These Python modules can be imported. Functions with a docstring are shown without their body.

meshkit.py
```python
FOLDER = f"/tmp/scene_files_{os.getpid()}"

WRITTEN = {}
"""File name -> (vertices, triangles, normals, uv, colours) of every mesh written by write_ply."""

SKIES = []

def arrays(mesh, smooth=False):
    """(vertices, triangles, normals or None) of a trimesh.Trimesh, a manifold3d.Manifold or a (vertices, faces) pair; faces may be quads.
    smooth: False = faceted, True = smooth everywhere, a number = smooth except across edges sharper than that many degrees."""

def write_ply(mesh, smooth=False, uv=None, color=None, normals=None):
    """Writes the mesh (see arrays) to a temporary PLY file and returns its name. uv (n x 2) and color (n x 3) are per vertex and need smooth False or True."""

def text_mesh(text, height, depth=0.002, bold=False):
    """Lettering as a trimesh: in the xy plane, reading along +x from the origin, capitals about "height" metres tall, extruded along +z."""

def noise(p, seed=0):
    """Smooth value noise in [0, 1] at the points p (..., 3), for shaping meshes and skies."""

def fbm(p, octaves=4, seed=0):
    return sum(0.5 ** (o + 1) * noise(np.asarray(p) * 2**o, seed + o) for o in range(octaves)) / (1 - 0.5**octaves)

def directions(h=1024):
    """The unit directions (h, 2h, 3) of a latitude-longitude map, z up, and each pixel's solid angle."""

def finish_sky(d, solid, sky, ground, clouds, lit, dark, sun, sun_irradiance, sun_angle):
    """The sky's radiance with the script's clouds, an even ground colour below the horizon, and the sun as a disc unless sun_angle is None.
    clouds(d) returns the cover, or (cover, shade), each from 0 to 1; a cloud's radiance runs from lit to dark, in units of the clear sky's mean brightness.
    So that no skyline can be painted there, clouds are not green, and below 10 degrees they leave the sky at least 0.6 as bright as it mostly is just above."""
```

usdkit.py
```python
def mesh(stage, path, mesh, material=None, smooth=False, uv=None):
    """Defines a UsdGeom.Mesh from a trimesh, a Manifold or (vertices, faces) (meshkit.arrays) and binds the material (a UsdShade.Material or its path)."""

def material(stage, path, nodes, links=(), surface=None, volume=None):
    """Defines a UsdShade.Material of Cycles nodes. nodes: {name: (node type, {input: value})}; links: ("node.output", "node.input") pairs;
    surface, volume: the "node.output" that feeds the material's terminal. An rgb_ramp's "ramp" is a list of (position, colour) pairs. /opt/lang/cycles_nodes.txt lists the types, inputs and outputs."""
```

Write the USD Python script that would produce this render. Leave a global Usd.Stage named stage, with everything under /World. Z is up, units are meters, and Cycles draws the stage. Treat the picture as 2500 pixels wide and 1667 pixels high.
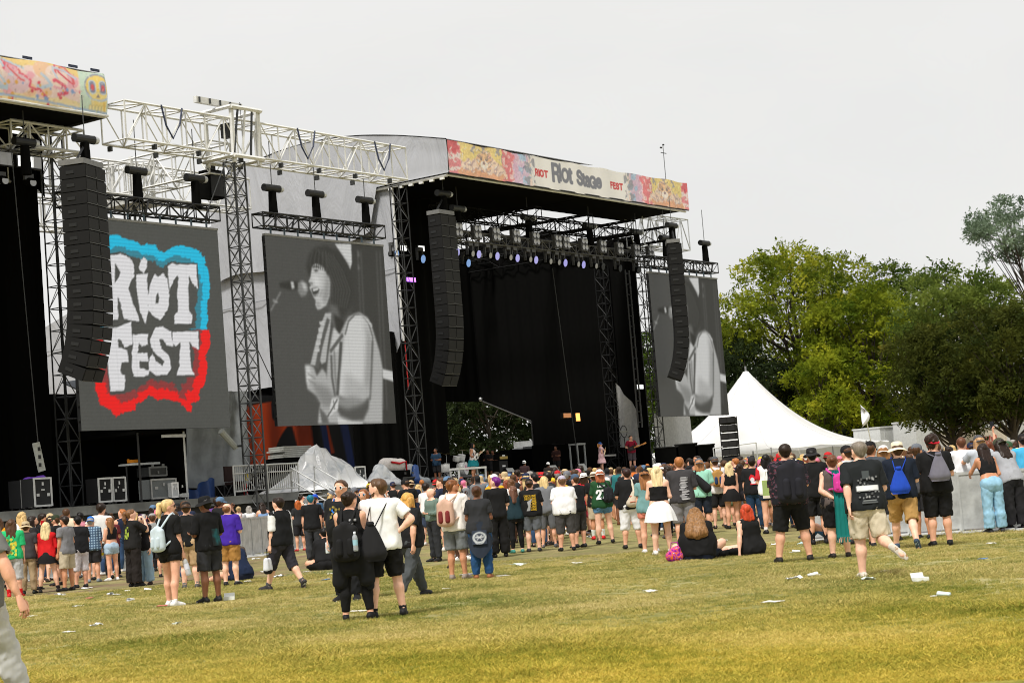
import math, random
import numpy as np
import trimesh, meshkit, usdkit
from PIL import Image, ImageDraw, ImageFilter
from pxr import Usd, UsdGeom, UsdLux, UsdShade, Sdf, Gf, Vt
EXPOSURE = 1.3
SKY, SUN = 0.05, 0.4
SCREEN = 0.385
GRASS = [(0.175, 0.18, 0.055), (0.35, 0.31, 0.115), (0.55, 0.46, 0.20)]
BLADE = [(0.155, 0.19, 0.036), (0.34, 0.315, 0.085), (0.53, 0.43, 0.125), (0.68, 0.54, 0.22)]
stage = Usd.Stage.CreateInMemory()
UsdGeom.SetStageUpAxis(stage, 'Z'); UsdGeom.SetStageMetersPerUnit(stage, 1.0)
stage.SetDefaultPrim(UsdGeom.Xform.Define(stage, '/World').GetPrim())
UsdGeom.Scope.Define(stage, '/World/Looks')
rng = np.random.default_rng(7); rnd = random.Random(7)
# camera (a 65 mm lens held at eye height, slightly rolled)
F, CX, CY = 4500.0, 1250.0, 833.5
EYE = np.array([0.0, 0.0, 1.41])
PITCH, ROLL = math.atan(369 / F), math.atan(0.08)
fw = np.array([0, math.cos(PITCH), math.sin(PITCH)]); r0 = np.array([1.0, 0, 0]); u0 = np.cross(r0, fw)
RX = math.cos(ROLL) * r0 - math.sin(ROLL) * u0
UX = math.sin(ROLL) * r0 + math.cos(ROLL) * u0
cam = UsdGeom.Camera.Define(stage, '/World/camera')
m = np.eye(4); m[0, :3], m[1, :3], m[2, :3], m[3, :3] = RX, UX, -fw, EYE
cam.AddTransformOp().Set(Gf.Matrix4d(*m.ravel().tolist()))
cam.CreateHorizontalApertureAttr(36.0); cam.CreateVerticalApertureAttr(24.0); cam.CreateFocalLengthAttr(36.0 * F / 2500)
cam.CreateClippingRangeAttr(Gf.Vec2f(0.1, 3000)); cam.CreateExposureAttr(EXPOSURE)
cam.CreateFStopAttr(8.0); cam.CreateFocusDistanceAttr(38.0)
# overcast sky and a soft sun
SUN_EL, SUN_AZ = math.radians(56), math.radians(205)      # azimuth from +y towards +x
SD = np.array([math.sin(SUN_AZ) * math.cos(SUN_EL), math.cos(SUN_AZ) * math.cos(SUN_EL), math.sin(SUN_EL)])
dome = UsdLux.DomeLight.Define(stage, '/World/sky')
dome.GetPrim().SetCustomDataByKey('kind', 'structure'); dome.GetPrim().SetCustomDataByKey('label', 'white overcast sky over the whole festival field'); dome.GetPrim().SetCustomDataByKey('category', 'sky')
skym = usdkit.material(stage, '/World/Looks/sky', {
 'sky': ('sky_texture', {'sky_type': 'single_scattering', 'sun_disc': False, 'sun_elevation': SUN_EL, 'sun_rotation': SUN_AZ}),
 'tc': ('texture_coordinate', {}), 'mp': ('mapping', {'scale': (1.0, 1.0, 2.4)}),
 'n': ('noise_texture', {'scale': 2.2, 'detail': 5, 'roughness': 0.5}),
 'rp': ('rgb_ramp', {'ramp': [(0.3, (6.5, 6.45, 6.3)), (0.7, (7.4, 7.3, 7.1))]}),
 'mx': ('mix', {'fac': 0.95}),
 'b': ('background_shader', {'strength': SKY})},
 [('tc.generated', 'mp.vector'), ('mp.vector', 'n.vector'), ('n.fac', 'rp.fac'), ('sky.color', 'mx.color1'), ('rp.color', 'mx.color2'), ('mx.color', 'b.color')], surface='b.background')
UsdShade.MaterialBindingAPI.Apply(dome.GetPrim()).Bind(skym)
sun = UsdLux.DistantLight.Define(stage, '/World/sun')
sun.CreateIntensityAttr(SUN); sun.CreateAngleAttr(10.0); sun.CreateColorAttr(Gf.Vec3f(1, 0.96, 0.9)); sun.CreateNormalizeAttr(True)
zz = SD; xx = np.cross([0, 0, 1.0], zz); xx /= np.linalg.norm(xx); yy = np.cross(zz, xx)
m = np.eye(4); m[0, :3], m[1, :3], m[2, :3] = xx, yy, zz
sun.AddTransformOp().Set(Gf.Matrix4d(*m.ravel().tolist()))
# prims
used = {}
def numbered(path):
 n = used.get(path, -1) + 1; used[path] = n
 return path if n == 0 else f'{path}_{n:03d}'
def meta(prim, label=None, cat=None, group=None, kind=None):
 for k, v in (('label', label), ('category', cat), ('group', group), ('kind', kind)):
  if v: prim.SetCustomDataByKey(k, v)
MATS = {}
def binding(prim, mat):
 UsdShade.MaterialBindingAPI.Apply(prim).Bind(UsdShade.Material(stage.GetPrimAtPath(mat)))
def write(path, V, Fc, mat, smooth=False, col=None):
 V = np.asarray(V, np.float32); Fc = np.asarray(Fc, np.int32)
 if Fc.ndim == 2 and Fc.shape[1] == 4: Fc = np.vstack([Fc[:, [0, 1, 2]], Fc[:, [0, 2, 3]]])
 me = UsdGeom.Mesh.Define(stage, path)
 me.CreatePointsAttr(Vt.Vec3fArray.FromNumpy(V)); me.CreateFaceVertexCountsAttr(Vt.IntArray.FromNumpy(np.full(len(Fc), 3, np.int32)))
 me.CreateFaceVertexIndicesAttr(Vt.IntArray.FromNumpy(Fc.ravel())); me.CreateSubdivisionSchemeAttr('none')
 if smooth:
  n = np.zeros_like(V); fn = np.cross(V[Fc[:, 1]] - V[Fc[:, 0]], V[Fc[:, 2]] - V[Fc[:, 0]])
  for k in range(3):
   for a in range(3): n[:, a] += np.bincount(Fc[:, k], fn[:, a], len(V))
  l = np.linalg.norm(n, axis=1, keepdims=True); n = np.where(l > 1e-12, n / np.maximum(l, 1e-12), [0, 0, 1])
  me.CreateNormalsAttr(Vt.Vec3fArray.FromNumpy(n.astype(np.float32))); me.SetNormalsInterpolation('vertex')
 if col is not None:
  UsdGeom.PrimvarsAPI(me).CreatePrimvar('paint', Sdf.ValueTypeNames.Color3fArray, 'vertex').Set(Vt.Vec3fArray.FromNumpy(np.asarray(col, np.float32)))
 binding(me.GetPrim(), mat)
 return me.GetPrim()
class Geo:
 def __init__(s): s.v, s.f, s.n = [], [], 0
 def add(s, V, Fc):
  V = np.asarray(V, float); Fc = np.asarray(Fc, int)
  if Fc.shape[1] == 4: Fc = np.vstack([Fc[:, [0, 1, 2]], Fc[:, [0, 2, 3]]])
  s.v.append(V); s.f.append(Fc + s.n); s.n += len(V); return s
 def get(s): return np.vstack(s.v), np.vstack(s.f)
BOXF = np.array([[0, 2, 3, 1], [4, 5, 7, 6], [0, 1, 5, 4], [2, 6, 7, 3], [0, 4, 6, 2], [1, 3, 7, 5]])
def boxv(c, ax, ay, az):
 c, ax, ay, az = (np.asarray(q, float) for q in (c, ax, ay, az))
 V = np.array([c + i * ax + j * ay + k * az for k in (-1, 1) for j in (-1, 1) for i in (-1, 1)])
 return V, (BOXF if np.dot(np.cross(ax, ay), az) > 0 else BOXF[:, ::-1])
def bar(p, q, r, n=6, r2=None, caps=True):
 p, q = np.asarray(p, float), np.asarray(q, float); d = q - p; d /= np.linalg.norm(d) + 1e-12
 a = np.cross(d, [0, 0, 1.0] if abs(d[2]) < 0.9 else [1.0, 0, 0]); a /= np.linalg.norm(a); b = np.cross(d, a)
 t = np.arange(n) * 2 * np.pi / n; ring = np.cos(t)[:, None] * a + np.sin(t)[:, None] * b
 V = np.vstack([p + r * ring, q + (r if r2 is None else r2) * ring, p, q]); i = np.arange(n); j = (i + 1) % n
 T = [np.stack([i, j, j + n], 1), np.stack([i, j + n, i + n], 1)]
 if caps: T += [np.stack([j, i, 0 * i + 2 * n], 1), np.stack([i + n, j + n, 0 * i + 2 * n + 1], 1)]
 return V, np.vstack(T)
def path_tube(pts, r, n=6):
 g = Geo(); pts = np.asarray(pts, float); rr = np.broadcast_to(r, (len(pts),))
 t = np.gradient(pts, axis=0); t /= np.linalg.norm(t, axis=1, keepdims=True) + 1e-12
 a = np.cross(t, np.where(np.abs(t[:, 2:]) < 0.9, [0, 0, 1.0], [1.0, 0, 0])); a /= np.linalg.norm(a, axis=1, keepdims=True); b = np.cross(t, a)
 an = np.arange(n) * 2 * np.pi / n
 V = (pts[:, None] + rr[:, None, None] * (np.cos(an)[None, :, None] * a[:, None] + np.sin(an)[None, :, None] * b[:, None])).reshape(-1, 3)
 i, j = np.meshgrid(np.arange(len(pts) - 1), np.arange(n), indexing='ij')
 q = np.stack([i * n + j, i * n + (j + 1) % n, (i + 1) * n + (j + 1) % n, (i + 1) * n + j], -1).reshape(-1, 4)
 return g.add(V, q).get()
def lathe(prof, n=20, c=(0, 0, 0), sx=1.0, sy=1.0):
 prof = np.asarray(prof, float); t = np.arange(n) * 2 * np.pi / n
 V = np.stack([np.outer(prof[:, 0], np.cos(t)) * sx + c[0], np.outer(prof[:, 0], np.sin(t)) * sy + c[1], np.repeat(prof[:, 1:2], n, 1) + c[2]], -1).reshape(-1, 3)
 i, j = np.meshgrid(np.arange(len(prof) - 1), np.arange(n), indexing='ij')
 return V, np.stack([i * n + j, i * n + (j + 1) % n, (i + 1) * n + (j + 1) % n, (i + 1) * n + j], -1).reshape(-1, 4)
def sheet(P, thick=0.0):
 a, b = P.shape[:2]; i, j = np.meshgrid(np.arange(a - 1), np.arange(b - 1), indexing='ij')
 q = np.stack([i * b + j, (i + 1) * b + j, (i + 1) * b + j + 1, i * b + j + 1], -1).reshape(-1, 4)
 V = P.reshape(-1, 3)
 if not thick: return V, q
 nr = np.cross(P[-1, 0] - P[0, 0], P[0, -1] - P[0, 0]); nr = nr / (np.linalg.norm(nr) + 1e-12) * thick
 n = len(V); loop = np.concatenate([np.arange(b), np.arange(1, a) * b + b - 1, (a - 1) * b + np.arange(b - 2, -1, -1), np.arange(a - 2, 0, -1) * b])
 l2 = np.roll(loop, -1)
 return np.vstack([V, V - nr]), np.vstack([q, q[:, ::-1] + n, np.stack([loop, l2, l2 + n, loop + n], 1)[:, ::-1]])
class Thing:
 def __init__(s, name, label, cat, loc=(0, 0, 0), rz=0.0, group=None, kind=None, local=False):
  s.path = numbered('/World/' + name); s.loc = np.asarray(loc, float); s.local = local
  x = UsdGeom.Xform.Define(stage, s.path); x.AddTranslateOp().Set(Gf.Vec3d(*s.loc.tolist()))
  if rz: x.AddRotateZOp().Set(math.degrees(rz))
  s.prim = x.GetPrim(); meta(s.prim, label, cat, group, kind); s.data = (label, cat, group)
 def part(s, name, geo, mat, smooth=False, under=None, label=None, kind=None, col=None):
  V, Fc = geo.get() if isinstance(geo, Geo) else geo
  p = write(numbered((under or s.path) + '/' + name), np.asarray(V) - (0 if s.local else s.loc), Fc, mat, smooth, col)
  if label: p.SetCustomDataByKey('label', label)
  if kind: p.SetCustomDataByKey('kind', kind)
  return str(p.GetPath())
def copy_of(first, loc, rz, label, group=None, tilt=None):
 name = first.prim.GetName(); name = name[:-4] if name[-3:].isdigit() else name; path = numbered('/World/' + name)
 x = UsdGeom.Xform.Define(stage, path); x.GetPrim().GetReferences().AddInternalReference(first.prim.GetPath())
 x.ClearXformOpOrder(); x.AddTranslateOp().Set(Gf.Vec3d(*map(float, loc))); x.AddRotateZOp().Set(math.degrees(rz))
 if tilt: x.AddRotateXOp().Set(math.degrees(tilt))
 x.GetPrim().SetInstanceable(True); meta(x.GetPrim(), label, first.data[1], group or first.data[2])
 return x.GetPrim()
def single(name, geo, mat, label, cat, group=None, kind=None, smooth=False, col=None):
 V, Fc = geo.get() if isinstance(geo, Geo) else geo
 p = write(numbered('/World/' + name), V, Fc, mat, smooth, col); meta(p, label, cat, group, kind); return p
# materials
def plain(name, c, rough=0.6, metal=0.0, spec=0.5, var=0.12, vscale=6.0, bump=0.0, bscale=40.0, c2=None):
 path = '/World/Looks/' + name
 if path in MATS: return path
 MATS[path] = 1
 c = np.asarray(c, float); lo = c * (1 - var) if c2 is None else np.asarray(c2, float); hi = c * (1 + var) if c2 is None else c
 nodes = {'tc': ('texture_coordinate', {}), 'n': ('noise_texture', {'scale': vscale, 'detail': 4, 'roughness': 0.6}),
    'r': ('rgb_ramp', {'ramp': [(0.35, lo), (0.65, hi)]}), 'p': ('principled_bsdf', {'roughness': rough, 'metallic': metal, 'specular_ior_level': spec})}
 links = [('tc.object', 'n.vector'), ('n.fac', 'r.fac'), ('r.color', 'p.base_color')]
 if bump:
  nodes['n2'] = ('noise_texture', {'scale': bscale, 'detail': 3}); nodes['b'] = ('bump', {'strength': bump, 'distance': 0.02})
  links += [('tc.object', 'n2.vector'), ('n2.fac', 'b.height'), ('b.normal', 'p.normal')]
 usdkit.material(stage, path, nodes, links, surface='p.BSDF'); return path
def painted(name, rough=0.6, emit=0.0, spec=0.3):
 path = '/World/Looks/' + name
 if path in MATS: return path
 MATS[path] = 1
 usdkit.material(stage, path, {'a': ('attribute', {'attribute': 'paint'}), 'p': ('principled_bsdf', {'roughness': rough, 'specular_ior_level': spec, 'emission_strength': emit, **({'base_color': (0.015, 0.015, 0.015)} if emit else {})})},
     [('a.color', 'p.base_color' if not emit else 'p.emission_color')], surface='p.BSDF')
 return path
def lin(c):
 c = np.asarray(c, float) / 255.0
 return np.where(c <= 0.04045, c / 12.92, ((c + 0.055) / 1.055) ** 2.4)
_named = {}
def cloth(c, kind='cloth'):
 key = (kind,) + tuple(int(x) for x in c)
 if key in _named: return _named[key]
 path = f'/World/Looks/{kind}_{len(_named):03d}'; _named[key] = path
 l = lin(c) * (0.5 + 0.5 * min(1.0, max(c) / 105.0)); rough = {'cloth': 0.85, 'skin': 0.5, 'hair': 0.42, 'shoe': 0.6}.get(kind, 0.8)
 lo, hi, sc = {'cloth': (0.88, 1.08, 10), 'skin': (0.9, 1.08, 9), 'hair': (0.55, 1.35, 38), 'shoe': (0.9, 1.1, 20)}.get(kind, (0.85, 1.1, 10))
 lo_c, hi_c = l * lo, l * hi
 if kind == 'skin': lo_c = lo_c * [1.02, 0.93, 0.9]
 nodes = {'tc': ('texture_coordinate', {}), 'mp': ('mapping', {'scale': (1, 1, 0.12 if kind == 'hair' else 0.55 if kind == 'cloth' else 1)}), 'n': ('noise_texture', {'scale': sc, 'detail': 4, 'roughness': 0.6}),
    'r': ('rgb_ramp', {'ramp': [(0.3, lo_c), (0.7, hi_c)]}), 'p': ('principled_bsdf', {'roughness': rough, 'specular_ior_level': 0.25 if kind != 'skin' else 0.4}),
    'n2': ('noise_texture', {'type': 'ridged_multifractal', 'scale': 4.5, 'detail': 2, 'roughness': 0.4, 'distortion': 0.8} if kind == 'cloth' else {'scale': 60, 'detail': 3}), 'b': ('bump', {'strength': 0.35 if kind == 'cloth' else 0.3, 'distance': 0.035 if kind == 'cloth' else 0.02})}
 links = [('tc.object', 'mp.vector'), ('mp.vector', 'n.vector'), ('n.fac', 'r.fac'), ('r.color', 'p.base_color'), ('mp.vector', 'n2.vector'), ('n2.fac', 'b.height')]
 if kind != 'skin': links.append(('b.normal', 'p.normal'))
 usdkit.material(stage, path, nodes, links, surface='p.BSDF'); return path
# where things stand
def ray(px, py):
 d = F * fw + (px - CX) * RX - (py - CY) * UX
 return d / d[1]                                   # per metre of depth
SLOPE = -0.015
def gz(x, y):
 return SLOPE * np.clip(x, -6, 45) + 0.012 * np.clip(np.asarray(y) - 36.0, 0, 50) * np.clip((np.asarray(x) + 8) / 4.0, 0, 1)
def ground(px, py):
 d = ray(px, py); k = 30.0
 for _ in range(60): k = 0.5 * k + 0.5 * min(max((gz(k * d[0], k) - EYE[2]) / d[2], 5), 160)
 p = EYE + k * d; return np.array([p[0], p[1], gz(p[0], p[1])])
def at(px, py, depth): return EYE + ray(px, py) * depth
def scale_at(depth): return F / depth                 # photo pixels per metre
# the stages share one front line: s runs along it (away from the viewer), t into the stage
C0 = at(1095, 425, 88.4); A35 = math.radians(35.2)
DS = np.array([math.sin(A35), math.cos(A35), 0]); DT = np.array([-math.cos(A35), math.sin(A35), 0]); C0[2] = 0
def W(s, t, z): return C0 + s * DS + t * DT + np.array([0, 0, z])
def S(px, py, t=0.0):
 d = ray(px, py); nrm = DT; k = np.dot(C0 + t * DT - EYE, nrm) / np.dot(d, nrm); p = EYE + k * d
 return np.dot(p - C0, DS), p[2]
# the field
def field():
 xs = np.unique(np.concatenate([np.linspace(-700, -60, 24), np.linspace(-60, 60, 91), np.linspace(60, 700, 24)]))
 ys = np.unique(np.concatenate([np.linspace(-300, 5, 14), np.linspace(5, 60, 120), np.linspace(60, 130, 60), np.linspace(130, 1600, 40)]))
 X, Y = np.meshgrid(xs, ys, indexing='ij')
 P = np.stack([X, Y, 0 * X], -1)
 Z = gz(X, Y) + 0.035 * (meshkit.fbm(P / 2.3, 3, 5) - 0.5) * np.clip((Y - 4) / 8, 0, 1)
 P[..., 2] = Z
 g = sheet(P)
 path = '/World/Looks/grass_field'
 usdkit.material(stage, path, {
  'geo': ('geometry', {}),
  'm1': ('mapping', {'scale': (0.22, 0.11, 0.22)}), 'n1': ('noise_texture', {'scale': 1.0, 'detail': 5, 'roughness': 0.62}),
  'n2': ('noise_texture', {'scale': 2.1, 'detail': 5, 'roughness': 0.7}), 'n3': ('noise_texture', {'scale': 30.0, 'detail': 4, 'roughness': 0.7}),
  'r1': ('rgb_ramp', {'ramp': [(0.32, GRASS[0]), (0.5, GRASS[1]), (0.68, GRASS[2])]}),
  'r2': ('rgb_ramp', {'ramp': [(0.3, (0.5, 0.58, 0.42)), (0.5, (0.95, 0.97, 0.9)), (0.68, (1.2, 1.14, 1.05))]}),
  'r3': ('rgb_ramp', {'ramp': [(0.3, (0.7, 0.7, 0.7)), (0.7, (1.25, 1.25, 1.25))]}),
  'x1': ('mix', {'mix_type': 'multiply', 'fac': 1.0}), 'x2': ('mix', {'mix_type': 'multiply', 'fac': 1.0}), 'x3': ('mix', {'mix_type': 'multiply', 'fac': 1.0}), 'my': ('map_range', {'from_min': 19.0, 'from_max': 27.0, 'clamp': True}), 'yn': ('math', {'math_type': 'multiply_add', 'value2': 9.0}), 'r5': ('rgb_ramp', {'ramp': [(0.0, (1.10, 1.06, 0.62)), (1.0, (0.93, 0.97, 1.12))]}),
  # worn earth where the crowd stands
  'sp': ('separate_xyz', {}), 'mr': ('map_range', {'from_min': 33.0, 'from_max': 38.5, 'clamp': True}), 'n4': ('noise_texture', {'scale': 0.55, 'detail': 5, 'roughness': 0.65}),
  'mrx': ('map_range', {'from_min': -1.5, 'from_max': -5.5, 'to_min': 0.42, 'to_max': 1.0, 'clamp': True}),
  'mm': ('math', {'math_type': 'multiply'}), 'r4': ('rgb_ramp', {'ramp': [(0.36, (0, 0, 0)), (0.6, (1, 1, 1))]}), 'mm2': ('math', {'math_type': 'multiply'}), 'mxd': ('mix', {}),
  'dirt': ('rgb_ramp', {'ramp': [(0.3, (0.17, 0.115, 0.07)), (0.7, (0.30, 0.215, 0.135))]}),
  'p': ('principled_bsdf', {'roughness': 0.95, 'specular_ior_level': 0.1}), 'b': ('bump', {'strength': 0.9, 'distance': 0.04})},
  [('geo.position', 'm1.vector'), ('m1.vector', 'n1.vector'), ('geo.position', 'n2.vector'), ('geo.position', 'n3.vector'), ('geo.position', 'n4.vector'), ('n1.fac', 'r1.fac'), ('n2.fac', 'r2.fac'), ('n3.fac', 'r3.fac'),
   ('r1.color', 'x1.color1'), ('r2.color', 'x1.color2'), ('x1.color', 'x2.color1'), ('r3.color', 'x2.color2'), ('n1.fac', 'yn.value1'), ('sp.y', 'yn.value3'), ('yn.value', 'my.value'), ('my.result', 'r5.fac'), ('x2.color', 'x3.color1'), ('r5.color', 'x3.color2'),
   ('geo.position', 'sp.vector'), ('sp.y', 'mr.value'), ('sp.x', 'mrx.value'), ('mr.result', 'mm.value1'), ('mrx.result', 'mm.value2'), ('n4.fac', 'r4.fac'), ('mm.value', 'mm2.value1'), ('r4.color', 'mm2.value2'),
   ('n3.fac', 'dirt.fac'), ('mm2.value', 'mxd.fac'), ('x3.color', 'mxd.color1'), ('dirt.color', 'mxd.color2'), ('mxd.color', 'p.base_color'), ('n3.fac', 'b.height'), ('b.normal', 'p.normal')], surface='p.BSDF')
 single('ground', g, path, 'broad trampled festival lawn running from the viewer to the stages', 'ground', kind='structure', smooth=True)
def grass():
 path = '/World/Looks/grass_blades'
 usdkit.material(stage, path, {'o': ('object_info', {}), 'geo': ('geometry', {}), 'n': ('noise_texture', {'scale': 0.35, 'detail': 4}), 'ad': ('math', {'math_type': 'multiply_add', 'value2': 0.35}), 'mlt': ('math', {'math_type': 'multiply', 'value2': 0.8}),
  'r': ('rgb_ramp', {'ramp': [(0.25, BLADE[0]), (0.5, BLADE[1]), (0.62, BLADE[2]), (0.85, BLADE[3])]}),
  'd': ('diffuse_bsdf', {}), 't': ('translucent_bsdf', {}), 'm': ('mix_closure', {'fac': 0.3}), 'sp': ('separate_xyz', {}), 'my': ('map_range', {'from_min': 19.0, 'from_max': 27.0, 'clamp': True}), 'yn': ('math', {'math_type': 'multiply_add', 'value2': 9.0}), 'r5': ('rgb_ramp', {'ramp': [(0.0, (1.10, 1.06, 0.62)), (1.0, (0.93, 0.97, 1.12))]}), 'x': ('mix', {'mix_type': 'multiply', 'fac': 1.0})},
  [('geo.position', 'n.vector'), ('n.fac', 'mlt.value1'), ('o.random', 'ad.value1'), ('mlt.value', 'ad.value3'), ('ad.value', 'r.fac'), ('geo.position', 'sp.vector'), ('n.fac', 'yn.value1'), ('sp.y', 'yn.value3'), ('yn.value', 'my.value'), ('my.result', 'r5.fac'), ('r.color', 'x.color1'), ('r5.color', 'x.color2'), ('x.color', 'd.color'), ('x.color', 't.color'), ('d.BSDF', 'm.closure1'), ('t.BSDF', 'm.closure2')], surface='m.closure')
 root = UsdGeom.PointInstancer.Define(stage, '/World/grass'); meta(root.GetPrim(), 'short dry grass blades covering the lawn near the viewer', 'grass', kind='stuff')
 targets = []
 for k in range(6):
  g = Geo()
  for b in range(26):
   a = rng.uniform(0, 6.28); r = 0.10 * math.sqrt(rng.uniform()); p = np.array([r * math.cos(a), r * math.sin(a), -0.005]); h = rng.uniform(0.014, 0.036) * (1.5 if k == 5 else 1)
   d = rng.normal(size=2) * 0.6; w = rng.uniform(0.003, 0.006); q = np.array([-math.sin(a * 3), math.cos(a * 3), 0]) * w
   tip = p + np.array([d[0] * h * 1.3, d[1] * h * 1.3, h]); mid = p + np.array([d[0] * h * 0.4, d[1] * h * 0.4, h * 0.62])
   g.add(np.array([p - q, p + q, mid + q * 0.7, mid - q * 0.7, tip]), np.array([[0, 1, 2], [0, 2, 3], [3, 2, 4]]))
  V, Fc = g.get(); write(f'/World/grass/tuft_{k:03d}', V, Fc, path); targets.append(Sdf.Path(f'/World/grass/tuft_{k:03d}'))
 N = 62000
 y = 12.2 + 26 * rng.uniform(size=N) ** 1.7; x = rng.uniform(-1, 1, N) * (y * 0.30 + 0.6)
 clump = meshkit.noise(np.stack([x * 0.9, y * 0.9, 0 * x], -1), 3); keep = rng.uniform(size=N) < 0.45 + 0.8 * clump; x, y = x[keep], y[keep]; clump = clump[keep]
 P3 = np.stack([x, y, 0 * x], -1); z = gz(x, y) + 0.035 * (meshkit.fbm(P3 / 2.3, 3, 5) - 0.5)
 n = len(x); root.CreatePositionsAttr(Vt.Vec3fArray.FromNumpy(np.stack([x, y, z], -1).astype(np.float32)))
 root.CreateProtoIndicesAttr(Vt.IntArray.FromNumpy(np.where((clump > 0.78) & (rng.uniform(size=n) < 0.5), 5, rng.integers(0, 5, n)).astype(np.int32)))
 a = rng.uniform(0, 6.28, n); root.CreateOrientationsAttr(Vt.QuathArray([Gf.Quath(float(math.cos(q / 2)), 0, 0, float(math.sin(q / 2))) for q in a]))
 s = (0.75 + 0.7 * rng.uniform(size=n)) * (0.65 + 0.75 * clump); root.CreateScalesAttr(Vt.Vec3fArray.FromNumpy(np.stack([s, s, s], -1).astype(np.float32)))
 root.CreatePrototypesRel().SetTargets(targets)
# trees
def leaf_look(name, ramp):
 path = '/World/Looks/' + name
 usdkit.material(stage, path, {'g': ('geometry', {}), 'n': ('noise_texture', {'scale': 0.42, 'detail': 3}), 'mu': ('math', {'math_type': 'multiply', 'value2': 0.34}), 'ad': ('math', {'math_type': 'multiply_add', 'value2': 0.9}),
  'r': ('rgb_ramp', {'ramp': ramp}), 'd': ('principled_bsdf', {'roughness': 0.7, 'specular_ior_level': 0.06}), 't': ('translucent_bsdf', {}), 'm': ('mix_closure', {'fac': 0.42}), 'sb': ('math', {'math_type': 'subtract', 'value2': 0.12})},
  [('g.random_per_island', 'mu.value1'), ('g.position', 'n.vector'), ('n.fac', 'ad.value1'), ('mu.value', 'ad.value3'), ('ad.value', 'sb.value1'), ('sb.value', 'r.fac'), ('r.color', 'd.base_color'), ('r.color', 't.color'), ('d.BSDF', 'm.closure1'), ('t.BSDF', 'm.closure2')], surface='m.closure')
 return path
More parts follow.
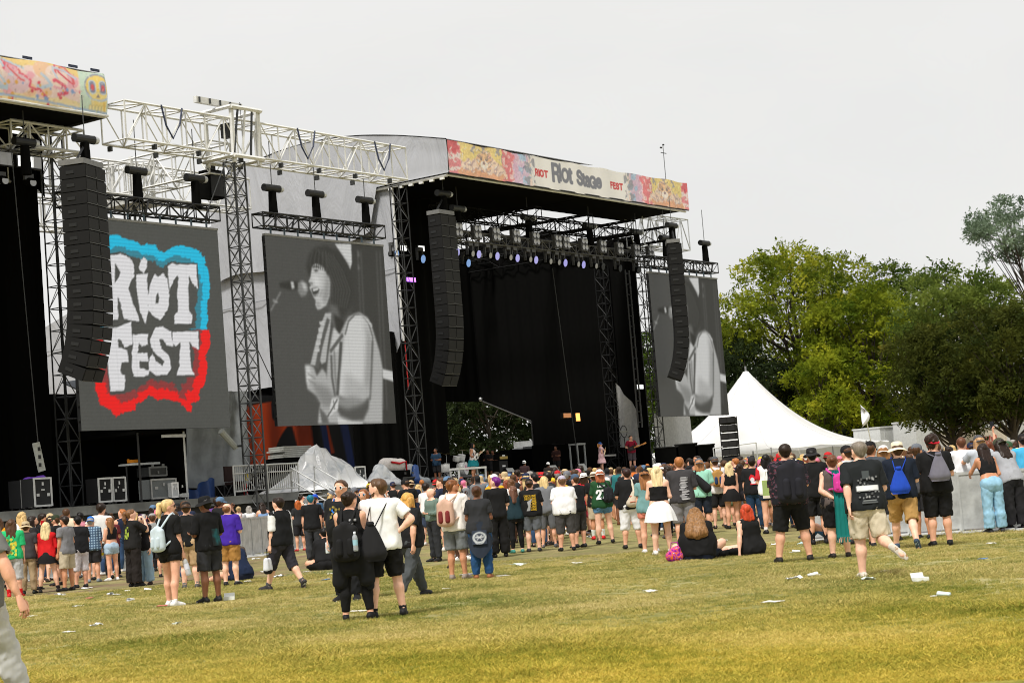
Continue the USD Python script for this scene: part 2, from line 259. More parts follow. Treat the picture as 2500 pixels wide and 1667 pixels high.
def tree(label, base, height, crown, mat, n_leaves=14000, leaf=0.2, clumps=34, trunk_r=0.35, seed=1, name='tree', airy=0.0, lean=(0, 0), group=None, bark='bark', sub=9, fork=0.25):
 R = np.random.default_rng(seed); base = np.asarray(base, float); cx, cy, cz, rx, ry, rz = crown
 t = Thing(name, label, 'tree', base, group=group)
 top = np.array([cx * 0.8 + lean[0], cy * 0.8, cz + rz * 0.35]); zz = np.linspace(0, 1, 7)
 pts = np.stack([top[0] * zz ** 1.5, top[1] * zz ** 1.5, top[2] * zz], -1) + np.stack([0.25 * np.sin(zz * 5 + seed) * zz, 0.2 * np.cos(zz * 4 + seed) * zz, 0 * zz], -1)
 t.part('trunk', path_tube(base + pts, trunk_r * (1 - 0.8 * zz), 8), bark_mat, smooth=True)
 cs = []
 for k in range(clumps):
  for _ in range(30):
   d = R.normal(size=3); d /= np.linalg.norm(d); rad = R.uniform(0.35, 1.0) ** (0.5)
   p = np.array([cx, cy, cz]) + d * rad * [rx, ry, rz] * 0.86
   if all(np.linalg.norm((p - c[0]) / [rx, ry, rz]) > 0.24 for c in cs): break
  r = np.array([rx, ry, rz]).mean() * R.uniform(0.17, 0.34) * (0.75 if airy else 1); cs.append((p, r))
 L = Geo()
 for p, r in cs:
  f = R.uniform(fork, 0.85); a = np.array([np.interp(f, zz, pts[:, i]) for i in range(3)]); a = a if a[2] < p[2] else np.array([np.interp(max(f * 0.4, 0.12), zz, pts[:, i]) for i in range(3)])
  mid = (a + p) / 2 + R.normal(size=3) * 0.3 + [0, 0, -0.3]; q = np.linspace(0, 1, 6)[:, None]; b = (1 - q) ** 2 * a + 2 * q * (1 - q) * mid + q ** 2 * p
  L.add(*path_tube(base + b, trunk_r * 0.34 * (1 - 0.85 * q[:, 0]), 5))
 t.part('limbs', L, bark_mat, smooth=True)
 # leaves: sprays of leaf-sized faces that gather into clumps
 w = np.array([c[1] ** 2 for c in cs]); w /= w.sum(); V = []
 for (p, r), k in zip(cs, (w * n_leaves).astype(int)):
  ns = max(k // sub, 3); d = R.normal(size=(ns, 3)); d[:, 2] += 0.55; d /= np.linalg.norm(d, axis=1, keepdims=True)
  c = p + d * r * (R.uniform(0.3, 1.0, (ns, 1)) ** 0.35) * [1.2, 1.2, 0.7] + R.normal(size=(ns, 3)) * 0.12
  out = d + R.normal(size=(ns, 3)) * 0.5; out[:, 2] -= 0.25; out /= np.linalg.norm(out, axis=1, keepdims=True)
  cc = np.repeat(c, sub, 0) + np.repeat(out, sub, 0) * (R.uniform(-0.5, 1.0, (ns * sub, 1)) * leaf * 3.0) + R.normal(size=(ns * sub, 3)) * leaf * 0.55
  ax = np.repeat(out, sub, 0) + R.normal(size=(ns * sub, 3)) * 0.75; ax /= np.linalg.norm(ax, axis=1, keepdims=True)
  sd = np.cross(ax, R.normal(size=(ns * sub, 3))); sd /= np.linalg.norm(sd, axis=1, keepdims=True); nr = np.cross(ax, sd)
  sz = leaf * R.uniform(0.6, 1.25, (ns * sub, 1))
  V.append(np.stack([cc - ax * sz, cc + sd * sz * 0.36 + nr * sz * 0.12, cc + ax * sz, cc - sd * sz * 0.36 + nr * sz * 0.12], 1))
 V = np.vstack(V); n = len(V); i = np.arange(n)[:, None] * 4
 Fc = np.vstack([i + [0, 1, 3], i + [1, 2, 3]])
 t.part('crown', (base + V.reshape(-1, 3), Fc), mat)
 return t
def trees():
 global bark_mat
 bark_mat = plain('bark', (0.05, 0.038, 0.028), 0.9, bump=0.6, bscale=14)
 warm = leaf_look('leaves_warm', [(0.2, (0.06, 0.095, 0.008)), (0.4, (0.24, 0.28, 0.022)), (0.58, (0.50, 0.46, 0.035)), (0.8, (0.70, 0.54, 0.045))])
 green = leaf_look('leaves_green', [(0.2, (0.02, 0.045, 0.006)), (0.42, (0.085, 0.14, 0.014)), (0.62, (0.22, 0.24, 0.02)), (0.85, (0.38, 0.32, 0.03))])
 yellow = leaf_look('leaves_yellowing', [(0.2, (0.07, 0.11, 0.008)), (0.42, (0.26, 0.30, 0.02)), (0.62, (0.54, 0.49, 0.032)), (0.82, (0.72, 0.52, 0.042))])
 olive = leaf_look('leaves_olive', [(0.2, (0.045, 0.08, 0.014)), (0.5, (0.20, 0.25, 0.045)), (0.8, (0.46, 0.44, 0.08))])
 dark = leaf_look('leaves_dark', [(0.2, (0.014, 0.022, 0.009)), (0.5, (0.037, 0.054, 0.017)), (0.8, (0.093, 0.093, 0.025))])  # near-black greens put understory shade into the leaf colour
 brown = leaf_look('leaves_brown', [(0.2, (0.022, 0.034, 0.007)), (0.45, (0.085, 0.095, 0.016)), (0.6, (0.22, 0.17, 0.025)), (0.8, (0.40, 0.24, 0.03))])
 grey = leaf_look('leaves_grey', [(0.2, (0.08, 0.12, 0.08)), (0.5, (0.22, 0.29, 0.19)), (0.8, (0.36, 0.42, 0.26))])
 def tb(px, d): p = at(px, 1202 - 0.08 * (px - CX), d); return np.array([p[0], p[1], gz(p[0], p[1])])
 tree('tall broad tree with a rounded yellow-green crown behind the white tent', tb(1985, 146), 19, (-0.7, 0, 11.9, 8.6, 6.0, 7.6), warm, 42000, 0.185, 64, 0.5, 11)
 tree('lower yellow-green tree in front of the tall broad one, hanging over the white trailers', tb(2130, 141), 15.6, (0.4, 0, 9.3, 5.4, 4.4, 6.6), yellow, 27000, 0.175, 44, 0.3, 12)
 tree('small golden-leaved tree beside the right slope of the white tent', tb(2025, 137), 10.6, (0, 0, 6.4, 3.2, 2.6, 4.4), yellow, 13000, 0.165, 26, 0.2, 13)
 tree('loose olive tree with thin top standing right of the tall broad tree', tb(2250, 150), 18, (0, 0, 12.6, 4.8, 4.0, 5.8), olive, 17000, 0.18, 36, 0.35, 14, airy=1)
 tree('full green tree between the olive tree and the thin feathery tree', tb(2395, 132), 16, (-0.3, 0, 9.6, 5.4, 4.0, 6.4), olive, 20000, 0.19, 44, 0.4, 15)
 tree('dark low tree with rusty patches shading the trailers at the end of the field', tb(2330, 112), 10, (0.4, 0, 5.8, 4.6, 3.6, 4.2), brown, 22000, 0.155, 44, 0.3, 16)
 tree('dark rusty-green tree with low hanging boughs, farthest towards the road', tb(2480, 108), 11, (0.2, 0, 6.4, 4.2, 3.4, 4.6), brown, 19000, 0.155, 40, 0.3, 17)
 tree('tall feathery grey-green tree whose thin boughs stand clear against the sky', tb(2560, 112), 20, (-1.0, 0, 14.7, 2.8, 2.4, 2.4), grey, 7000, 0.12, 28, 0.13, 18, airy=1, fork=0.62)
 tree('round tree with painted-in dark shade right behind the tent peak', tb(1820, 142), 12, (0, 0, 7.0, 5.2, 4.0, 5.6), dark, 15000, 0.23, 40, 0.3, 19)
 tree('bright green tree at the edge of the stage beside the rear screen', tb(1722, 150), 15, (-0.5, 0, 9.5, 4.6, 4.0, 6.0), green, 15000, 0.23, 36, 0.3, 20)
 for k, (px, d, h, w, lab) in enumerate(((1760, 158, 8.5, 5, 'dark bush filling the gap behind the tent peak'), (1900, 160, 8, 5.5, 'bush with painted-in dark shade below the tall broad tree'), (2060, 160, 8, 5.5, 'dark bush behind the golden-leaved tree'), (2200, 158, 8.5, 5.5, 'dark bush behind the long trailer'), (2340, 152, 8.5, 5.5, 'dark bush behind the rusty low tree'), (2480, 150, 9, 5.5, 'dark bush at the far edge of the field'))):
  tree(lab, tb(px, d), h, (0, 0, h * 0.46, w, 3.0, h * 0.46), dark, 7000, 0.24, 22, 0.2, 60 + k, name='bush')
 names = ['green tree with painted-in shade filling the gap below the backdrop, behind the singer', 'green tree with painted-in shade behind the drum kit, seen under the black backdrop', 'green tree with painted-in shade behind the amplifiers at the back of the stage', 'leafy tree seen past the lattice tower beside the black stage wall', 'leafy tree seen between the hanging speakers and the logo screen', 'green tree behind the lattice tower and rear screen', 'green tree behind the orange backdrop']
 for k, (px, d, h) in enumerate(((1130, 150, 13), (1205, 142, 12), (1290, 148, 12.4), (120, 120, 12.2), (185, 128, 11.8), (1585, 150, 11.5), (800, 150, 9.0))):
  tree(names[k], tb(px, d), h, (0, 0, h * 0.52, 4.6, 3.2, h * 0.5), dark if k < 3 else green, 8000, 0.24, 24, 0.25, 30 + k)  # first three use dark leaves, putting the shade behind the stage into colour
# the white tent, trailers and other things at the far side of the field
def tent():
 white = '/World/Looks/tent_canvas'
 usdkit.material(stage, white, {'tc': ('texture_coordinate', {}), 'n': ('noise_texture', {'scale': 0.8, 'detail': 4}), 'r': ('rgb_ramp', {'ramp': [(0.3, (0.88, 0.88, 0.88)), (0.7, (0.92, 0.92, 0.91))]}), 'd': ('principled_bsdf', {'roughness': 0.6}), 't': ('translucent_bsdf', {}), 'm': ('mix_closure', {'fac': 0.3})},
  [('tc.object', 'n.vector'), ('n.fac', 'r.fac'), ('r.color', 'd.base_color'), ('r.color', 't.color'), ('d.BSDF', 'm.closure1'), ('t.BSDF', 'm.closure2')], surface='m.closure')
 c = at(1843, 1155, 124); c[2] = gz(c[0], c[1]); H = at(1843, 905, 124)[2] - c[2]
 t = Thing('marquee_tent', 'big white pole tent with one pointed peak behind the end of the stage', 'tent', c)
 # canopy: a square plan whose sides sag from the peak to the eaves
 n, mrad = 64, 26; rr = np.linspace(0, 1, mrad); ang = np.linspace(0, 2 * np.pi, n + 1); P = np.zeros((mrad, n + 1, 3))
 for j, a in enumerate(ang):
  R0 = 8.7 + 0.25 * math.cos(8 * a)
  z = 2.55 + (H - 2.55) * ((1 - rr) ** 2.25 * 0.93 + 0.07 * (1 - rr)) + 0.04 * np.sin(a * 16) * rr * (1 - rr)
  P[:, j] = np.stack([0.16 * math.cos(a) + R0 * rr * math.cos(a), 0.16 * math.sin(a) + R0 * rr * math.sin(a), z], -1)
 P[..., 2] += np.where(rr[:, None] > 0.9, 0.1 * np.abs(np.sin(ang * 8))[None], 0) * (rr[:, None] - 0.9) * 10 * -1
 t.part('canopy', sheet(c + P), white, smooth=True)
 g = Geo()
 for j in range(n):
  a, b = P[-1, j], P[-1, j + 1]
  if math.cos(ang[j] - 4.7) > 0.72: continue
  g.add(c + np.array([a, b, [b[0], b[1], 0], [a[0], a[1], 0]]), np.array([[0, 1, 2, 3]]))
 t.part('side_wall', g, white)
 for j in range(0, n, 8): t.part('seam', path_tube([c + P[i, j] + [0, 0, 0.012] for i in range(1, mrad)], 0.014, 4), plain('tent_seam', (0.55, 0.56, 0.57), 0.6))
 for j in range(2, n, 8): e_ = P[-1, j]; t.part('guy_rope', bar(c + e_, c + [e_[0] * 1.22, e_[1] * 1.22, 0.05], 0.012, 4), plain('rope_pale', (0.5, 0.48, 0.42), 0.8))
 t.part('mast', bar(c + [0, 0, 0], c + [0, 0, H + 0.35], 0.06), plain('steel_grey', (0.35, 0.36, 0.37), 0.45, 0.6))
 t.part('peak_cap', lathe([(0.34, H - 0.35), (0.2, H - 0.02), (0.05, H + 0.02)], 16, c), white, smooth=True)
 for k in range(8):
  a = ang[k * 8]; p = P[-1, k * 8]; t.part('pole', bar(c + [p[0], p[1], 0], c + [p[0], p[1], 2.6], 0.04), '/World/Looks/steel_grey')
def trailers():
 wt = plain('trailer_white', (0.5, 0.51, 0.5), 0.5, var=0.08); dk = plain('dark_rubber', (0.02, 0.02, 0.02), 0.8)
 for (px0, px1, y0, y1, d, lab) in ((2115, 2188, 1048, 1092, 128, 'short white site trailer under the yellow-green tree'), (2206, 2330, 1032, 1078, 126, 'long white site trailer, its top just over the heads of the crowd'), (2330, 2420, 1050, 1085, 118, 'low cream stall with red lettering behind the crowd'), (2440, 2520, 1030, 1075, 124, 'pale site trailer at the far edge of the field behind the phone held up')):
  a, b = at(px0, y0, d), at(px1, y0 - 8, d + 2); z1 = a[2]; z0 = gz(a[0], a[1]) ; dx = b - a; dx[2] = 0; L = np.linalg.norm(dx); dx /= L; dy = np.array([-dx[1], dx[0], 0])
  c = (a + b) / 2; t = Thing('site_trailer' if 'trailer' in lab else 'market_stall', lab, 'trailer' if 'trailer' in lab else 'stall', [c[0], c[1], z0])
  m0 = wt if 'stall' not in lab else plain('stall_cream', (0.62, 0.55, 0.45), 0.7)
  t.part('body', boxv([c[0], c[1], (z1 + z0 + 0.5) / 2], dx * L / 2, dy * 1.2, [0, 0, (z1 - z0 - 0.5) / 2]), m0)
  t.part('roof', boxv([c[0], c[1], z1 + 0.05], dx * (L / 2 + 0.06), dy * 1.26, [0, 0, 0.05]), plain('trailer_roof', (0.5, 0.51, 0.5), 0.5))
  for k in range(max(int(L / 0.9), 2)): 
   q = c - dx * (L / 2) + dx * (0.45 + 0.9 * k); t.part('rib', boxv([q[0] - dy[0] * 1.215, q[1] - dy[1] * 1.215, (z1 + z0 + 0.5) / 2], dx * 0.02, dy * 0.012, [0, 0, (z1 - z0 - 0.5) / 2 - 0.05]), '/World/Looks/trailer_roof')
  for sx in (-0.6, 0.6):
   q = c + dx * L / 2 * sx; t.part('wheel', bar([q[0] - dy[0] * 1.1, q[1] - dy[1] * 1.1, z0 + 0.35], [q[0] - dy[0] * 0.9, q[1] - dy[1] * 0.9, z0 + 0.35], 0.35, 14), dk)
  if 'stall' in lab:
   for k in range(9):
    o = c - dx * (0.9 - 0.2 * k) - dy * 1.22 + np.array([0, 0, z1 - 0.75 - c[2] + 0.05 * (k % 3)])
    t.part('lettering_stroke', boxv(o, dx * 0.05, dy * 0.008, [0.03 * (k % 2), 0, 0.16]), plain('stall_red', (0.5, 0.05, 0.04), 0.6))
# steelwork
UP = np.array([0, 0, 1.0])
def SP(px, py, s):
 d = ray(px, py); k = np.dot(C0 + s * DS - EYE, DS) / np.dot(d, DS); p = EYE + k * d
 return np.dot(p - C0, DT), p[2]
def truss(t, A, B, u, v, bays, rc, rb, mat, joined=False, x=False, n=4, chord='chord', brace='brace'):
 A, B, u, v = (np.asarray(q, float) for q in (A, B, u, v)); co = [-u / 2 - v / 2, u / 2 - v / 2, u / 2 + v / 2, -u / 2 + v / 2]
 for c in co: t.part(chord, bar(A + c, B + c, rc, n), mat)
 g = Geo(); node = lambda k, c: A + (B - A) * (k / bays) + c
 def put(p, q, r):
  if joined: g.add(*bar(p, q, r, n, caps=False))
  else: t.part(brace, bar(p, q, r, n), mat)
 for k in range(bays + 1):
  for a in range(4): put(node(k, co[a]), node(k, co[(a + 1) % 4]), rb)
 for k in range(bays):
  for a in range(4):
   b = (a + 1) % 4
   if (k + a) % 2 == 0 or x: put(node(k, co[a]), node(k + 1, co[b]), rb)
   if (k + a) % 2 == 1 or x: put(node(k, co[b]), node(k + 1, co[a]), rb)
 if joined: t.part('bracing', g, mat)
def steel():
 global DARK, WHITE, BLACK, GREY, CLOTH_BLACK, TARP, ALU
 WHITE = plain('truss_white', (0.66, 0.66, 0.64), 0.5, var=0.1, vscale=3); BLACK = plain('truss_black', (0.011, 0.0115, 0.012), 0.5, 0.2)
 GREY = plain('tower_grey', (0.045, 0.048, 0.05), 0.5, 0.3); CLOTH_BLACK = plain('black_drape', (0.004, 0.004, 0.0037), 0.95, spec=0.05, bump=0.3, bscale=2)
 DARK = plain('truss_dark', (0.006, 0.006, 0.006), 0.7, spec=0.15); ALU = plain('aluminium', (0.55, 0.56, 0.56), 0.4, 0.55)
 TARP = '/World/Looks/grey_tarp'
 usdkit.material(stage, TARP, {'tc': ('texture_coordinate', {}), 'mp': ('mapping', {'scale': (0.5, 0.5, 0.16)}), 'n': ('noise_texture', {'scale': 1.2, 'detail': 5, 'roughness': 0.6, 'distortion': 0.8}), 'r': ('rgb_ramp', {'ramp': [(0.3, (0.345, 0.355, 0.38)), (0.7, (0.41, 0.42, 0.45))]}),
  'p': ('principled_bsdf', {'roughness': 0.6, 'specular_ior_level': 0.2}), 'b': ('bump', {'strength': 0.5, 'distance': 0.5})}, [('tc.object', 'mp.vector'), ('mp.vector', 'n.vector'), ('n.fac', 'r.fac'), ('r.color', 'p.base_color'), ('n.fac', 'b.height'), ('b.normal', 'p.normal')], surface='p.BSDF')
def tower(label, s, t, z0, z1, w, mat, bays, rc=0.035, rb=0.02, twin=None, joined=False, x=False, group=None):
 b = W(s, t, z0); th = Thing('truss_tower', label, 'tower', b, group=group)
 truss(th, b, W(s, t, z1), DS * w, DT * w, bays, rc, rb, mat, joined, x)
 th.part('base_plate', boxv(b + UP * 0.04, DS * (w / 2 + 0.15), DT * (w / 2 + 0.15), UP * 0.04), mat)
 return th
def stages():
 # --- decks
 fz = lambda s, t: gz(*W(s, t, 0)[:2])
 dk = plain('deck_grey', (0.07, 0.073, 0.072), 0.8); sk = plain('skirt_cloth', (0.035, 0.036, 0.035), 0.95, spec=0.1, bump=0.4, bscale=1.5); eb = plain('deck_edge', (0.125, 0.132, 0.13), 0.8, var=0.25, vscale=1.3)
 b = W(-25, 0, 0); t = Thing('stage_deck', 'long dark stage platform with a grey edge running under both stages', 'stage', [b[0], b[1], fz(-25, 0)])
 for s0, s1 in ((-46, -21.8), (-21.8, -12.4), (-10.9, 0), (0, 12), (12, 29)):
  t.part('deck', boxv(W((s0 + s1) / 2, 8, 2.12), DS * (s1 - s0) / 2, DT * 8.0, UP * 0.08), dk)
  n = int((s1 - s0) / 0.35); q = np.linspace(s0, s1, n); P = np.array([[W(x, 0.05 * math.sin(i * 1.9) - 0.03, 2.2), W(x, 0.05 * math.sin(i * 1.9) - 0.04, 1.86)] for i, x in enumerate(q)])
  t.part('edge_band', sheet(P, 0.03), eb, smooth=True)
  P = np.array([[W(x, 0.14 + 0.06 * math.sin(i * 1.3), 1.9), W(x, 0.12 + 0.09 * math.sin(i * 1.3 + 0.4), -0.4)] for i, x in enumerate(q)]); t.part('skirt', sheet(P, 0.02), sk, smooth=True)
 # --- left stage: roof, black walls
 r = Thing('stage_roof', 'black roof of the nearer stage with a graffiti banner along its front', 'stage roof', W(-21.75, 0, 17.2))
 r.part('ceiling', boxv(W(-34, 8, 17.3), DS * 12.2, DT * 7.9, UP * 0.08), CLOTH_BLACK)
 r.part('front_beam', bar(W(-46, 0.12, 17.2), W(-21.8, 0.12, 17.2), 0.07, 6), WHITE)
 r.part('side_beam', bar(W(-21.85, 0.1, 17.2), W(-21.85, 15.8, 17.2), 0.08, 6), BLACK)
 P = np.array([[W(-21.8, q, 17.2), W(-21.85, q, 17.2 + 1.6 + 1.2 * math.sin(q / 16 * math.pi))] for q in np.linspace(0.3, 15.8, 12)]); r.part('end_cloth', sheet(P, 0.03), TARP)
 P = np.array([[W(s, q, 18.85 + 1.2 * math.sin(q / 16 * math.pi)) for s in (-46, -21.85)] for q in np.linspace(0.05, 15.8, 10)]); r.part('top_sheet', sheet(P, 0.03), TARP)
 for k, s in enumerate((-25.6, -23.4, -22.3)):
  r.part('tail', boxv(W(s, -0.02, 18.95), DS * 0.22, DT * 0.02, UP * 0.05), plain('navy_strap', (0.03, 0.04, 0.08), 0.7))
 w1 = Thing('stage_wall', 'black drape wall closing the near side of the nearer stage', 'drape', W(-22.1, 3.9, 2.2))
 P = np.array([[W(-22.1 + 0.1 * math.sin(q * 3), q, z) for z in (17.2, 10, 2.2)] for q in np.linspace(3.9, 16, 40)]); w1.part('drape', sheet(P, 0.04), CLOTH_BLACK)
 P = np.array([[W(-21.92, 3.75, 17.2), W(-21.92, 3.75, 14.6)], [W(-21.92, 6.5, 17.2), W(-21.92, 5.2, 16.1)]]); w1.part('corner_cloth', sheet(P, 0.03), CLOTH_BLACK)
 w1b = Thing('stage_wall', 'black cloth wall at the back of the nearer stage', 'drape', W(-34, 15.9, 2.2)); P = np.array([[W(s, 15.9 + 0.08 * math.sin(s * 4), z) for z in (17.2, 2.2)] for s in np.linspace(-46, -22, 60)]); w1b.part('drape', sheet(P, 0.04), CLOTH_BLACK)
 w1c = Thing('stage_wall', 'black drape leg hanging inside the nearer stage behind the road case', 'drape', W(-24.5, 6, 2.2)); P = np.array([[W(s, 6 + 0.1 * math.sin(s * 5), z) for z in (17.2, 2.2)] for s in np.linspace(-30, -23.2, 30)]); w1c.part('drape', sheet(P, 0.04), CLOTH_BLACK)
 # --- far stage: roof
 r = Thing('stage_roof', 'black roof of the farther stage with grey canvas end and painted tiger banner', 'stage roof', W(0, 0, 17.0))
 zt = lambda q: 18.72 + 1.35 * math.sin(min(q, 16) / 16 * math.pi * 0.92)
 r.part('ceiling', boxv(W(6.5, 6.0, 17.12), DS * 6.45, DT * 5.9, UP * 0.07), CLOTH_BLACK); r.part('ceiling', boxv(W(18.0, 2.2, 17.12), DS * 4.98, DT * 2.1, UP * 0.07), CLOTH_BLACK)
 r.part('front_beam', bar(W(0, 0.12, 17.0), W(23.05, 0.12, 17.0), 0.06, 6), WHITE)
 r.part('side_beam', bar(W(0.02, 0.1, 16.98), W(0.02, 4.6, 16.98), 0.08, 6), WHITE)
 for k in range(6): r.part('hook', boxv(W(0.0, 0.4 + 0.65 * k, 16.86), DS * 0.05, DT * 0.12, UP * 0.05), WHITE)
 ts = np.linspace(-0.07, 16, 26); P = np.zeros((26, 14, 3))
 for i, q in enumerate(ts):
  lowz = 17.08 if q < 4.6 else 15.2 - 1.5 * ((q - 4.6) / 11.4) ** 0.7 - 0.9 * math.sin((q - 4.6) * 1.1) * 0.2
  for j, f in enumerate(np.linspace(0, 1, 14)): P[i, j] = W(-0.06 - 0.10 * meshkit.noise(np.array([[q * 0.5, f * 2.5, 1.0]]), 4)[0], q, zt(q) * (1 - f) + lowz * f)
 r.part('end_canvas', sheet(P, 0.02), TARP, smooth=True)
 P = np.array([[W(s, q, zt(q) + 0.02) for s in np.linspace(-0.05, 13, 4)] for q in ts]); r.part('top_sheet', sheet(P, 0.02), TARP, smooth=True)
 r.part('ridge_rope', path_tube([W(-0.08, q, zt(q) + 0.03) for q in ts], 0.03, 5), BLACK)
 for q in (0.15, 1.35, 2.6): r.part('front_rail', bar(W(13, q, 18.5), W(23, q, 18.5), 0.05, 5), BLACK)
 # roof lattice seen against the sky at the open far end
 lat = Thing('roof_truss', 'black lattice beams under the open rear end of the farther roof', 'truss', W(18, 6, 15.6))
 for q in (4.2, 9.5, 14.5): truss(lat, W(4, q, 16.2), W(23.3, q, 16.2), DT * 0.5, UP * 0.7, 16, 0.04, 0.024, DARK, joined=True)
 for q in (9, 14, 18.5, 22.9): truss(lat, W(q, 1, 15.9), W(q, 16, 15.9), DS * 0.5, UP * 0.8, 12, 0.04, 0.024, DARK, joined=True)
 # side wall of grey sheeting, hung under the roof end
 w = Thing('tarp_wall', 'pale grey sheeting hung down the near side of the farther stage', 'tarpaulin', W(0.2, 4, 6))
 ts = np.linspace(3.75, 30, 46); P = np.zeros((46, 22, 3))
 for i, q in enumerate(ts):
  low = 9.6 - 2.6 * min((q - 3.75) / 1.6, 1) + (0.9 * math.sin((q - 5) / 5) if q > 5.3 else 0); hi = 17.0 if q < 16 else 17.0 - 0.28 * (q - 16)
  for j, f in enumerate(np.linspace(0, 1, 22)):
   n = meshkit.fbm(np.array([[q * 0.45, f * 1.6, 3.0]]), 3, 9)[0] - 0.5; P[i, j] = W(0.22 + 0.55 * n * (0.2 + f), q, hi * (1 - f) + low * f)
 w.part('sheeting', sheet(P, 0.02), TARP, smooth=True)
 for z in (12.9,): w.part('seam', path_tube([W(0.12 + 0.5 * (meshkit.fbm(np.array([[q * 0.45, 0.5, 3.0]]), 3, 9)[0] - 0.5), q, z - 0.05 * (q - 4)) for q in ts], 0.025, 5), plain('tarp_seam', (0.25, 0.26, 0.28), 0.7))
 w.part('edge_pole', bar(W(0.2, 3.7, 16.95), W(0.2, 3.7, 9.3), 0.06, 6), WHITE)
 w.part('edge_pole', bar(W(0.32, 3.72, 9.3), W(0.32, 3.72, 6.9), 0.03, 6), plain('red_pole', (0.45, 0.03, 0.03), 0.5))
 # black drapes of the far stage
 def drape(label, P, thick=0.04, mat=None):
  c = P.reshape(-1, 3); d = Thing('stage_drape', label, 'drape', [*c[:, :2].mean(0), c[:, 2].min()]); d.part('cloth', sheet(P, thick), mat or CLOTH_BLACK, smooth=True); return d
 drape('black drape leg behind the hanging speakers at the near corner of the farther stage', np.array([[W(s, 5.2 + 0.12 * math.sin(s * 6), z) for z in (17, 10, 2.2)] for s in np.linspace(0.4, 5.0, 30)]))
 drape('black cloth hung high across the rear of the farther stage', np.array([[W(s, 16 + 0.1 * math.sin(s * 5), z) for z in (16.8, 12, 7.3)] for s in np.linspace(0.3, 23, 60)]))
 # far side wall: its lower rear corner is cut away on a slope, trees show below it
 t1, z1 = SP(1300, 1028, 23.0); P = []
 for q in np.linspace(3.9, 16, 60):
  low = 2.2 if q < t1 else z1 + (7.4 - z1) * (q - t1) / (16 - t1)
  top = 16.1 if q < 9.5 else 17.3
  P.append([W(23 + 0.09 * math.sin(q * 7), q, z) for z in (top, (top + low) / 2, low)])
 drape('tall black drape down the far side of the stage, cut away behind the singer', np.array(P))
 e = Thing('hem_pole', 'grey pole along the sloping hem of the black drape behind the singer', 'pole', W(23, t1, z1)); e.part('pole', bar(W(22.88, t1, z1), W(22.88, 15.9, 7.35), 0.05), plain('pole_dull', (0.035, 0.035, 0.035), 0.5)); e.part('ball', (trimesh.creation.icosphere(2, 0.13).vertices + W(22.8, 15.9, 7.45), trimesh.creation.icosphere(2, 0.13).faces), ALU, smooth=True); e.part('post', bar(W(22.88, t1, 2.2), W(22.88, t1, z1), 0.05), '/World/Looks/pole_dull')
 # light grey cloth corner beside the bass player, and the sheet beyond the tower
 a = [SP(x, y, 22.7) for x, y in ((1503, 935), (1556, 1000), (1562, 1090), (1512, 1092))]
 P = np.zeros((8, 8, 3))
 for i, f in enumerate(np.linspace(0, 1, 8)):
  for j, g in enumerate(np.linspace(0, 1, 8)):
   tt = (a[0][0] * (1 - f) + a[1][0] * f) * (1 - g) + (a[3][0] * (1 - f) + a[2][0] * f) * g; z = (a[0][1] * (1 - f) + a[1][1] * f) * (1 - g) + (a[3][1] * (1 - f) + a[2][1] * f) * g
   P[i, j] = W(22.7 + 0.12 * math.sin(f * 11 + g * 2), tt, z)
 drape('grey cloth corner gathered at the far wing behind the bass player', P, 0.02, plain('pale_cloth', (0.46, 0.46, 0.45), 0.9))
 a = [S(x, y, 6.0) for x, y in ((1594, 1010), (1685, 1016), (1692, 1082), (1600, 1094))]
 P = np.zeros((10, 6, 3))
 for i, f in enumerate(np.linspace(0, 1, 10)):
  for j, g in enumerate(np.linspace(0, 1, 6)):
   sv = (a[0][0] * (1 - f) + a[1][0] * f) * (1 - g) + (a[3][0] * (1 - f) + a[2][0] * f) * g; z = (a[0][1] * (1 - f) + a[1][1] * f) * (1 - g) + (a[3][1] * (1 - f) + a[2][1] * f) * g
   P[i, j] = W(sv, 6 + 0.1 * math.sin(f * 9), z)
 drape('pale grey sheet hung below the rear screen beside the tower', P, 0.02, plain('pale_sheet', (0.42, 0.42, 0.41), 0.9))
 # --- the gap between the stages
 drape('black backing wall under the logo screen', np.array([[W(s, 5.5 + 0.06 * math.sin(s * 5), z) for z in (6.2, 2.2)] for s in np.linspace(-21.9, S(450, 1080, 5.5)[0], 40)]))
 s0, s1 = S(292, 1060, 2.0)[0], S(446, 1060, 1.2)[0]; sc_, sw_ = (s0 + s1) / 2, (s1 - s0) / 2; bx = Thing('black_booth', 'black covered booth on the platform below the logo screen', 'booth', W(sc_, 3, 2.2))
 bx.part('roof', boxv(W(sc_, 3.2, 4.95), DS * sw_, DT * 2.1, UP * 0.06), CLOTH_BLACK); bx.part('back', boxv(W(sc_, 5.3, 3.55), DS * sw_, DT * 0.05, UP * 1.35), CLOTH_BLACK); bx.part('side', boxv(W(s1 + 0.05, 3.3, 3.55), DS * 0.03, DT * 2.0, UP * 1.35), CLOTH_BLACK)
 for s in (s0 + 0.1, s1 - 0.05): bx.part('post', bar(W(s, 1.1, 2.2), W(s, 1.1, 4.95), 0.045, 5), ALU if s > sc_ else BLACK)
 bx.part('valance', boxv(W(sc_ + sw_ * 0.5, 1.05, 4.78), DS * sw_ * 0.5, DT * 0.02, UP * 0.06), ALU)
 P = np.zeros((14, 10, 3))
 for i, q in enumerate(np.linspace(S(452, 1080, 4.5)[0], S(604, 1080, 4.5)[0], 14)):
  for j, f in enumerate(np.linspace(0, 1, 10)): P[i, j] = W(q, 4.5 + 0.9 * (meshkit.fbm(np.array([[q * 1.1, f * 1.3, 0.5]]), 3, 2)[0] - 0.5) + 0.12 * math.sin(q * 5 + f * 3), 6.9 * (1 - f) + (2.75 + 0.05 * math.sin(q * 2)) * f)
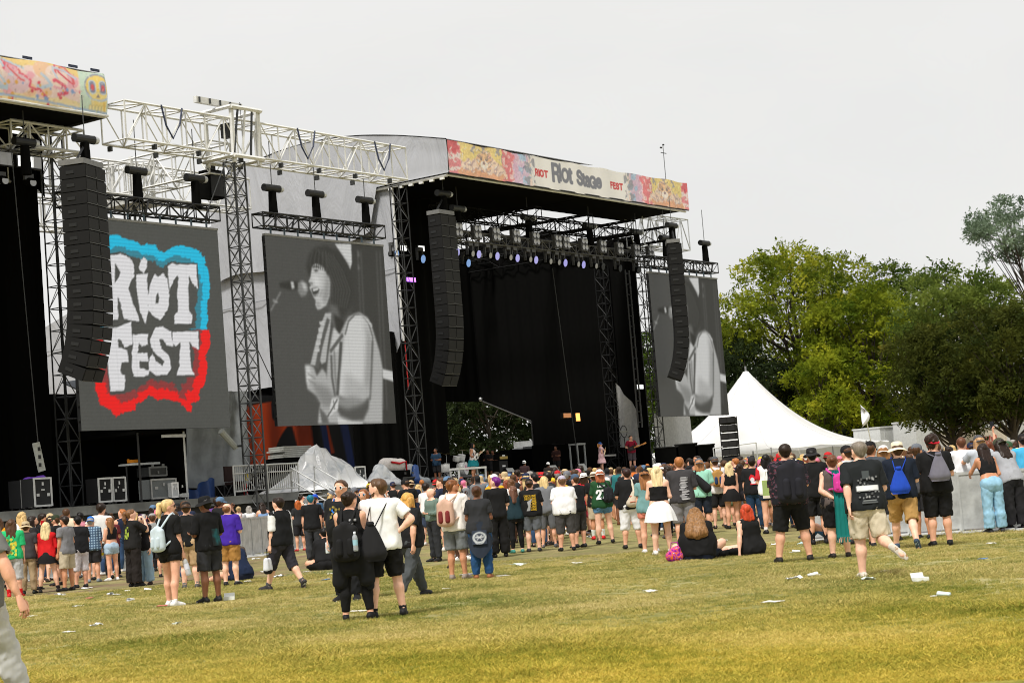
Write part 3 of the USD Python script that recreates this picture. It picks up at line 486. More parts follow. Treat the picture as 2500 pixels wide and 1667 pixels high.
 drape('crumpled grey tarp hung low between the logo screen and the lattice tower', P, 0.02, plain('grey_tarp_low', (0.26, 0.28, 0.29), 0.7, var=0.2, vscale=1.5))
 P = np.array([[W(s, 3.6 + 0.16 * math.sin(s * 9) * (3.3 - z), z) for z in (2.85 + 0.22 * math.sin(s * 2.6) + 0.05 * math.sin(s * 9), 2.6, 2.2)] for s in np.linspace(S(462, 1190, 3.6)[0], S(524, 1190, 3.6)[0], 30)]); drape('blue tarp bunched on the platform beside the grey tarp', P, 0.03, plain('blue_tarp', (0.015, 0.06, 0.22), 0.5))
 # orange backdrop of a third, smaller stage far behind
 img = Image.new('RGB', (640, 300), (14, 15, 17)); dr = ImageDraw.Draw(img); O, Bl = (168, 58, 18), (30, 48, 104)
 dr.polygon([(0, 40), (110, 20), (240, 30), (250, 300), (200, 300), (165, 110), (150, 110), (30, 300), (0, 300)], fill=O)
 dr.rounded_rectangle([95, 20, 160, 88], 12, fill=(16, 18, 24)); dr.rectangle([118, 30, 158, 78], fill=Bl)
 dr.polygon([(268, 60), (300, 60), (330, 210), (300, 215)], fill=O)
 for k, x in enumerate((262, 345, 410, 440, 500, 545, 600)):
  w = 24; dr.polygon([(x, 40), (x + w, 36), (x + w + 34, 250 + 16 * (k % 2)), (x + 26, 256 + 14 * (k % 3))], fill=Bl)
  if k in (2, 4, 5): dr.polygon([(x + w, 130), (x + w + 12, 120), (x + w + 26, 220), (x + w + 18, 220)], fill=O)
 dr.polygon([(520, 60), (532, 60), (540, 200), (528, 190)], fill=(180, 50, 25))
 o, z = S(596, 962, 12); o2, _ = S(990, 962, 12)
 art_panel(drape_thing('orange and black painted backdrop with blue letters behind the singer screen', 'backdrop', W((o + o2) / 2, 12, 3.4)), 'canvas', img, lambda u, v: W(o + (o2 - o) * u, 12 + 0.1 * np.sin(u * 40), 7.4 - 4.4 * v), 130, 60)
 rf = Thing('tent_roof', 'dark slate roof edge of the small stage behind the lattice tower', 'roof', W(-12, 10, 7)); P = np.array([[W(s, 9.6, 7.15 + 0.09 * (s + 14)), W(s, 11.8, 8.1 + 0.09 * (s + 14))] for s in np.linspace(-14.6, -7.0, 6)]); rf.part('sheet', sheet(P, 0.06), plain('slate_sheet', (0.06, 0.07, 0.085), 0.7)); P = np.array([[W(s, 9.6, 7.15 + 0.09 * (s + 14)), W(s, 9.55, 6.75 + 0.09 * (s + 14))] for s in np.linspace(-14.6, -7.0, 6)]); rf.part('valance', sheet(P, 0.04), '/World/Looks/slate_sheet')
 drape('black cloth wall behind the covered equipment in the gap between the stages', np.array([[W(s, 13 + 0.1 * math.sin(s * 5), z) for z in (7.6, 2.0)] for s in np.linspace(-15, 0.2, 60)]))
 drape('black cloth hung beneath the orange backdrop, behind the covered mound', np.array([[W(s, 9.0 + 0.1 * math.sin(s * 5), z) for z in (3.75, 2.2)] for s in np.linspace(-13.5, -1.0, 50)]))
 drape('black drape beside the lattice tower at the near wing of the farther stage', np.array([[W(s, 4.2 + 0.1 * math.sin(s * 6), z) for z in (9.8, 6, 2.2)] for s in np.linspace(-3.6, 0.4, 30)]))
def drape_thing(label, cat, loc): return Thing(cat, label, cat, loc)
def art_panel(t, name, img, fn, nu, nv, mat=None, gain=1.0, back=0.0, label=None):
 im = np.asarray(img.convert('RGB').resize((nu, nv), Image.LANCZOS), float)
 u, v = np.meshgrid((np.arange(nu)) / (nu - 1), np.arange(nv) / (nv - 1), indexing='ij')
 P = np.array([[fn(u[i, j], v[i, j]) for j in range(nv)] for i in range(nu)]) if nu * nv < 9000 else np.stack([np.stack([fn(u[i, j], v[i, j]) for j in range(nv)]) for i in range(nu)])
 V, q = sheet(P); col = lin(im.transpose(1, 0, 2).reshape(-1, 3)) * gain
 return t.part(name, (V, q[:, ::-1]), mat or painted('print'), smooth=True, col=col, label=label)
# the white bridge between the stages
def bridge():
 t = Thing('truss_bridge', 'white box truss bridging the two stages along their front', 'truss', W(-14.9, 0, 16.2))
 truss(t, W(-21.5, 0.0, 17.0), W(-4.1, 0.0, 17.0), DT * 1.35, UP * 1.5, 16, 0.055, 0.034, WHITE)
 g = lambda s, tt, z: boxv(W(s, tt, z), DS * 0.05, DT * 0.1, UP * 0.1)
 for k in range(14): t.part('clamp', g(-21.2 + 1.22 * k, 0.6 - 1.2 * (k % 2), 16.08), GREY)
 for k, s in enumerate((-19.6, -11.6, -6.4)): t.part('strap', path_tube([W(s + 0.02, -0.72, 17.8), W(s + 0.2, -0.74, 17.0), W(s + 0.55, -0.74, 16.5), W(s + 0.95, -0.74, 17.1), W(s + 1.15, -0.72, 17.8)], 0.04, 5), plain('navy_strap', (0.03, 0.04, 0.08), 0.7))
 t2 = Thing('truss_bridge', 'white box truss behind the front bridge, ending at the grey sheeting', 'truss', W(-12, 6.1, 16))
 truss(t2, W(-25.5, 6.1, 16.2), W(-8.2, 6.1, 16.2), DT * 1.3, UP * 1.4, 16, 0.05, 0.032, WHITE)
 t3 = Thing('truss_bridge', 'short white box truss running back from the lattice tower to the rear bridge', 'truss', W(-14.9, 3, 16)); truss(t3, W(-14.9, 0.8, 16.4), W(-14.9, 9.5, 16.4), DS * 1.3, UP * 1.4, 8, 0.05, 0.032, WHITE)
 t6 = Thing('truss_bridge', 'rearmost white truss half hidden by the front bridge and its tower', 'truss', W(-16, 11, 16)); truss(t6, W(-26, 11.5, 15.6), W(-11, 11.5, 15.6), DT * 1.2, UP * 1.3, 12, 0.055, 0.04, WHITE, joined=True)
 t4 = Thing('truss_bridge', 'white box truss poking out past the far end of the painted roof', 'truss', W(25, 2, 15.6))
 truss(t4, W(22.2, 3.2, 16.3), W(27.6, 3.2, 16.3), DT * 1.2, UP * 1.9, 6, 0.045, 0.032, ALU)
 t7 = Thing('truss_bridge', 'short white truss reaching under the end of the nearer roof', 'truss', W(-23.5, 2.2, 16)); truss(t7, W(-25.2, 2.2, 16.5), W(-21.6, 2.2, 16.5), DT * 1.2, UP * 0.9, 4, 0.06, 0.04, WHITE)
 # tower heads
 h = Thing('tower_head', 'white steel sleeve block with a lifting beam on top of the front lattice tower', 'tower head', W(-14.9, 0, 16.2))
 for ds in (-0.75, 0.75):
  for dt in (-0.75, 0.75): h.part('post', boxv(W(-14.9 + ds, dt, 17.1), DS * 0.07, DT * 0.07, UP * 1.2), WHITE)
 for z in (16.15, 18.2):
  for a, b2 in (((-0.9, -0.9), (0.9, -0.9)), ((0.9, -0.9), (0.9, 0.9)), ((0.9, 0.9), (-0.9, 0.9)), ((-0.9, 0.9), (-0.9, -0.9))): h.part('beam', bar(W(-14.9 + a[0], a[1], z), W(-14.9 + b2[0], b2[1], z), 0.09, 4), WHITE)
 for k in range(4): h.part('brace', bar(W(-14.9 - 0.8 + 0.5 * k, -0.8, 16.2), W(-14.9 - 0.4 + 0.42 * k, -0.8, 18.2), 0.05, 4), WHITE if k % 2 else GREY)
 h.part('lifting_beam', boxv(W(-15.6, 0, 18.5), DS * 1.35, DT * 0.09, UP * 0.13), WHITE)
 for k in range(5): h.part('stiffener', boxv(W(-16.8 + 0.6 * k, -0.1, 18.5), DS * 0.03, DT * 0.05, UP * 0.11), GREY)
 h.part('cable', bar(W(-14.35, -0.05, 18.7), W(-14.35, -0.1, 16.4), 0.015, 5), GREY); h.part('hoist', boxv(W(-15.3, -0.1, 17.35), DS * 0.16, DT * 0.2, UP * 0.3), BLACK)
 h2 = Thing('tower_head', 'white sleeve block of the rear tower between the speakers and the front tower', 'tower head', W(-14.9, 6.1, 15.6))
 for ds in (-0.6, 0.6):
  for dt in (-0.6, 0.6): h2.part('post', boxv(W(-14.9 + ds, 6.1 + dt, 16.2), DS * 0.07, DT * 0.07, UP * 1.0), WHITE)
 for k in range(5): h2.part('brace', bar(W(-15.5 + 0.1 * k, 5.4, 15.3), W(-15.6 + 0.36 * k, 5.4, 17.0), 0.06, 4), WHITE)
 h2.part('plate', boxv(W(-14.9, 6.1, 15.2), DS * 0.9, DT * 0.9, UP * 0.06), WHITE)
 # towers
 tower('tall grey lattice tower between the logo screen and the singer screen', -14.9, 0.0, 2.2 - 2.0, 16.1, 0.62, GREY, 22, 0.042, 0.02, x=True)
 tower('dark rear lattice tower mostly hidden by the logo screen', -14.9, 6.1, 0.3, 15.2, 0.62, GREY, 14, 0.05, 0.026, joined=True, x=True)
 tower('slim lattice tower at the corner of the nearer black stage', -21.75, 3.4, 2.2, 17.1, 0.62, GREY, 17, 0.032, 0.02)
 tower('slim dark lattice tower at the near corner of the farther stage', -0.1, 3.1, 2.2, 16.9, 0.6, plain('tower_dim', (0.03, 0.031, 0.031), 0.5, 0.3), 17, 0.03, 0.02)
 tower('pale lattice tower at the far corner of the stage beside the bass player', 23.4, 3.6, 2.2, 15.2, 0.62, plain('tower_mid', (0.08, 0.083, 0.08), 0.5, 0.3), 16, 0.035, 0.022)
 tower('black lattice tower standing right behind the pale one at the far wing', 22.6, 6.0, 2.2, 14.6, 0.6, BLACK, 16, 0.035, 0.022, joined=True)
 tower('short black lattice tower in front of the orange backdrop', -9.6, 7.0, 2.2, 8.0, 0.6, BLACK, 8, 0.035, 0.022, joined=True, x=True)
 for k, s in enumerate((19.3, 24.9)):
  th = Thing('ladder', ('dark ladder-like mast left of the rear screen', 'dark cable mast hanging below the rear screen')[k], 'mast', W(s - 1.6, 1.2, 2.2)) if k == 0 else None
  if th:
   for ds in (-0.2, 0.2): th.part('rail', bar(W(s - 1.6 + ds, 1.2, 4.5), W(s - 1.6 + ds, 1.2, 13.4), 0.05, 5), BLACK)
   for q in range(15): th.part('rung', bar(W(s - 1.8, 1.2, 4.8 + 0.6 * q), W(s - 1.4, 1.2, 4.8 + 0.6 * q), 0.035, 5), BLACK)
# screens, hung on black trusses with chain motors
def motor(t, p, mat, z1=17.2):
 p = np.asarray(p, float)
 t.part('motor', bar(p - DS * 0.5, p + DS * 0.45, 0.165, 12), mat, smooth=False)
 t.part('motor_cover', bar(p + DS * 0.45, p + DS * 0.64, 0.17, 12, 0.13), ALU)
 t.part('chain_bag', bar(p - UP * 0.15, p - UP * 1.25, 0.17, 10, 0.21), CLOTH_BLACK); t.part('chain', bar(p, [p[0], p[1], z1], 0.02, 5), GREY)
def screens():
 W1, H1 = 7.9, 8.1; N = 168
 rows = np.arange(N)
 def led(img):
  a = np.asarray(img.resize((N, N), Image.LANCZOS), float); bright = a.mean(2, keepdims=True) / 255.0
  a *= 1 - 0.08 * (rows[:, None, None] % 3 == 0) * np.clip(bright * 2, 0, 1); a *= 1 - 0.03 * (rows[None, :, None] % 21 == 0); a = a + rng.normal(0, 2.0, a.shape[:2])[..., None]
  return Image.fromarray(np.clip(a, 0, 255).astype(np.uint8))
 K = 3; sz = N * K
 def canvas(s0, z0, pts, t=0.0): return [((S(x, y, t)[0] - s0) / W1 * sz, (z0 - S(x, y, t)[1]) / H1 * sz) for x, y in pts]
 # the logo
 c = lambda pts: canvas(-24.05, 13.1, [(x / 2.45, 600 + y / 2.45) for x, y in pts]); q = lambda pts: canvas(-24.05, 13.1, pts)
 img = Image.new('RGB', (sz, sz), (74, 75, 71)); d = ImageDraw.Draw(img)
 out_top = [(228, 600), (240, 588), (255, 584), (270, 577), (285, 574), (300, 583), (330, 590), (345, 601), (360, 597), (380, 600), (388, 614), (402, 618), (420, 605), (440, 600), (465, 605), (485, 613), (498, 630), (500, 646), (508, 660), (512, 690), (511, 720), (504, 745), (507, 772), (505, 804)]
 out_bot = [(510, 806), (512, 845), (500, 868), (506, 896), (500, 935), (487, 950), (484, 978), (466, 982), (467, 1006), (450, 996), (440, 980), (420, 978), (400, 970), (385, 976), (364, 962), (350, 979), (331, 984), (329, 1001), (305, 1003), (285, 1016), (275, 1004), (265, 995), (250, 990), (243, 984), (242, 962), (232, 950), (235, 910), (228, 898), (234, 870), (240, 848), (236, 830)]
 def rough(pts, amp, seed):
  R = np.random.default_rng(seed); o = []
  for (x0, y0), (x1, y1) in zip(pts, pts[1:]):
   for f in np.linspace(0, 1, 6, endpoint=False): o.append((x0 + (x1 - x0) * f + R.normal() * amp, y0 + (y1 - y0) * f + R.normal() * amp))
  return o + [pts[-1]]
 cen = np.array([370, 790.0]); ins = lambda pts, f: [tuple(cen + (np.array(p) - cen) * f) for p in pts]
 d.polygon(q(rough(out_top, 1.4, 1) + [(470, 806), (232, 806)]), fill=(20, 186, 222)); d.polygon(q([(236, 830), (470, 806)] + rough(out_bot, 1.4, 2)), fill=(236, 10, 12))
 d.polygon(q(rough(ins(out_top, 0.87), 2.0, 3) + [(440, 806), (255, 806)]), fill=(48, 130, 148)); d.polygon(q([(255, 812), (450, 806)] + rough(ins(out_bot, 0.86), 2.0, 4)), fill=(140, 52, 52))
 d.polygon(q(rough(ins(out_top, 0.79), 2.0, 5) + [(430, 806), (265, 806)]), fill=(74, 75, 71)); d.polygon(q([(265, 806), (440, 800)] + rough(ins(out_bot, 0.76), 2.5, 6)), fill=(74, 75, 71))
 Wt, Dk = (222, 221, 222), (70, 71, 68)
 glyphs = [[(618, 75), (660, 62), (720, 52), (775, 75), (800, 110), (803, 180), (768, 252), (792, 330), (836, 455), (742, 438), (722, 340), (703, 298), (708, 440), (616, 452)],
    [(832, 135), (845, 85), (862, 70), (880, 92), (880, 125), (862, 165), (838, 150)], [(818, 176), (880, 166), (882, 260), (890, 375), (868, 466), (838, 385), (815, 240)],
    [(925, 172), (945, 190), (975, 166), (1000, 205), (1012, 300), (1008, 360), (985, 415), (958, 446), (915, 420), (890, 385), (884, 310), (898, 232)],
    [(1003, 125), (1030, 106), (1060, 116), (1172, 114), (1182, 258), (1150, 226), (1128, 180), (1124, 300), (1132, 392), (1148, 412), (1146, 464), (1044, 466), (1046, 410), (1064, 395), (1060, 300), (1066, 176), (1040, 200), (1014, 268)],
    [(612, 492), (700, 488), (786, 452), (792, 590), (745, 604), (722, 560), (706, 556), (708, 606), (762, 622), (772, 694), (728, 694), (722, 762), (748, 776), (746, 860), (664, 868), (652, 740), (632, 600)],
    [(796, 532), (886, 524), (884, 590), (846, 602), (830, 572), (824, 640), (880, 640), (888, 690), (834, 688), (836, 728), (892, 744), (886, 776), (806, 782), (790, 740), (792, 640)],
    [(900, 552), (930, 492), (975, 482), (1020, 512), (1034, 600), (996, 594), (978, 556), (952, 560), (964, 610), (1010, 660), (1024, 730), (1000, 768), (930, 772), (892, 742), (890, 690), (912, 640), (932, 690), (972, 716), (982, 690), (930, 640), (902, 600)],
    [(1032, 516), (1182, 512), (1186, 618), (1150, 600), (1132, 566), (1136, 660), (1142, 732), (1162, 768), (1054, 774), (1072, 720), (1080, 576), (1052, 600), (1034, 580)]]
 for gl in glyphs:
  p = np.array(gl, float); m = p.mean(0); d.polygon(c([tuple(m + (a - m) * 1.08 + [0, 3]) for a in p]), fill=Dk)
 for k, gl in enumerate(glyphs): d.polygon(c(rough(gl + gl[:1], 1.6, 20 + k)), fill=Wt)
 for hole in ([(690, 108), (722, 160), (712, 190), (688, 222)], [(944, 282), (952, 310), (946, 345), (930, 345), (934, 300)]): d.polygon(c(hole), fill=Dk)
 logo = led(img)
 # the singer, black and white, in soft tones
 img = Image.new('L', (sz, sz), 70); q = lambda pts: canvas(-13.33, 13.1, pts); c5 = lambda pts: q([(640 + x / 1.829, 560 + y / 1.829) for x, y in pts])
 def soft(pts, v, r=3, line=0):
  nonlocal img
  mk = Image.new('L', (sz, sz), 0); e = ImageDraw.Draw(mk); (e.line(c5(pts), fill=255, width=line, joint='curve') if line else e.polygon(c5(pts), fill=255)); img = Image.composite(Image.new('L', (sz, sz), v), img, mk.filter(ImageFilter.GaussianBlur(r)))
 soft([(330, 60), (545, 70), (610, 880), (440, 880), (420, 500)], 50, 14)
 for x in (432, 446, 515, 530): soft([(x - 6, 100), (x + 26, 800)], 84, 3, 4)
 soft([(425, 90), (435, 120), (425, 125)], 100, 3); soft([(428, 155), (438, 180), (426, 182)], 96, 3)
 soft([(325, 66), (396, 68), (400, 150), (392, 182), (372, 140)], 204, 2)
 soft([(235, 84), (285, 72), (340, 100), (385, 160), (410, 250), (405, 330), (360, 400), (310, 380), (300, 300), (300, 200), (260, 150), (225, 160), (205, 200), (198, 170), (210, 115)], 47, 5)
 for k in range(26): t0 = k / 25; soft([(232 + 90 * t0, 88 + 30 * t0), (258 + 110 * t0, 150 + 40 * t0), (292 + 108 * t0, 250 + 30 * t0), (300 + 80 * t0, 350)], (62, 38, 70)[k % 3], 2, 3)
 soft([(300, 330), (335, 345), (350, 400), (330, 450), (300, 400)], 92, 5); soft([(318, 380), (360, 400), (372, 470), (345, 480), (330, 440)], 40, 4)
 soft([(222, 160), (240, 153), (268, 158), (292, 185), (303, 240), (300, 300), (285, 340), (262, 356), (248, 358), (238, 338), (240, 318), (228, 300), (222, 280), (212, 262), (220, 248), (208, 236), (218, 212), (220, 185)], 190, 2)
 soft([(280, 175), (303, 235), (300, 300), (280, 342), (270, 300), (284, 240)], 142, 7); soft([(226, 205), (250, 215), (262, 245), (246, 258), (232, 245)], 214, 6); soft([(240, 318), (262, 330), (258, 354), (246, 354)], 160, 4); soft([(214, 236), (226, 240), (228, 250), (216, 248)], 128, 2)
 soft([(226, 172), (244, 166), (256, 172)], 70, 2, 5); soft([(230, 184), (244, 180), (252, 186), (240, 192)], 78, 2); soft([(221, 266), (246, 260), (256, 270), (250, 288), (236, 300), (228, 292)], 58, 2); soft([(226, 268), (248, 263), (252, 270), (230, 278)], 226, 1.5); soft([(232, 294), (244, 296), (252, 286)], 150, 2, 5); soft([(258, 300), (270, 270)], 150, 3, 5)
 soft([(205, 190), (215, 130), (240, 96), (262, 120), (300, 190), (296, 215), (276, 172), (240, 150), (222, 168), (210, 215)], 44, 3)
 for k in range(9): soft([(228 + 7 * k, 100), (216 + 9 * k, 140), (214 + 9.5 * k, 166 + 3 * k)], (66, 40)[k % 2], 1.5, 3)
 soft([(78, 240), (130, 232), (165, 236), (165, 268), (130, 272), (82, 262)], 42, 3); soft([(128, 234), (140, 236), (146, 264), (134, 268)], 186, 2); soft([(160, 240), (180, 230), (200, 244), (206, 270), (196, 296), (176, 302), (162, 280)], 128, 3); soft([(176, 234), (196, 246), (200, 274), (186, 268)], 196, 4); soft([(40, 362), (84, 280)], 118, 2, 6); soft([(50, 316), (70, 326)], 150, 2, 6)
 soft([(318, 440), (345, 470), (365, 430), (385, 390), (430, 370), (470, 395), (490, 440), (522, 540), (536, 620), (536, 864), (250, 864), (255, 800), (285, 700), (296, 560)], 172, 3)
 soft([(322, 440), (352, 480), (356, 520), (318, 560), (306, 540)], 196, 3); soft([(360, 470), (330, 510), (304, 545)], 88, 2, 11); soft([(352, 500), (346, 620), (336, 740)], 74, 2, 13); soft([(308, 560), (312, 660), (326, 745)], 92, 2, 9); soft([(322, 540), (326, 640), (332, 720)], 120, 3, 7)
 soft([(368, 470), (384, 410), (412, 384), (440, 384), (470, 420), (488, 480), (486, 560), (480, 680), (476, 760), (440, 790), (380, 770), (345, 740), (350, 640), (362, 540)], 204, 4); soft([(455, 400), (488, 480), (486, 600), (478, 740), (452, 740), (462, 600), (466, 480)], 146, 9); soft([(370, 470), (386, 408), (414, 380), (442, 378), (474, 418), (492, 480), (488, 580)], 112, 1.5, 6); soft([(432, 372), (470, 400), (490, 425), (488, 440), (468, 410)], 190, 2); soft([(492, 500), (486, 640), (480, 760)], 100, 2.5, 8); soft([(372, 640), (360, 740), (420, 770), (474, 740), (476, 700)], 176, 9)
 soft([(345, 742), (400, 772), (450, 766), (478, 745), (474, 800), (450, 852), (400, 850), (350, 830), (330, 790)], 76, 4); soft([(328, 750), (400, 742), (470, 760), (430, 786), (380, 800), (340, 785)], 138, 6)
 soft([(338, 836), (380, 852), (450, 858), (446, 866), (340, 866)], 208, 2)
 soft([(192, 604), (214, 604), (232, 616), (244, 654), (268, 620), (284, 640), (294, 690), (310, 740), (330, 752), (326, 790), (275, 795), (244, 740), (202, 710)], 172, 3); soft([(222, 680), (290, 700), (326, 752), (324, 790), (275, 792), (246, 742)], 132, 8); soft([(196, 610), (212, 612), (220, 660), (208, 690), (200, 680)], 206, 4); soft([(204, 640), (238, 664)], 128, 2, 4); soft([(206, 668), (240, 690)], 128, 2, 4)
 soft([(282, 374), (308, 372), (304, 440), (292, 520), (284, 590), (266, 600), (258, 580), (246, 610), (216, 602), (236, 520), (258, 440)], 176, 2); soft([(296, 400), (276, 470), (258, 540), (244, 620)], 84, 2, 14)
 for k in range(5): soft([(256 - 5 * k, 412 + 30 * k), (276 - 5 * k, 410 + 30 * k), (276 - 5 * k, 424 + 30 * k), (258 - 5 * k, 426 + 30 * k)], 196, 1.5)
 soft([(312, 752), (342, 752), (338, 800), (300, 832), (304, 790)], 210, 2); soft([(292, 834), (312, 800), (336, 756)], 92, 1.5, 6); soft([(318, 760), (322, 800)], 110, 1.5, 4); soft([(255, 790), (290, 830), (300, 864), (268, 864)], 92, 3)
 soft([(536, 622), (584, 634), (588, 678), (538, 662)], 202, 2)
 a_ = np.asarray(img, float); a_ = 70 + (a_ - 70) * 0.97; img = Image.fromarray(np.clip(np.stack([a_ + 1, a_ + 1, a_ - 2], -1), 0, 255).astype(np.uint8)); sing = led(img)
 mat = painted('led_face', 0.7, emit=SCREEN)
 for s0, zt, pic, lab, ms in ((-24.05, 13.1, logo, 'hanging video screen showing white RIOT FEST letters edged in blue and red', (-20.2, -17.0)), (-13.33, 13.1, sing, 'hanging video screen showing a black and white singer with guitar, between the towers', (-12.4, -9.6, -6.2)), (18.0, 13.1, sing, 'rear video screen half hidden by hanging speakers, showing the same singer', (25.2, 20.6))):
  t = Thing('video_screen', lab, 'video screen', W(s0 + W1 / 2, 0, zt - H1))
  art_panel(t, 'display', pic, lambda u, v: W(s0 + W1 * u, 0.0, zt - H1 * v), N if s0 < 0 else 96, N if s0 < 0 else 96, mat)
  t.part('cabinet', boxv(W(s0 + W1 / 2, 0.09, zt - H1 / 2), DS * W1 / 2, DT * 0.08, UP * H1 / 2), BLACK); t.part('top_rail', boxv(W(s0 + W1 / 2, 0.05, zt + 0.05), DS * W1 / 2, DT * 0.09, UP * 0.045), plain('rail_grey', (0.2, 0.2, 0.19), 0.6))
  for k in range(9): t.part('hanger', bar(W(s0 + 0.5 + 0.86 * k, 0.1, zt + 0.08), W(s0 + 0.5 + 0.86 * k, 0.1, zt + 0.42), 0.045, 5), plain('hanger_blue', (0.05, 0.08, 0.11), 0.5))
  for k in range(14): t.part('side_clip', boxv(W(s0 - 0.03, 0.06, zt - 0.4 - 0.56 * k), DS * 0.03, DT * 0.05, UP * 0.05), BLACK)
  h = Thing('screen_truss', ('black lattice truss carrying the logo screen', 'black lattice truss carrying the singer screen', 'black lattice truss carrying the rear screen')[0 if s0 < -20 else 1 if s0 < 0 else 2], 'truss', W(s0 + W1 / 2, 0.2, 13.5))
  truss(h, W(s0 - 0.1, 0.25, 13.8), W(s0 + W1 + 0.15, 0.25, 13.8), DT * 0.62, UP * 0.58, 11, 0.04, 0.026, BLACK)
  for k in range(7): h.part('curved_gusset', path_tube([W(s0 + 0.6 + 1.1 * k, -0.06, 13.53), W(s0 + 0.75 + 1.1 * k, -0.08, 13.95), W(s0 + 1.05 + 1.1 * k, -0.06, 14.06)], 0.05, 4), BLACK)
  for s in ms: motor(h, W(s, 0.25, 15.25 if s0 < 0 else 15.3), BLACK, 17.3)
# hanging line arrays
def array_of_speakers(label, px, py, t0, n, yaw, ztop, zbot, group='line arrays hung beside the stages', w=1.32, dep=0.75, bend=0.55):
 s, _ = S(px, py, t0); b = W(s, t0, zbot); t = Thing('line_array', label, 'loudspeaker', b)
 blk = plain('speaker_black', (0.005, 0.005, 0.0049), 0.8, spec=0.3); gr = plain('speaker_grille', (0.0065, 0.0065, 0.0063), 0.85, var=0.25, vscale=30); ed = plain('speaker_edge', (0.09, 0.09, 0.085), 0.5, 0.3)
 N = -DT * math.cos(yaw) + DS * math.sin(yaw); R = np.cross(UP, -N) * -1; R = np.cross(N, UP); R = -R   # R points to the reader's right when seen from the front
 hgt = (ztop - zbot) / n; p = W(s, t0, ztop); tilt = 0.0
 t.part('top_frame', boxv(p + UP * 0.14 + N * -0.05, R * w / 2, N * dep / 2, UP * 0.10), plain('frame_grey', (0.17, 0.17, 0.165), 0.5, 0.3))
 for k in range(n):
  f = k / (n - 1); tilt = math.radians(24) * max(0, (f - bend) / (1 - bend)) ** 1.6
  u = UP * math.cos(tilt) + N * math.sin(tilt) * 1.0; nn = N * math.cos(tilt) - UP * math.sin(tilt); c = p - u * hgt / 2
  cb = t.part('cabinet', boxv(c, R * w / 2, nn * dep / 2, u * (hgt / 2 - 0.015)), blk)
  for sx in (-1, 1): t.part('grille', boxv(c + R * sx * w * 0.247 + nn * (dep / 2 + 0.012), R * w * 0.228, nn * 0.012, u * (hgt / 2 - 0.045)), gr, under=cb)
  for sx in (-1, 1): t.part('edge_strip', boxv(c + R * sx * w * 0.247 + nn * (dep / 2 + 0.014) - u * (hgt / 2 - 0.02), R * w * 0.238, nn * 0.013, u * 0.012), ed, under=cb)
  t.part('badge', boxv(c + R * 0.0 + nn * (dep / 2 + 0.01) - u * (hgt / 2 - 0.07), R * 0.018, nn * 0.012, u * 0.025), ed, under=cb)
  for sx in (-1, 1): t.part('side_handle', boxv(c + R * sx * (w / 2 + 0.01) + nn * -0.1, R * 0.01, nn * 0.16, u * 0.06), BLACK, under=cb)
  p = p - u * hgt
 motor(t, W(s, t0, ztop + 1.15) + R * 0.3, BLACK, 17.4); t.part('yoke', bar(W(s, t0, ztop + 0.25) - R * 0.4, W(s, t0, ztop + 0.9) + R * 0.25, 0.06, 4), BLACK)
 return t
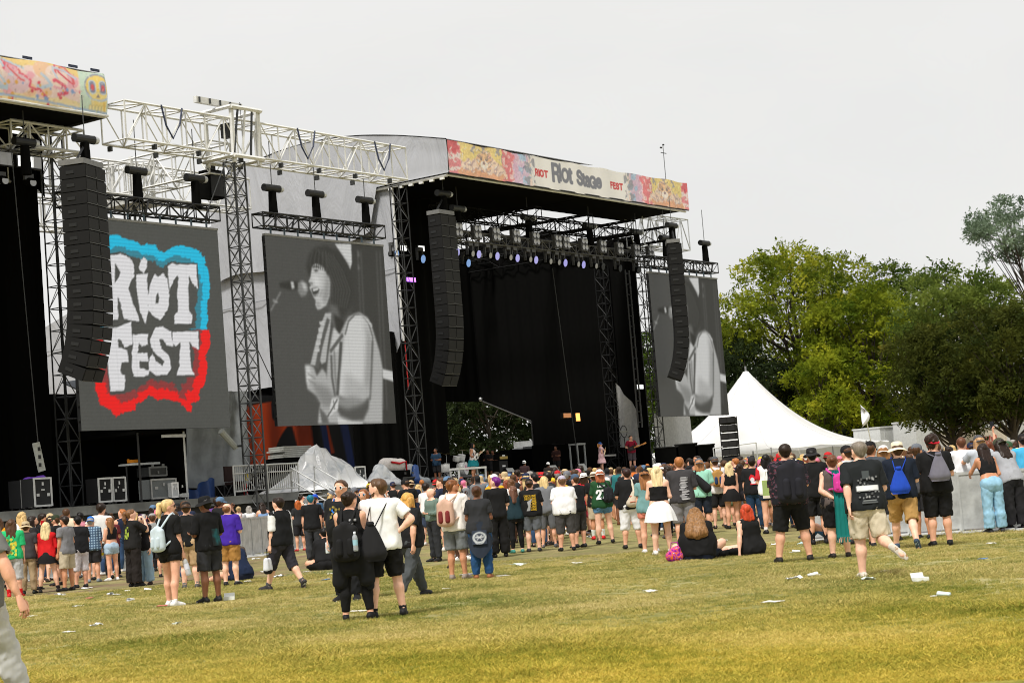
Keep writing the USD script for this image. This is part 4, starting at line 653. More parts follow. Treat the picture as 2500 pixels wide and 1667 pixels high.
def arrays():
 a = array_of_speakers('tall curved column of black speakers hanging beside the logo screen', 200, 400, -1.6, 16, 0.34, 14.6, 6.8, w=1.5, dep=1.05)
 s, _ = S(150, 380, -1.0); m = Thing('chain_motor', 'small black chain motor hanging beside the nearer stage roof', 'hoist', W(s, 1, 15.2)); motor(m, W(s, 1.0, 16.0), BLACK, 17.2)
 s, _ = S(515, 430, 1.2); m = Thing('hanging_speaker', 'single black speaker box hung under the white bridge by the tower', 'loudspeaker', W(s, 1.2, 14.6)); m.part('box', boxv(W(s, 1.2, 15.3), DS * 0.42, DT * 0.3, UP * 0.6), CLOTH_BLACK); m.part('bracket', boxv(W(s, 1.2, 16.0), DS * 0.2, DT * 0.1, UP * 0.12), BLACK); m.part('grille', boxv(W(s, 0.88, 15.3), DS * 0.36, DT * 0.015, UP * 0.52), BLACK)
 array_of_speakers('column of black speakers hanging in front of the near corner of the far stage', 1077, 515, 1.2, 15, 0.06, 15.2, 6.9)
 array_of_speakers('column of black speakers hanging in front of the rear screen', 1644, 592, -1.2, 13, 0.60, 14.6, 6.95)
 # a stack of small speakers by the tent, splayed with gaps
 b = at(1785, 1113, 84); z0 = 2.0; t = Thing('speaker_stack', 'standing stack of seven small black speakers in front of the white tent', 'loudspeaker', [b[0], b[1], gz(b[0], b[1])])
 N = np.array([-0.30, -0.95, 0]); N /= np.linalg.norm(N); R = np.array([N[1], -N[0], 0]) * -1
 t.part('platform', boxv([b[0], b[1], 0.75], R * 0.7, N * 0.5, UP * 0.86), BLACK)
 ztop = at(1785, 1017, 84)[2]; h = (ztop - 1.62) / 7
 for k in range(7):
  tl = math.radians(-7 + 3.2 * k); u = UP; nn = N * math.cos(tl) + UP * math.sin(tl) * -1; c = np.array([b[0], b[1], ztop - h * (k + 0.5)])
  cb = t.part('cabinet', boxv(c, R * 0.36, nn * 0.26, u * (h / 2 - 0.035)), '/World/Looks/speaker_black')
  for sx in (-1, 1): t.part('grille', boxv(c + R * sx * 0.17 + nn * 0.268, R * 0.155, nn * 0.01, u * (h / 2 - 0.05)), '/World/Looks/speaker_grille', under=cb)
 for sx in (-1, 1): t.part('rail', bar([b[0] + R[0] * 0.4 * sx, b[1] + R[1] * 0.4 * sx, 1.6], [b[0] + R[0] * 0.4 * sx, b[1] + R[1] * 0.4 * sx, ztop], 0.025, 5), BLACK)
 r = Thing('railing', 'thin steel handrail beside the small speaker stack', 'railing', [b[0] + 1, b[1], 1.0]); q = at(1846, 1080, 84); r.part('rail', bar([b[0] - 0.8, b[1] - 0.2, q[2] - 0.1], [q[0], q[1], q[2]], 0.03, 6), ALU); r.part('post', bar([q[0], q[1], q[2]], [q[0], q[1], gz(q[0], q[1])], 0.03, 6), ALU); r.part('post', bar([b[0] - 0.8, b[1] - 0.2, q[2] - 0.1], [b[0] - 0.8, b[1] - 0.2, gz(b[0], b[1])], 0.03, 6), ALU)
# bodies: one smooth surface about a posed skeleton
def nets(d, lo, h):
 s = d < 0; nx, ny, nz = d.shape
 cs = sum(s[i:nx - 1 + i, j:ny - 1 + j, k:nz - 1 + k].astype(np.int8) for i in (0, 1) for j in (0, 1) for k in (0, 1))
 cell = (cs > 0) & (cs < 8); idx = np.full(cell.shape, -1, np.int32); I = np.argwhere(cell)
 if len(I) == 0: return np.zeros((3, 3)), np.array([[0, 1, 2]])
 idx[cell] = np.arange(len(I)); acc = np.zeros((len(I), 3)); cnt = np.zeros(len(I))
 C = [(i, j, k) for i in (0, 1) for j in (0, 1) for k in (0, 1)]; D = {c: d[I[:, 0] + c[0], I[:, 1] + c[1], I[:, 2] + c[2]] for c in C}
 for a in C:
  for ax in range(3):
   if a[ax]: continue
   b = list(a); b[ax] = 1; b = tuple(b); da, db = D[a], D[b]; m = (da < 0) != (db < 0); t = np.where(m, da / np.where(m, da - db, 1), 0)
   p = np.array(a, float)[None].repeat(len(I), 0); p[:, ax] += t; acc[m] += p[m]; cnt[m] += 1
 V = lo + h * (I + acc / cnt[:, None]); Fs = []
 for ax in range(3):
  o = [(0, 0, 0)] * 2; a1, a2 = [x for x in range(3) if x != ax]
  sl0 = [slice(1, -1)] * 3; sl1 = [slice(1, -1)] * 3; sl0[ax] = slice(0, -1); sl1[ax] = slice(1, None)
  A, B = s[tuple(sl0)], s[tuple(sl1)]; E = np.argwhere(A != B); ins = A[A != B]
  off = np.ones(3, int); off[ax] = 0; E = E + off
  e1 = np.zeros(3, int); e1[a1] = 1; e2 = np.zeros(3, int); e2[a2] = 1
  g = lambda e: idx[e[:, 0], e[:, 1], e[:, 2]]
  q = np.stack([g(E - e1 - e2), g(E - e2), g(E), g(E - e1)], 1)
  flip = ins if ax != 1 else ~ins
  q = np.where(flip[:, None], q, q[:, ::-1]); Fs.append(q)
 q = np.vstack(Fs); q = q[(q >= 0).all(1)]
 return V, np.vstack([q[:, [0, 1, 2]], q[:, [0, 2, 3]]])
def blob(prims, h, k=0.035, cuts=(), minus=(), fn=None):
 A = np.array([p[0] for p in prims], float); B = np.array([p[1] for p in prims], float); ra = np.array([p[2] for p in prims]); rb = np.array([p[3] for p in prims])
 ra, rb = np.maximum(ra, 0.68 * h), np.maximum(rb, 0.68 * h); R = np.maximum(ra, rb)[:, None]; lo = np.minimum(A, B).__sub__(R).min(0) - 2.5 * h - k * 0.3; hi = np.maximum(A, B).__add__(R).max(0) + 2.5 * h + k * 0.3
 for pt, nr in cuts:                                   # trim the box by axis-aligned cuts
  nr = np.asarray(nr, float)
  for ax in range(3):
   if nr[ax] > 0.95: hi[ax] = min(hi[ax], pt[ax] + 3 * h)
   if nr[ax] < -0.95: lo[ax] = max(lo[ax], pt[ax] - 3 * h)
 n = np.ceil((hi - lo) / h).astype(int) + 1; ax = [lo[i] + h * np.arange(n[i]) for i in range(3)]; d = np.full(n, 1.0, np.float32); pad = k + 2.5 * h
 def dist(a, b, r1, r2, sl):
  x, y, z = ax[0][sl[0]][:, None, None], ax[1][sl[1]][None, :, None], ax[2][sl[2]][None, None, :]; e = b - a; L = max(e @ e, 1e-9)
  t = np.clip(((x - a[0]) * e[0] + (y - a[1]) * e[1] + (z - a[2]) * e[2]) / L, 0, 1)
  return np.sqrt((x - a[0] - t * e[0]) ** 2 + (y - a[1] - t * e[1]) ** 2 + (z - a[2] - t * e[2]) ** 2) - (r1 + (r2 - r1) * t)
 def window(a, b, r, pad):
  l = np.floor((np.minimum(a, b) - r - pad - lo) / h).astype(int); u = np.ceil((np.maximum(a, b) + r + pad - lo) / h).astype(int) + 1
  return tuple(slice(max(l[i], 0), max(min(u[i], n[i]), 0)) for i in range(3))
 for a, b, r1, r2 in zip(A, B, ra, rb):
  sl = window(a, b, max(r1, r2), pad)
  if any(q.stop <= q.start for q in sl): continue
  di = dist(a, b, r1, r2, sl).astype(np.float32); cur = d[sl]; hh = np.maximum(k - np.abs(cur - di), 0) / k; d[sl] = np.minimum(cur, di) - hh * hh * (k * 0.25)
 for p in minus:
  a, b, r1, r2 = np.asarray(p[0], float), np.asarray(p[1], float), p[2], p[3]; sl = window(a, b, max(r1, r2), 2.5 * h)
  if any(q.stop <= q.start for q in sl): continue
  d[sl] = np.maximum(d[sl], -dist(a, b, r1, r2, sl))
 X = None
 for pt, nr in cuts:
  nr = np.asarray(nr, float); nr = nr / np.linalg.norm(nr); pt = np.asarray(pt, float)
  d = np.maximum(d, (ax[0][:, None, None] - pt[0]) * nr[0] + (ax[1][None, :, None] - pt[1]) * nr[1] + (ax[2][None, None, :] - pt[2]) * nr[2])
 if fn is not None: d = fn(d, ax)
 return nets(d, lo, h)
def ruffle(V, Fc, amp, freq, seed, zscale=0.5, fold=False):
 n = np.zeros_like(V); fn = np.cross(V[Fc[:, 1]] - V[Fc[:, 0]], V[Fc[:, 2]] - V[Fc[:, 0]])
 for k in range(3):
  for a in range(3): n[:, a] += np.bincount(Fc[:, k], fn[:, a], len(V))
 n /= np.linalg.norm(n, axis=1, keepdims=True) + 1e-12
 f = meshkit.fbm(V * np.array([1, 1, zscale]) * freq + seed * 3.7, 3, seed % 97) - 0.45
 if fold: w = meshkit.fbm(V @ np.array([[1, 0.3, 0.5], [0.2, 1, -0.4], [-0.3, 0.2, 0.55]]) * freq * 1.15 + seed * 5.1, 2, seed % 89); f = 0.45 * f + 0.8 * (1 - np.abs(2 * w - 1) * 2.6).clip(-0.4, 1) ** 2 * np.sign((1 - np.abs(2 * w - 1) * 2.6)) - 0.25
 return V + n * (amp * 2 * f)[:, None]
def unit(v): v = np.asarray(v, float); return v / (np.linalg.norm(v) + 1e-12)
# hands, made once: fingers hang towards -z, palm faces -x for the right hand (towards the thigh)
_hand = {}
def hand_mesh(kind, n):
 if (kind, n) in _hand: return _hand[(kind, n)]
 curl = {'relaxed': (0.35, 0.55, 0.5), 'grip': (0.9, 1.35, 1.0), 'flat': (0.1, 0.12, 0.1)}[kind]; g = Geo()
 pr = [(0.026, 0.02, 0.03), (0.025, 0.03, 0.0), (0.021, 0.041, -0.035), (0.017, 0.043, -0.07), (0.012, 0.04, -0.088)]; k = 8 if n > 4 else 6; a = np.arange(k) * 2 * np.pi / k
 V = np.vstack([np.stack([r * 0.8 * np.cos(a), w * np.sin(a), 0 * a + z], 1) for r, w, z in pr] + [[[0, 0, -0.092]]]); i, j = np.meshgrid(np.arange(len(pr) - 1), np.arange(k), indexing='ij'); q = np.stack([i * k + j, i * k + (j + 1) % k, (i + 1) * k + (j + 1) % k, (i + 1) * k + j], -1).reshape(-1, 4)[:, ::-1]; g.add(V, q); e = (len(pr) - 1) * k; g.add(V[e:], np.array([[j_, (j_ + 1) % k, k][::-1] for j_ in range(k)]))
 for y, ln, c0 in ((0.031, 0.072, -0.12), (0.0105, 0.080, 0.0), (-0.0105, 0.075, 0.06), (-0.031, 0.058, 0.14)):
  p = np.array([0, y, -0.078 + abs(y) * 0.25]); an = c0; pts = [p]
  for seg, cu in zip((0.45, 0.31, 0.24), curl): an += cu * (0.55 if seg == 0.45 else 1); p = p + ln * seg * np.array([-math.sin(an), y * 0.6, -math.cos(an)]); pts.append(p)
  g.add(*path_tube(pts, [0.0098, 0.0095, 0.0088, 0.006], n))
 th = np.array([0, 0.028, -0.012]); pts = [th]
 for v in ((-0.012, 0.026, -0.026), (-0.016, 0.010, -0.028), (-0.014, -0.002, -0.022)): th = th + np.array(v); pts.append(th)
 g.add(*path_tube(pts, [0.0135, 0.012, 0.0105, 0.006], n)); _hand[(kind, n)] = g.get(); return _hand[(kind, n)]
class Body:
 def __init__(s, arms=('down', 'down'), legs='stand', head=(0, 0), lean=0.0, side=0.0, g=1.0, female=False, sit=None, belly=0.0, stance=0.0, twist=0.0):
  s.g, s.female, s.belly = g, female, belly; pel = np.array([0, 0, 0.93])
  up = unit([math.sin(side), math.sin(lean), math.cos(side) * math.cos(lean)]); right = unit([math.cos(side) , 0, -math.sin(side)]); fwd = unit(np.cross(up, right))
  if twist: right, fwd = right * math.cos(twist) + fwd * math.sin(twist), fwd * math.cos(twist) - right * math.sin(twist)
  s.up, s.right, s.fwd, s.pel = up, right, fwd, pel
  sw = 0.165 if female else 0.19; s.sw = sw * (0.85 + 0.15 * g); s.chest = pel + up * 0.37; s.neck = pel + up * 0.545; s.sh = {q: pel + up * 0.475 + right * q * s.sw for q in (-1, 1)}
  yaw, pit = head; hf = unit(fwd * math.cos(yaw) - right * math.sin(yaw)); s.hu = unit(up * 0.6 + UP * 0.4); s.hf = unit(hf - s.hu * np.dot(hf, s.hu)); s.hu = s.hu * math.cos(pit) + s.hf * math.sin(pit); s.hf = unit(s.hf - s.hu * np.dot(s.hf, s.hu)); s.hr = np.cross(s.hf, s.hu)
  s.hc = s.neck + up * 0.035 + s.hu * 0.105 + s.hf * 0.018
  # arms
  T = {'down': ((0.10, 0.03, -1), (0.06, 0.22, -1)), 'back': ((0.16, -0.42, -1), (0.02, -0.1, -1)), 'fwd': ((0.10, 0.42, -1), (0.02, 0.62, -0.9)), 'bent': ((0.22, 0.05, -1), (-0.42, 0.85, 0.05)), 'hip': ((0.75, -0.32, -0.8), (-0.72, 0.12, -0.62)), 'fold': ((0.2, 0.2, -1), (-0.95, 0.5, 0.2)),
    'phone': ((0.2, 0.7, -0.7), (-0.3, 0.55, 0.85)), 'drink': ((0.25, 0.75, -0.55), (-0.42, 0.1, 1.0)), 'up': ((0.3, 0.3, 1), (0.0, 0.2, 1)), 'out': ((0.35, 0.05, -1), (0.2, 0.25, -1)), 'rail': ((0.25, 0.85, -0.55), (-0.35, 0.9, 0.05)), 'behind': ((0.3, -0.35, -1), (-0.75, -0.3, -0.5)), 'guitar_n': ((0.45, 0.25, -0.85), (0.35, 0.85, 0.45)), 'guitar_s': ((0.35, -0.1, -0.9), (-0.75, 0.6, -0.35)), 'prop': ((0.35, -0.35, -0.9), (0.3, -0.2, -1)), 'prop_side': ((0.95, -0.1, -0.75), (0.12, 0, -1)), 'lap': ((0.15, 0.35, -0.95), (-0.2, 0.75, -0.5)), 'drum': ((0.2, 0.5, -0.9), (-0.1, 0.95, 0.1)), 'reach': ((0.45, 0.6, -0.5), (0.25, 0.95, 0.0))}
  s.el, s.wr, s.hd, s.pose = {}, {}, {}, {}
  for q, nm in ((-1, arms[0]), (1, arms[1])):
   u, f = (T[nm] if isinstance(nm, str) else nm[:2]); D = lambda v: unit(right * q * v[0] + fwd * v[1] + up * v[2]); s.el[q] = s.sh[q] + D(u) * 0.285; s.wr[q] = s.el[q] + D(f) * 0.25; s.hd[q] = D(f); s.pose[q] = nm if isinstance(nm, str) else (nm[2] if len(nm) > 2 else 'down')
  # legs: (swing forward, outward, knee bend, foot pitch)
  st = 0.05 + stance
  L = {'stand': ((0.02, st, 0.03, 0), (0.0, st, 0.02, 0)), 'relax': ((0.0, st + 0.03, 0.0, 0), (0.16, st + 0.08, 0.22, 0)), 'walk': ((0.42, 0.03, 0.12, 0.1), (-0.3, 0.03, 0.3, -0.5)), 'walk2': ((-0.3, 0.03, 0.3, -0.5), (0.42, 0.03, 0.12, 0.1)), 'run': ((0.12, 0.02, 0.12, 0), (-0.12, 0.16, 1.15, -0.9)), 'wide': ((0, 0.19, 0.0, 0), (0, 0.19, 0.0, 0)), 'step': ((0.14, 0.1, 0.08, 0), (-0.1, 0.07, 0.08, 0))}
  s.hip = {q: pel + np.array([q * 0.092, 0, -0.02]) for q in (-1, 1)}; s.kn, s.an, s.fp, s.fo = {}, {}, {}, {}
  if sit is None:
   for q, (a, o, b, p) in zip((-1, 1), L[legs]):
    s.kn[q] = s.hip[q] + 0.425 * unit([q * math.sin(o), math.sin(a), math.cos(a)] * np.array([1, 1, -1])); s.an[q] = s.kn[q] + 0.41 * unit([q * math.sin(o * 0.7), math.sin(a - b), -math.cos(a - b)]); s.fp[q] = p; s.fo[q] = unit([q * 0.22, 1, 0])
   s.low = min(s.an[q][2] - 0.075 - 0.1 * max(-math.sin(s.fp[q]), 0) for q in (-1, 1))
  else:
   for q, (k, a, f) in zip((-1, 1), sit): s.kn[q], s.an[q] = s.hip[q] + np.array(k, float), s.hip[q] + np.array(a, float); s.fp[q] = 0; s.fo[q] = unit(f)
   s.low = pel[2] - 0.125
 def torso(s, i=0.0, shoulders=True, hips=True, fat=0.0):
  p, u, r, f, g = s.pel, s.up, s.right, s.fwd, s.g; fm = s.female; w = (0.88 if fm else 1.0); P = []
  c = lambda z, hw, y, rad: P.append((p + u * z - r * hw + f * y, p + u * z + r * hw + f * y, rad * g + i, rad * g + i))
  c(0.40, 0.085 * w * g, 0.012, 0.112 * (0.96 if fm else 1)); c(0.30, 0.075 * w * g, 0.005, 0.108 * (0.92 if fm else 1)); c(0.19, 0.065 * w * g, 0.008 + s.belly * 0.3, 0.108 * (0.92 if fm else 1) + s.belly * 0.5 + fat)
  c(0.10, 0.075 * g, 0.01 + s.belly * 0.2, 0.112 + s.belly * 0.3 + fat)
  if fm: 
   for q in (-1, 1): P.append((p + u * 0.37 + r * q * 0.07 + f * 0.075, p + u * 0.36 + r * q * 0.07 + f * 0.085, 0.06 * g + i, 0.055 * g + i))
  if shoulders:
   c(0.462, s.sw * 0.72, -0.005, 0.072 / max(g, 1) ** 0.5)
   for q in (-1, 1): P.append((s.neck - u * 0.02, s.sh[q] + u * 0.005, 0.058 + i, 0.056 * g ** 0.5 + i))
  if hips:
   c(0.0, 0.078 * g * (1.08 if fm else 1), 0.0, 0.122 * (1.04 if fm else 1))
   for q in (-1, 1): P.append((p + np.array([q * 0.075 * g, -0.045, -0.02]), p + np.array([q * 0.08 * g, -0.04, -0.07]), 0.098 * g + i, 0.088 * g + i))
  return P
 def arm(s, q, i=0.0, upper=1.0, fore=True, flare=0.0):
  g = (0.6 + 0.4 * s.g) * (0.88 if s.female else 1); e = s.sh[q] + (s.el[q] - s.sh[q]) * upper; P = [(s.sh[q], e, 0.056 * g + i, 0.056 * g * (1 - upper) + 0.043 * g * upper + i + flare)]
  if fore and upper >= 1: m = s.el[q] * 0.72 + s.wr[q] * 0.28; P += [(s.el[q], m, 0.042 * g + i, 0.043 * g + i), (m, s.wr[q], 0.043 * g + i, 0.027 * (0.7 + 0.3 * g) + i)]
  return P
 def leg(s, q, i=0.0, upto=2.0, flare=0.0):
  g = s.g * (1.04 if s.female else 1); h, k, a = s.hip[q], s.kn[q], s.an[q]; P = []; t = min(upto, 1.0); P.append((h + np.array([q * 0.005, 0, 0.0]), h + (k - h) * t, 0.1 * g + i, (0.1 * (1 - t) + 0.06 * t) * g ** 0.7 + i + (flare if upto <= 1 else flare * 0.5)))
  if upto > 1:
   t = upto - 1; bk = -unit(np.cross(k - a, np.cross(s.fo[q], k - a))) ; cf = k + (a - k) * 0.32 - unit(s.fo[q] - (k - a) * np.dot(s.fo[q], k - a) / ((k - a) @ (k - a))) * 0.016
   if t < 0.4: P.append((k, k + (a - k) * t, 0.06 * g ** 0.7 + i, 0.06 * g ** 0.7 + i + flare))
   else: P += [(k, cf, 0.057 * g ** 0.7 + i, 0.062 * g ** 0.7 + i + flare * 0.5), (cf, k + (a - k) * t, 0.061 * g ** 0.7 + i + flare * 0.5, (0.04 if t > 0.8 else 0.05) * g ** 0.5 + i + flare)]
  return P
 def foot(s, q, i=0.0):
  a = s.an[q]; sh = unit(s.kn[q] - a); f = s.fo[q] - sh * np.dot(s.fo[q], sh) * (0.0 if abs(s.fp[q]) < 0.2 else 1.0); f = unit(f); p = s.fp[q]; f2 = f * math.cos(p) + UP * math.sin(p) if p > 0 else unit(f + sh * p * 0.6); dn = unit(-sh + f2 * np.dot(sh, f2) if abs(p) > 0.2 else -UP)
  heel = a + dn * 0.035 - f2 * 0.045; ball = a + dn * 0.052 + f2 * 0.115; toe = a + dn * 0.055 + f2 * 0.175
  return [(a, heel, 0.038 + i, 0.036 + i), (heel, ball, 0.034 + i, 0.036 + i), (ball, toe, 0.036 + i, 0.026 + i), (a, ball, 0.036 + i, 0.032 + i)], (heel, toe, dn, f2)
 def H(s, x, y, z): return s.hc + s.hr * x + s.hf * y + s.hu * z
 def head(s, i=0.0):
  H = s.H; return [(H(0, -0.032, 0.026), H(0, 0.028, 0.03), 0.084 + i, 0.08 + i), (H(0, 0.02, -0.01), H(0, 0.045, -0.075), 0.07 + i, 0.042 + i), (H(-0.028, 0.035, -0.06), H(0.028, 0.035, -0.06), 0.042 + i, 0.042 + i), (H(0, 0.08, 0.0), H(0, 0.107, -0.03), 0.012 + i, 0.016 + i), (H(-0.03, 0.062, -0.018), H(0.03, 0.062, -0.018), 0.03 + i, 0.03 + i)]
SKIN = {'pale': (236, 190, 165), 'light': (224, 172, 144), 'tan': (198, 142, 108), 'brown': (128, 84, 60), 'dark': (78, 50, 38)}
people_n = 0
def person(label, base, yaw, Hm, top, bottom, hair, skin='light', lod=1, shoes=(40, 40, 42), socks=None, hat=None, glasses=None, body=None, group=None, name='person', extra=None, scale_xy=1.0, seed=None, sole=None, cat='person', elevate=None):
 global people_n
 people_n += 1; seed = seed or people_n; R = np.random.default_rng(1000 + seed); h = (0.0245, 0.034, 0.046, 0.057)[lod]; hh_ = (0.019, 0.026, 0.036, 0.045)[lod]; kw = body or {}; b = Body(**kw); base = np.asarray(base, float)
 t = Thing(name, label, cat, base, rz=yaw, group=group, local=True); sc = Hm / 1.75; skinm = cloth(SKIN[skin] if isinstance(skin, str) else skin, 'skin'); sk2 = 0.006
 put = lambda V: (np.asarray(V) - [0, 0, b.low]) * sc
 def part(nm, VF, mat, smooth=True, under=None, col=None, label=None): return t.part(nm, (put(VF[0]), VF[1]), mat, smooth, under, label, None, col)
 # what is bare
 P = b.torso() + b.head() + [(b.neck - b.up * 0.05, b.hc - b.hu * 0.05 - b.hf * 0.015, 0.058, 0.053)]
 for q in (-1, 1):
  P += b.arm(q) + b.leg(q); fp, _ = b.foot(q, -0.006); P += fp
  if lod < 2: P.append((b.H(q * 0.083, -0.005, 0.005), b.H(q * 0.088, -0.012, -0.03), 0.016, 0.011))
 V, Fc = blob(P, h * 1.15, 0.03); Vs, Fs = [V], [Fc]; nV = len(V)
 for q in (-1, 1):
  kind = 'grip' if b.pose[q] in ('phone', 'drink', 'guitar_n', 'guitar_s', 'bent', 'grip', 'drum') else 'flat' if b.pose[q] in ('prop', 'prop_side', 'hip') else 'relaxed'
  hv, hf = hand_mesh(kind, 6 if lod == 0 else 4); dz = -b.hd[q]; inward = -b.right * q; fx = unit(b.fwd - dz * np.dot(b.fwd, dz)) if abs(np.dot(b.fwd, dz)) < 0.9 else unit(b.up - dz * np.dot(b.up, dz))
  xx = np.cross(fx, dz); M = np.stack([xx if q > 0 else xx, fx, dz], 1); hv2 = hv * [1 if q > 0 else -1, 1, 1]; Vs.append(hv2 @ M.T + b.wr[q] + b.hd[q] * 0.012); Fs.append((hf if q > 0 else hf[:, ::-1]) + nV); nV += len(hv)
 part('body', (np.vstack(Vs), np.vstack(Fs)), skinm)
 H = b.H
 if lod == 0 or glasses:
  if not glasses:
   for q in (-1, 1): part('eye', lathe([(0.0, -0.01), (0.011, 0.0), (0.0, 0.01)], 8, b.H(q * 0.032, 0.083, 0.012)), cloth((40, 28, 24), 'shoe'))
  if lod == 0:
   g = Geo(); g.add(*bar(b.H(-0.022, 0.083, -0.062), b.H(0.022, 0.083, -0.062), 0.007, 6)); part('mouth', g.get(), cloth((170, 92, 86), 'skin'))
   for q in (-1, 1): part('eyebrow', bar(b.H(q * 0.018, 0.092, 0.03), b.H(q * 0.05, 0.08, 0.032), 0.0055, 5), cloth(hair[1] if hair else (60, 45, 35), 'hair'))
 if glasses:
  g = Geo()
  for q in (-1, 1): g.add(*bar(b.H(q * 0.034, 0.092, 0.01), b.H(q * 0.034, 0.1, 0.01), 0.03, 10)); g.add(*bar(b.H(q * 0.06, 0.09, 0.016), b.H(q * 0.09, -0.01, 0.012), 0.005, 5))
  g.add(*bar(b.H(-0.06, 0.095, 0.02), b.H(0.06, 0.095, 0.02), 0.007, 5)); sg = part('sunglasses', g.get(), cloth(glasses, 'shoe'), False)
  for q in (-1, 1): part('lens', bar(b.H(q * 0.034, 0.099, 0.008), b.H(q * 0.034, 0.103, 0.008), 0.019, 8), cloth((36, 44, 56), 'shoe'), False, under=sg)
 # hair
 if hair and hair[0] != 'bald':
  st, hc = hair[0], hair[1]; hm = cloth(hc, 'hair'); Pn = [(H(0, -0.034, 0.032), H(0, 0.022, 0.038), 0.096, 0.086)]; cuts = [(H(0, 0.05, 0.035), b.hf * 1.0 - b.hu * 0.75)]
  low = {'short': -0.045, 'buzz': -0.03, 'thin': -0.03}.get(st, -0.06)
  if st == 'curly': Pn = [(H(0, -0.03, 0.055), H(0, 0.025, 0.065), 0.108, 0.095)]
  if st in ('short', 'buzz', 'curly', 'bun', 'pony', 'thin', 'topbun'): Pn.append((H(0, -0.05, -0.03), H(0, -0.04, 0.0), 0.06, 0.075))
  if st == 'thin': Pn = [(H(0, -0.045, 0.0), H(0, -0.03, 0.015), 0.086, 0.083)]
  ext = []
  if st in ('long', 'wavy', 'bob', 'vlong', 'mane'):
   ln = {'long': 0.30, 'wavy': 0.26, 'bob': 0.13, 'vlong': 0.42, 'mane': 0.36}[st]
   for x in (-0.055, 0, 0.055): mn = st == 'mane'; ext.append((H(x, -0.05, 0.0), H(x * (2.0 if mn else 1.35), -0.06, -0.03) - b.up * ln * (1 - abs(x) * 1.5) - b.fwd * (0.11 * b.g if mn else 0.025 + 0.06 * max(b.g - 1, 0)), 0.062 if st != 'mane' else 0.075, 0.036 if st not in ('wavy', 'mane') else 0.055 if st == 'wavy' else 0.1))
   for x in (-0.085, 0.085): ext.append((H(x * 0.85, 0.0, 0.02), H(x * 1.1, 0.01, -0.06) - b.up * (ln * 0.55), 0.036, 0.026))
  hv = blob(Pn, hh_, 0.02, cuts)
  vv = [hv[0]]; ff = [hv[1]]
  if ext: e = blob(ext, hh_, 0.03, [(H(0, 0.06, 0), b.hf)]); ff.append(e[1] + len(hv[0])); vv.append(e[0])
  if st in ('bun', 'topbun'): c = H(0, -0.11, 0.05) if st == 'bun' else H(0, -0.05, 0.15); e = blob([(c - b.hr * 0.012, c + b.hr * 0.012, 0.042, 0.042)], max(0.014, hh_ * 0.8), 0.01); ff.append(e[1] + sum(map(len, vv))); vv.append(e[0])
  if st == 'pony': e = blob([(H(0, -0.1, 0.06), H(0, -0.15, 0.04), 0.028, 0.04), (H(0, -0.15, 0.04), H(0, -0.165, -0.08), 0.042, 0.045), (H(0, -0.165, -0.08), H(0, -0.15, -0.19), 0.045, 0.02)], max(0.014, hh_ * 0.8), 0.02); ff.append(e[1] + sum(map(len, vv))); vv.append(e[0])
  V, Fc = np.vstack(vv), np.vstack(ff); V = ruffle(V, Fc, {'curly': 0.022, 'wavy': 0.018, 'mane': 0.03, 'long': 0.010, 'vlong': 0.011, 'bun': 0.012}.get(st, 0.007), 26 if st != 'curly' else 34, seed, 0.3 if st in ('long', 'vlong', 'wavy', 'mane') else 1); part('hair', (V, Fc), hm)
  if len(hair) > 2 and hair[2] == 'beard': V, Fc = blob([(H(0, 0.045, -0.06), H(0, 0.05, -0.10), 0.052, 0.035), (H(-0.06, 0.01, -0.03), H(-0.04, 0.04, -0.08), 0.02, 0.03), (H(0.06, 0.01, -0.03), H(0.04, 0.04, -0.08), 0.02, 0.03)], hh_, 0.015, [(H(0, 0.05, -0.045), b.hu)]); part('beard', (ruffle(V, Fc, 0.008, 40, seed, 1), Fc), hm)
 # clothes
 def loose(P, cuts, amp, mat, nm, k=0.03, under=None, minus=(), fq=7.0):
  V, Fc = blob(P, h, k, cuts, minus); fn = np.cross(V[Fc[:, 1]] - V[Fc[:, 0]], V[Fc[:, 2]] - V[Fc[:, 0]]); fn /= np.linalg.norm(fn, axis=1, keepdims=True) + 1e-12; keep = np.ones(len(Fc), bool)
  for pt, nr in cuts: nr = unit(nr); keep &= ~((np.abs((V - pt) @ nr)[Fc] < 0.3 * h).all(1) & (fn @ nr > 0.75))
  Fc = Fc[keep]
  if lod < 2: V = ruffle(V, Fc, amp, fq, seed + len(nm), 0.45, nm not in ('sock',))
  return part(nm, (V, Fc), mat, under=under)
 tk, tc = top[0], top[1]; tm = cloth(tc) if not isinstance(tc, str) else tc
 hem = b.pel - b.up * (0.085 if tk in ('tee', 'long', 'tank', 'polo') else -0.02)
 neckcut = (b.neck + b.up * 0.005 + b.fwd * 0.0, b.up * 1.0 + b.fwd * 0.35)
 off = 0.021 if tk != 'snug' else 0.014; shirt = None
 if tk in ('tee', 'long', 'polo', 'hoodie'):
  fat = 0.014; P = b.torso(off, fat=fat) ; P.append((b.pel + b.up * 0.1, b.pel - b.up * 0.06, 0.118 * b.g + 0.03, 0.125 * b.g + 0.04))
  P += [(b.pel + np.array([q * 0.08 * b.g, 0, 0.05]), b.pel + np.array([q * 0.085 * b.g, 0, -0.08]), 0.115 * b.g + 0.022, 0.115 * b.g + 0.032) for q in (-1, 1)]
  sl = top[2] if len(top) > 2 and top[2] else 0.72; shirt = loose(P, [(hem, -b.up), neckcut], 0.0075, tm, 'shirt', fq=5.5)
  sm = cloth(top[3]) if len(top) > 3 and top[3] else tm
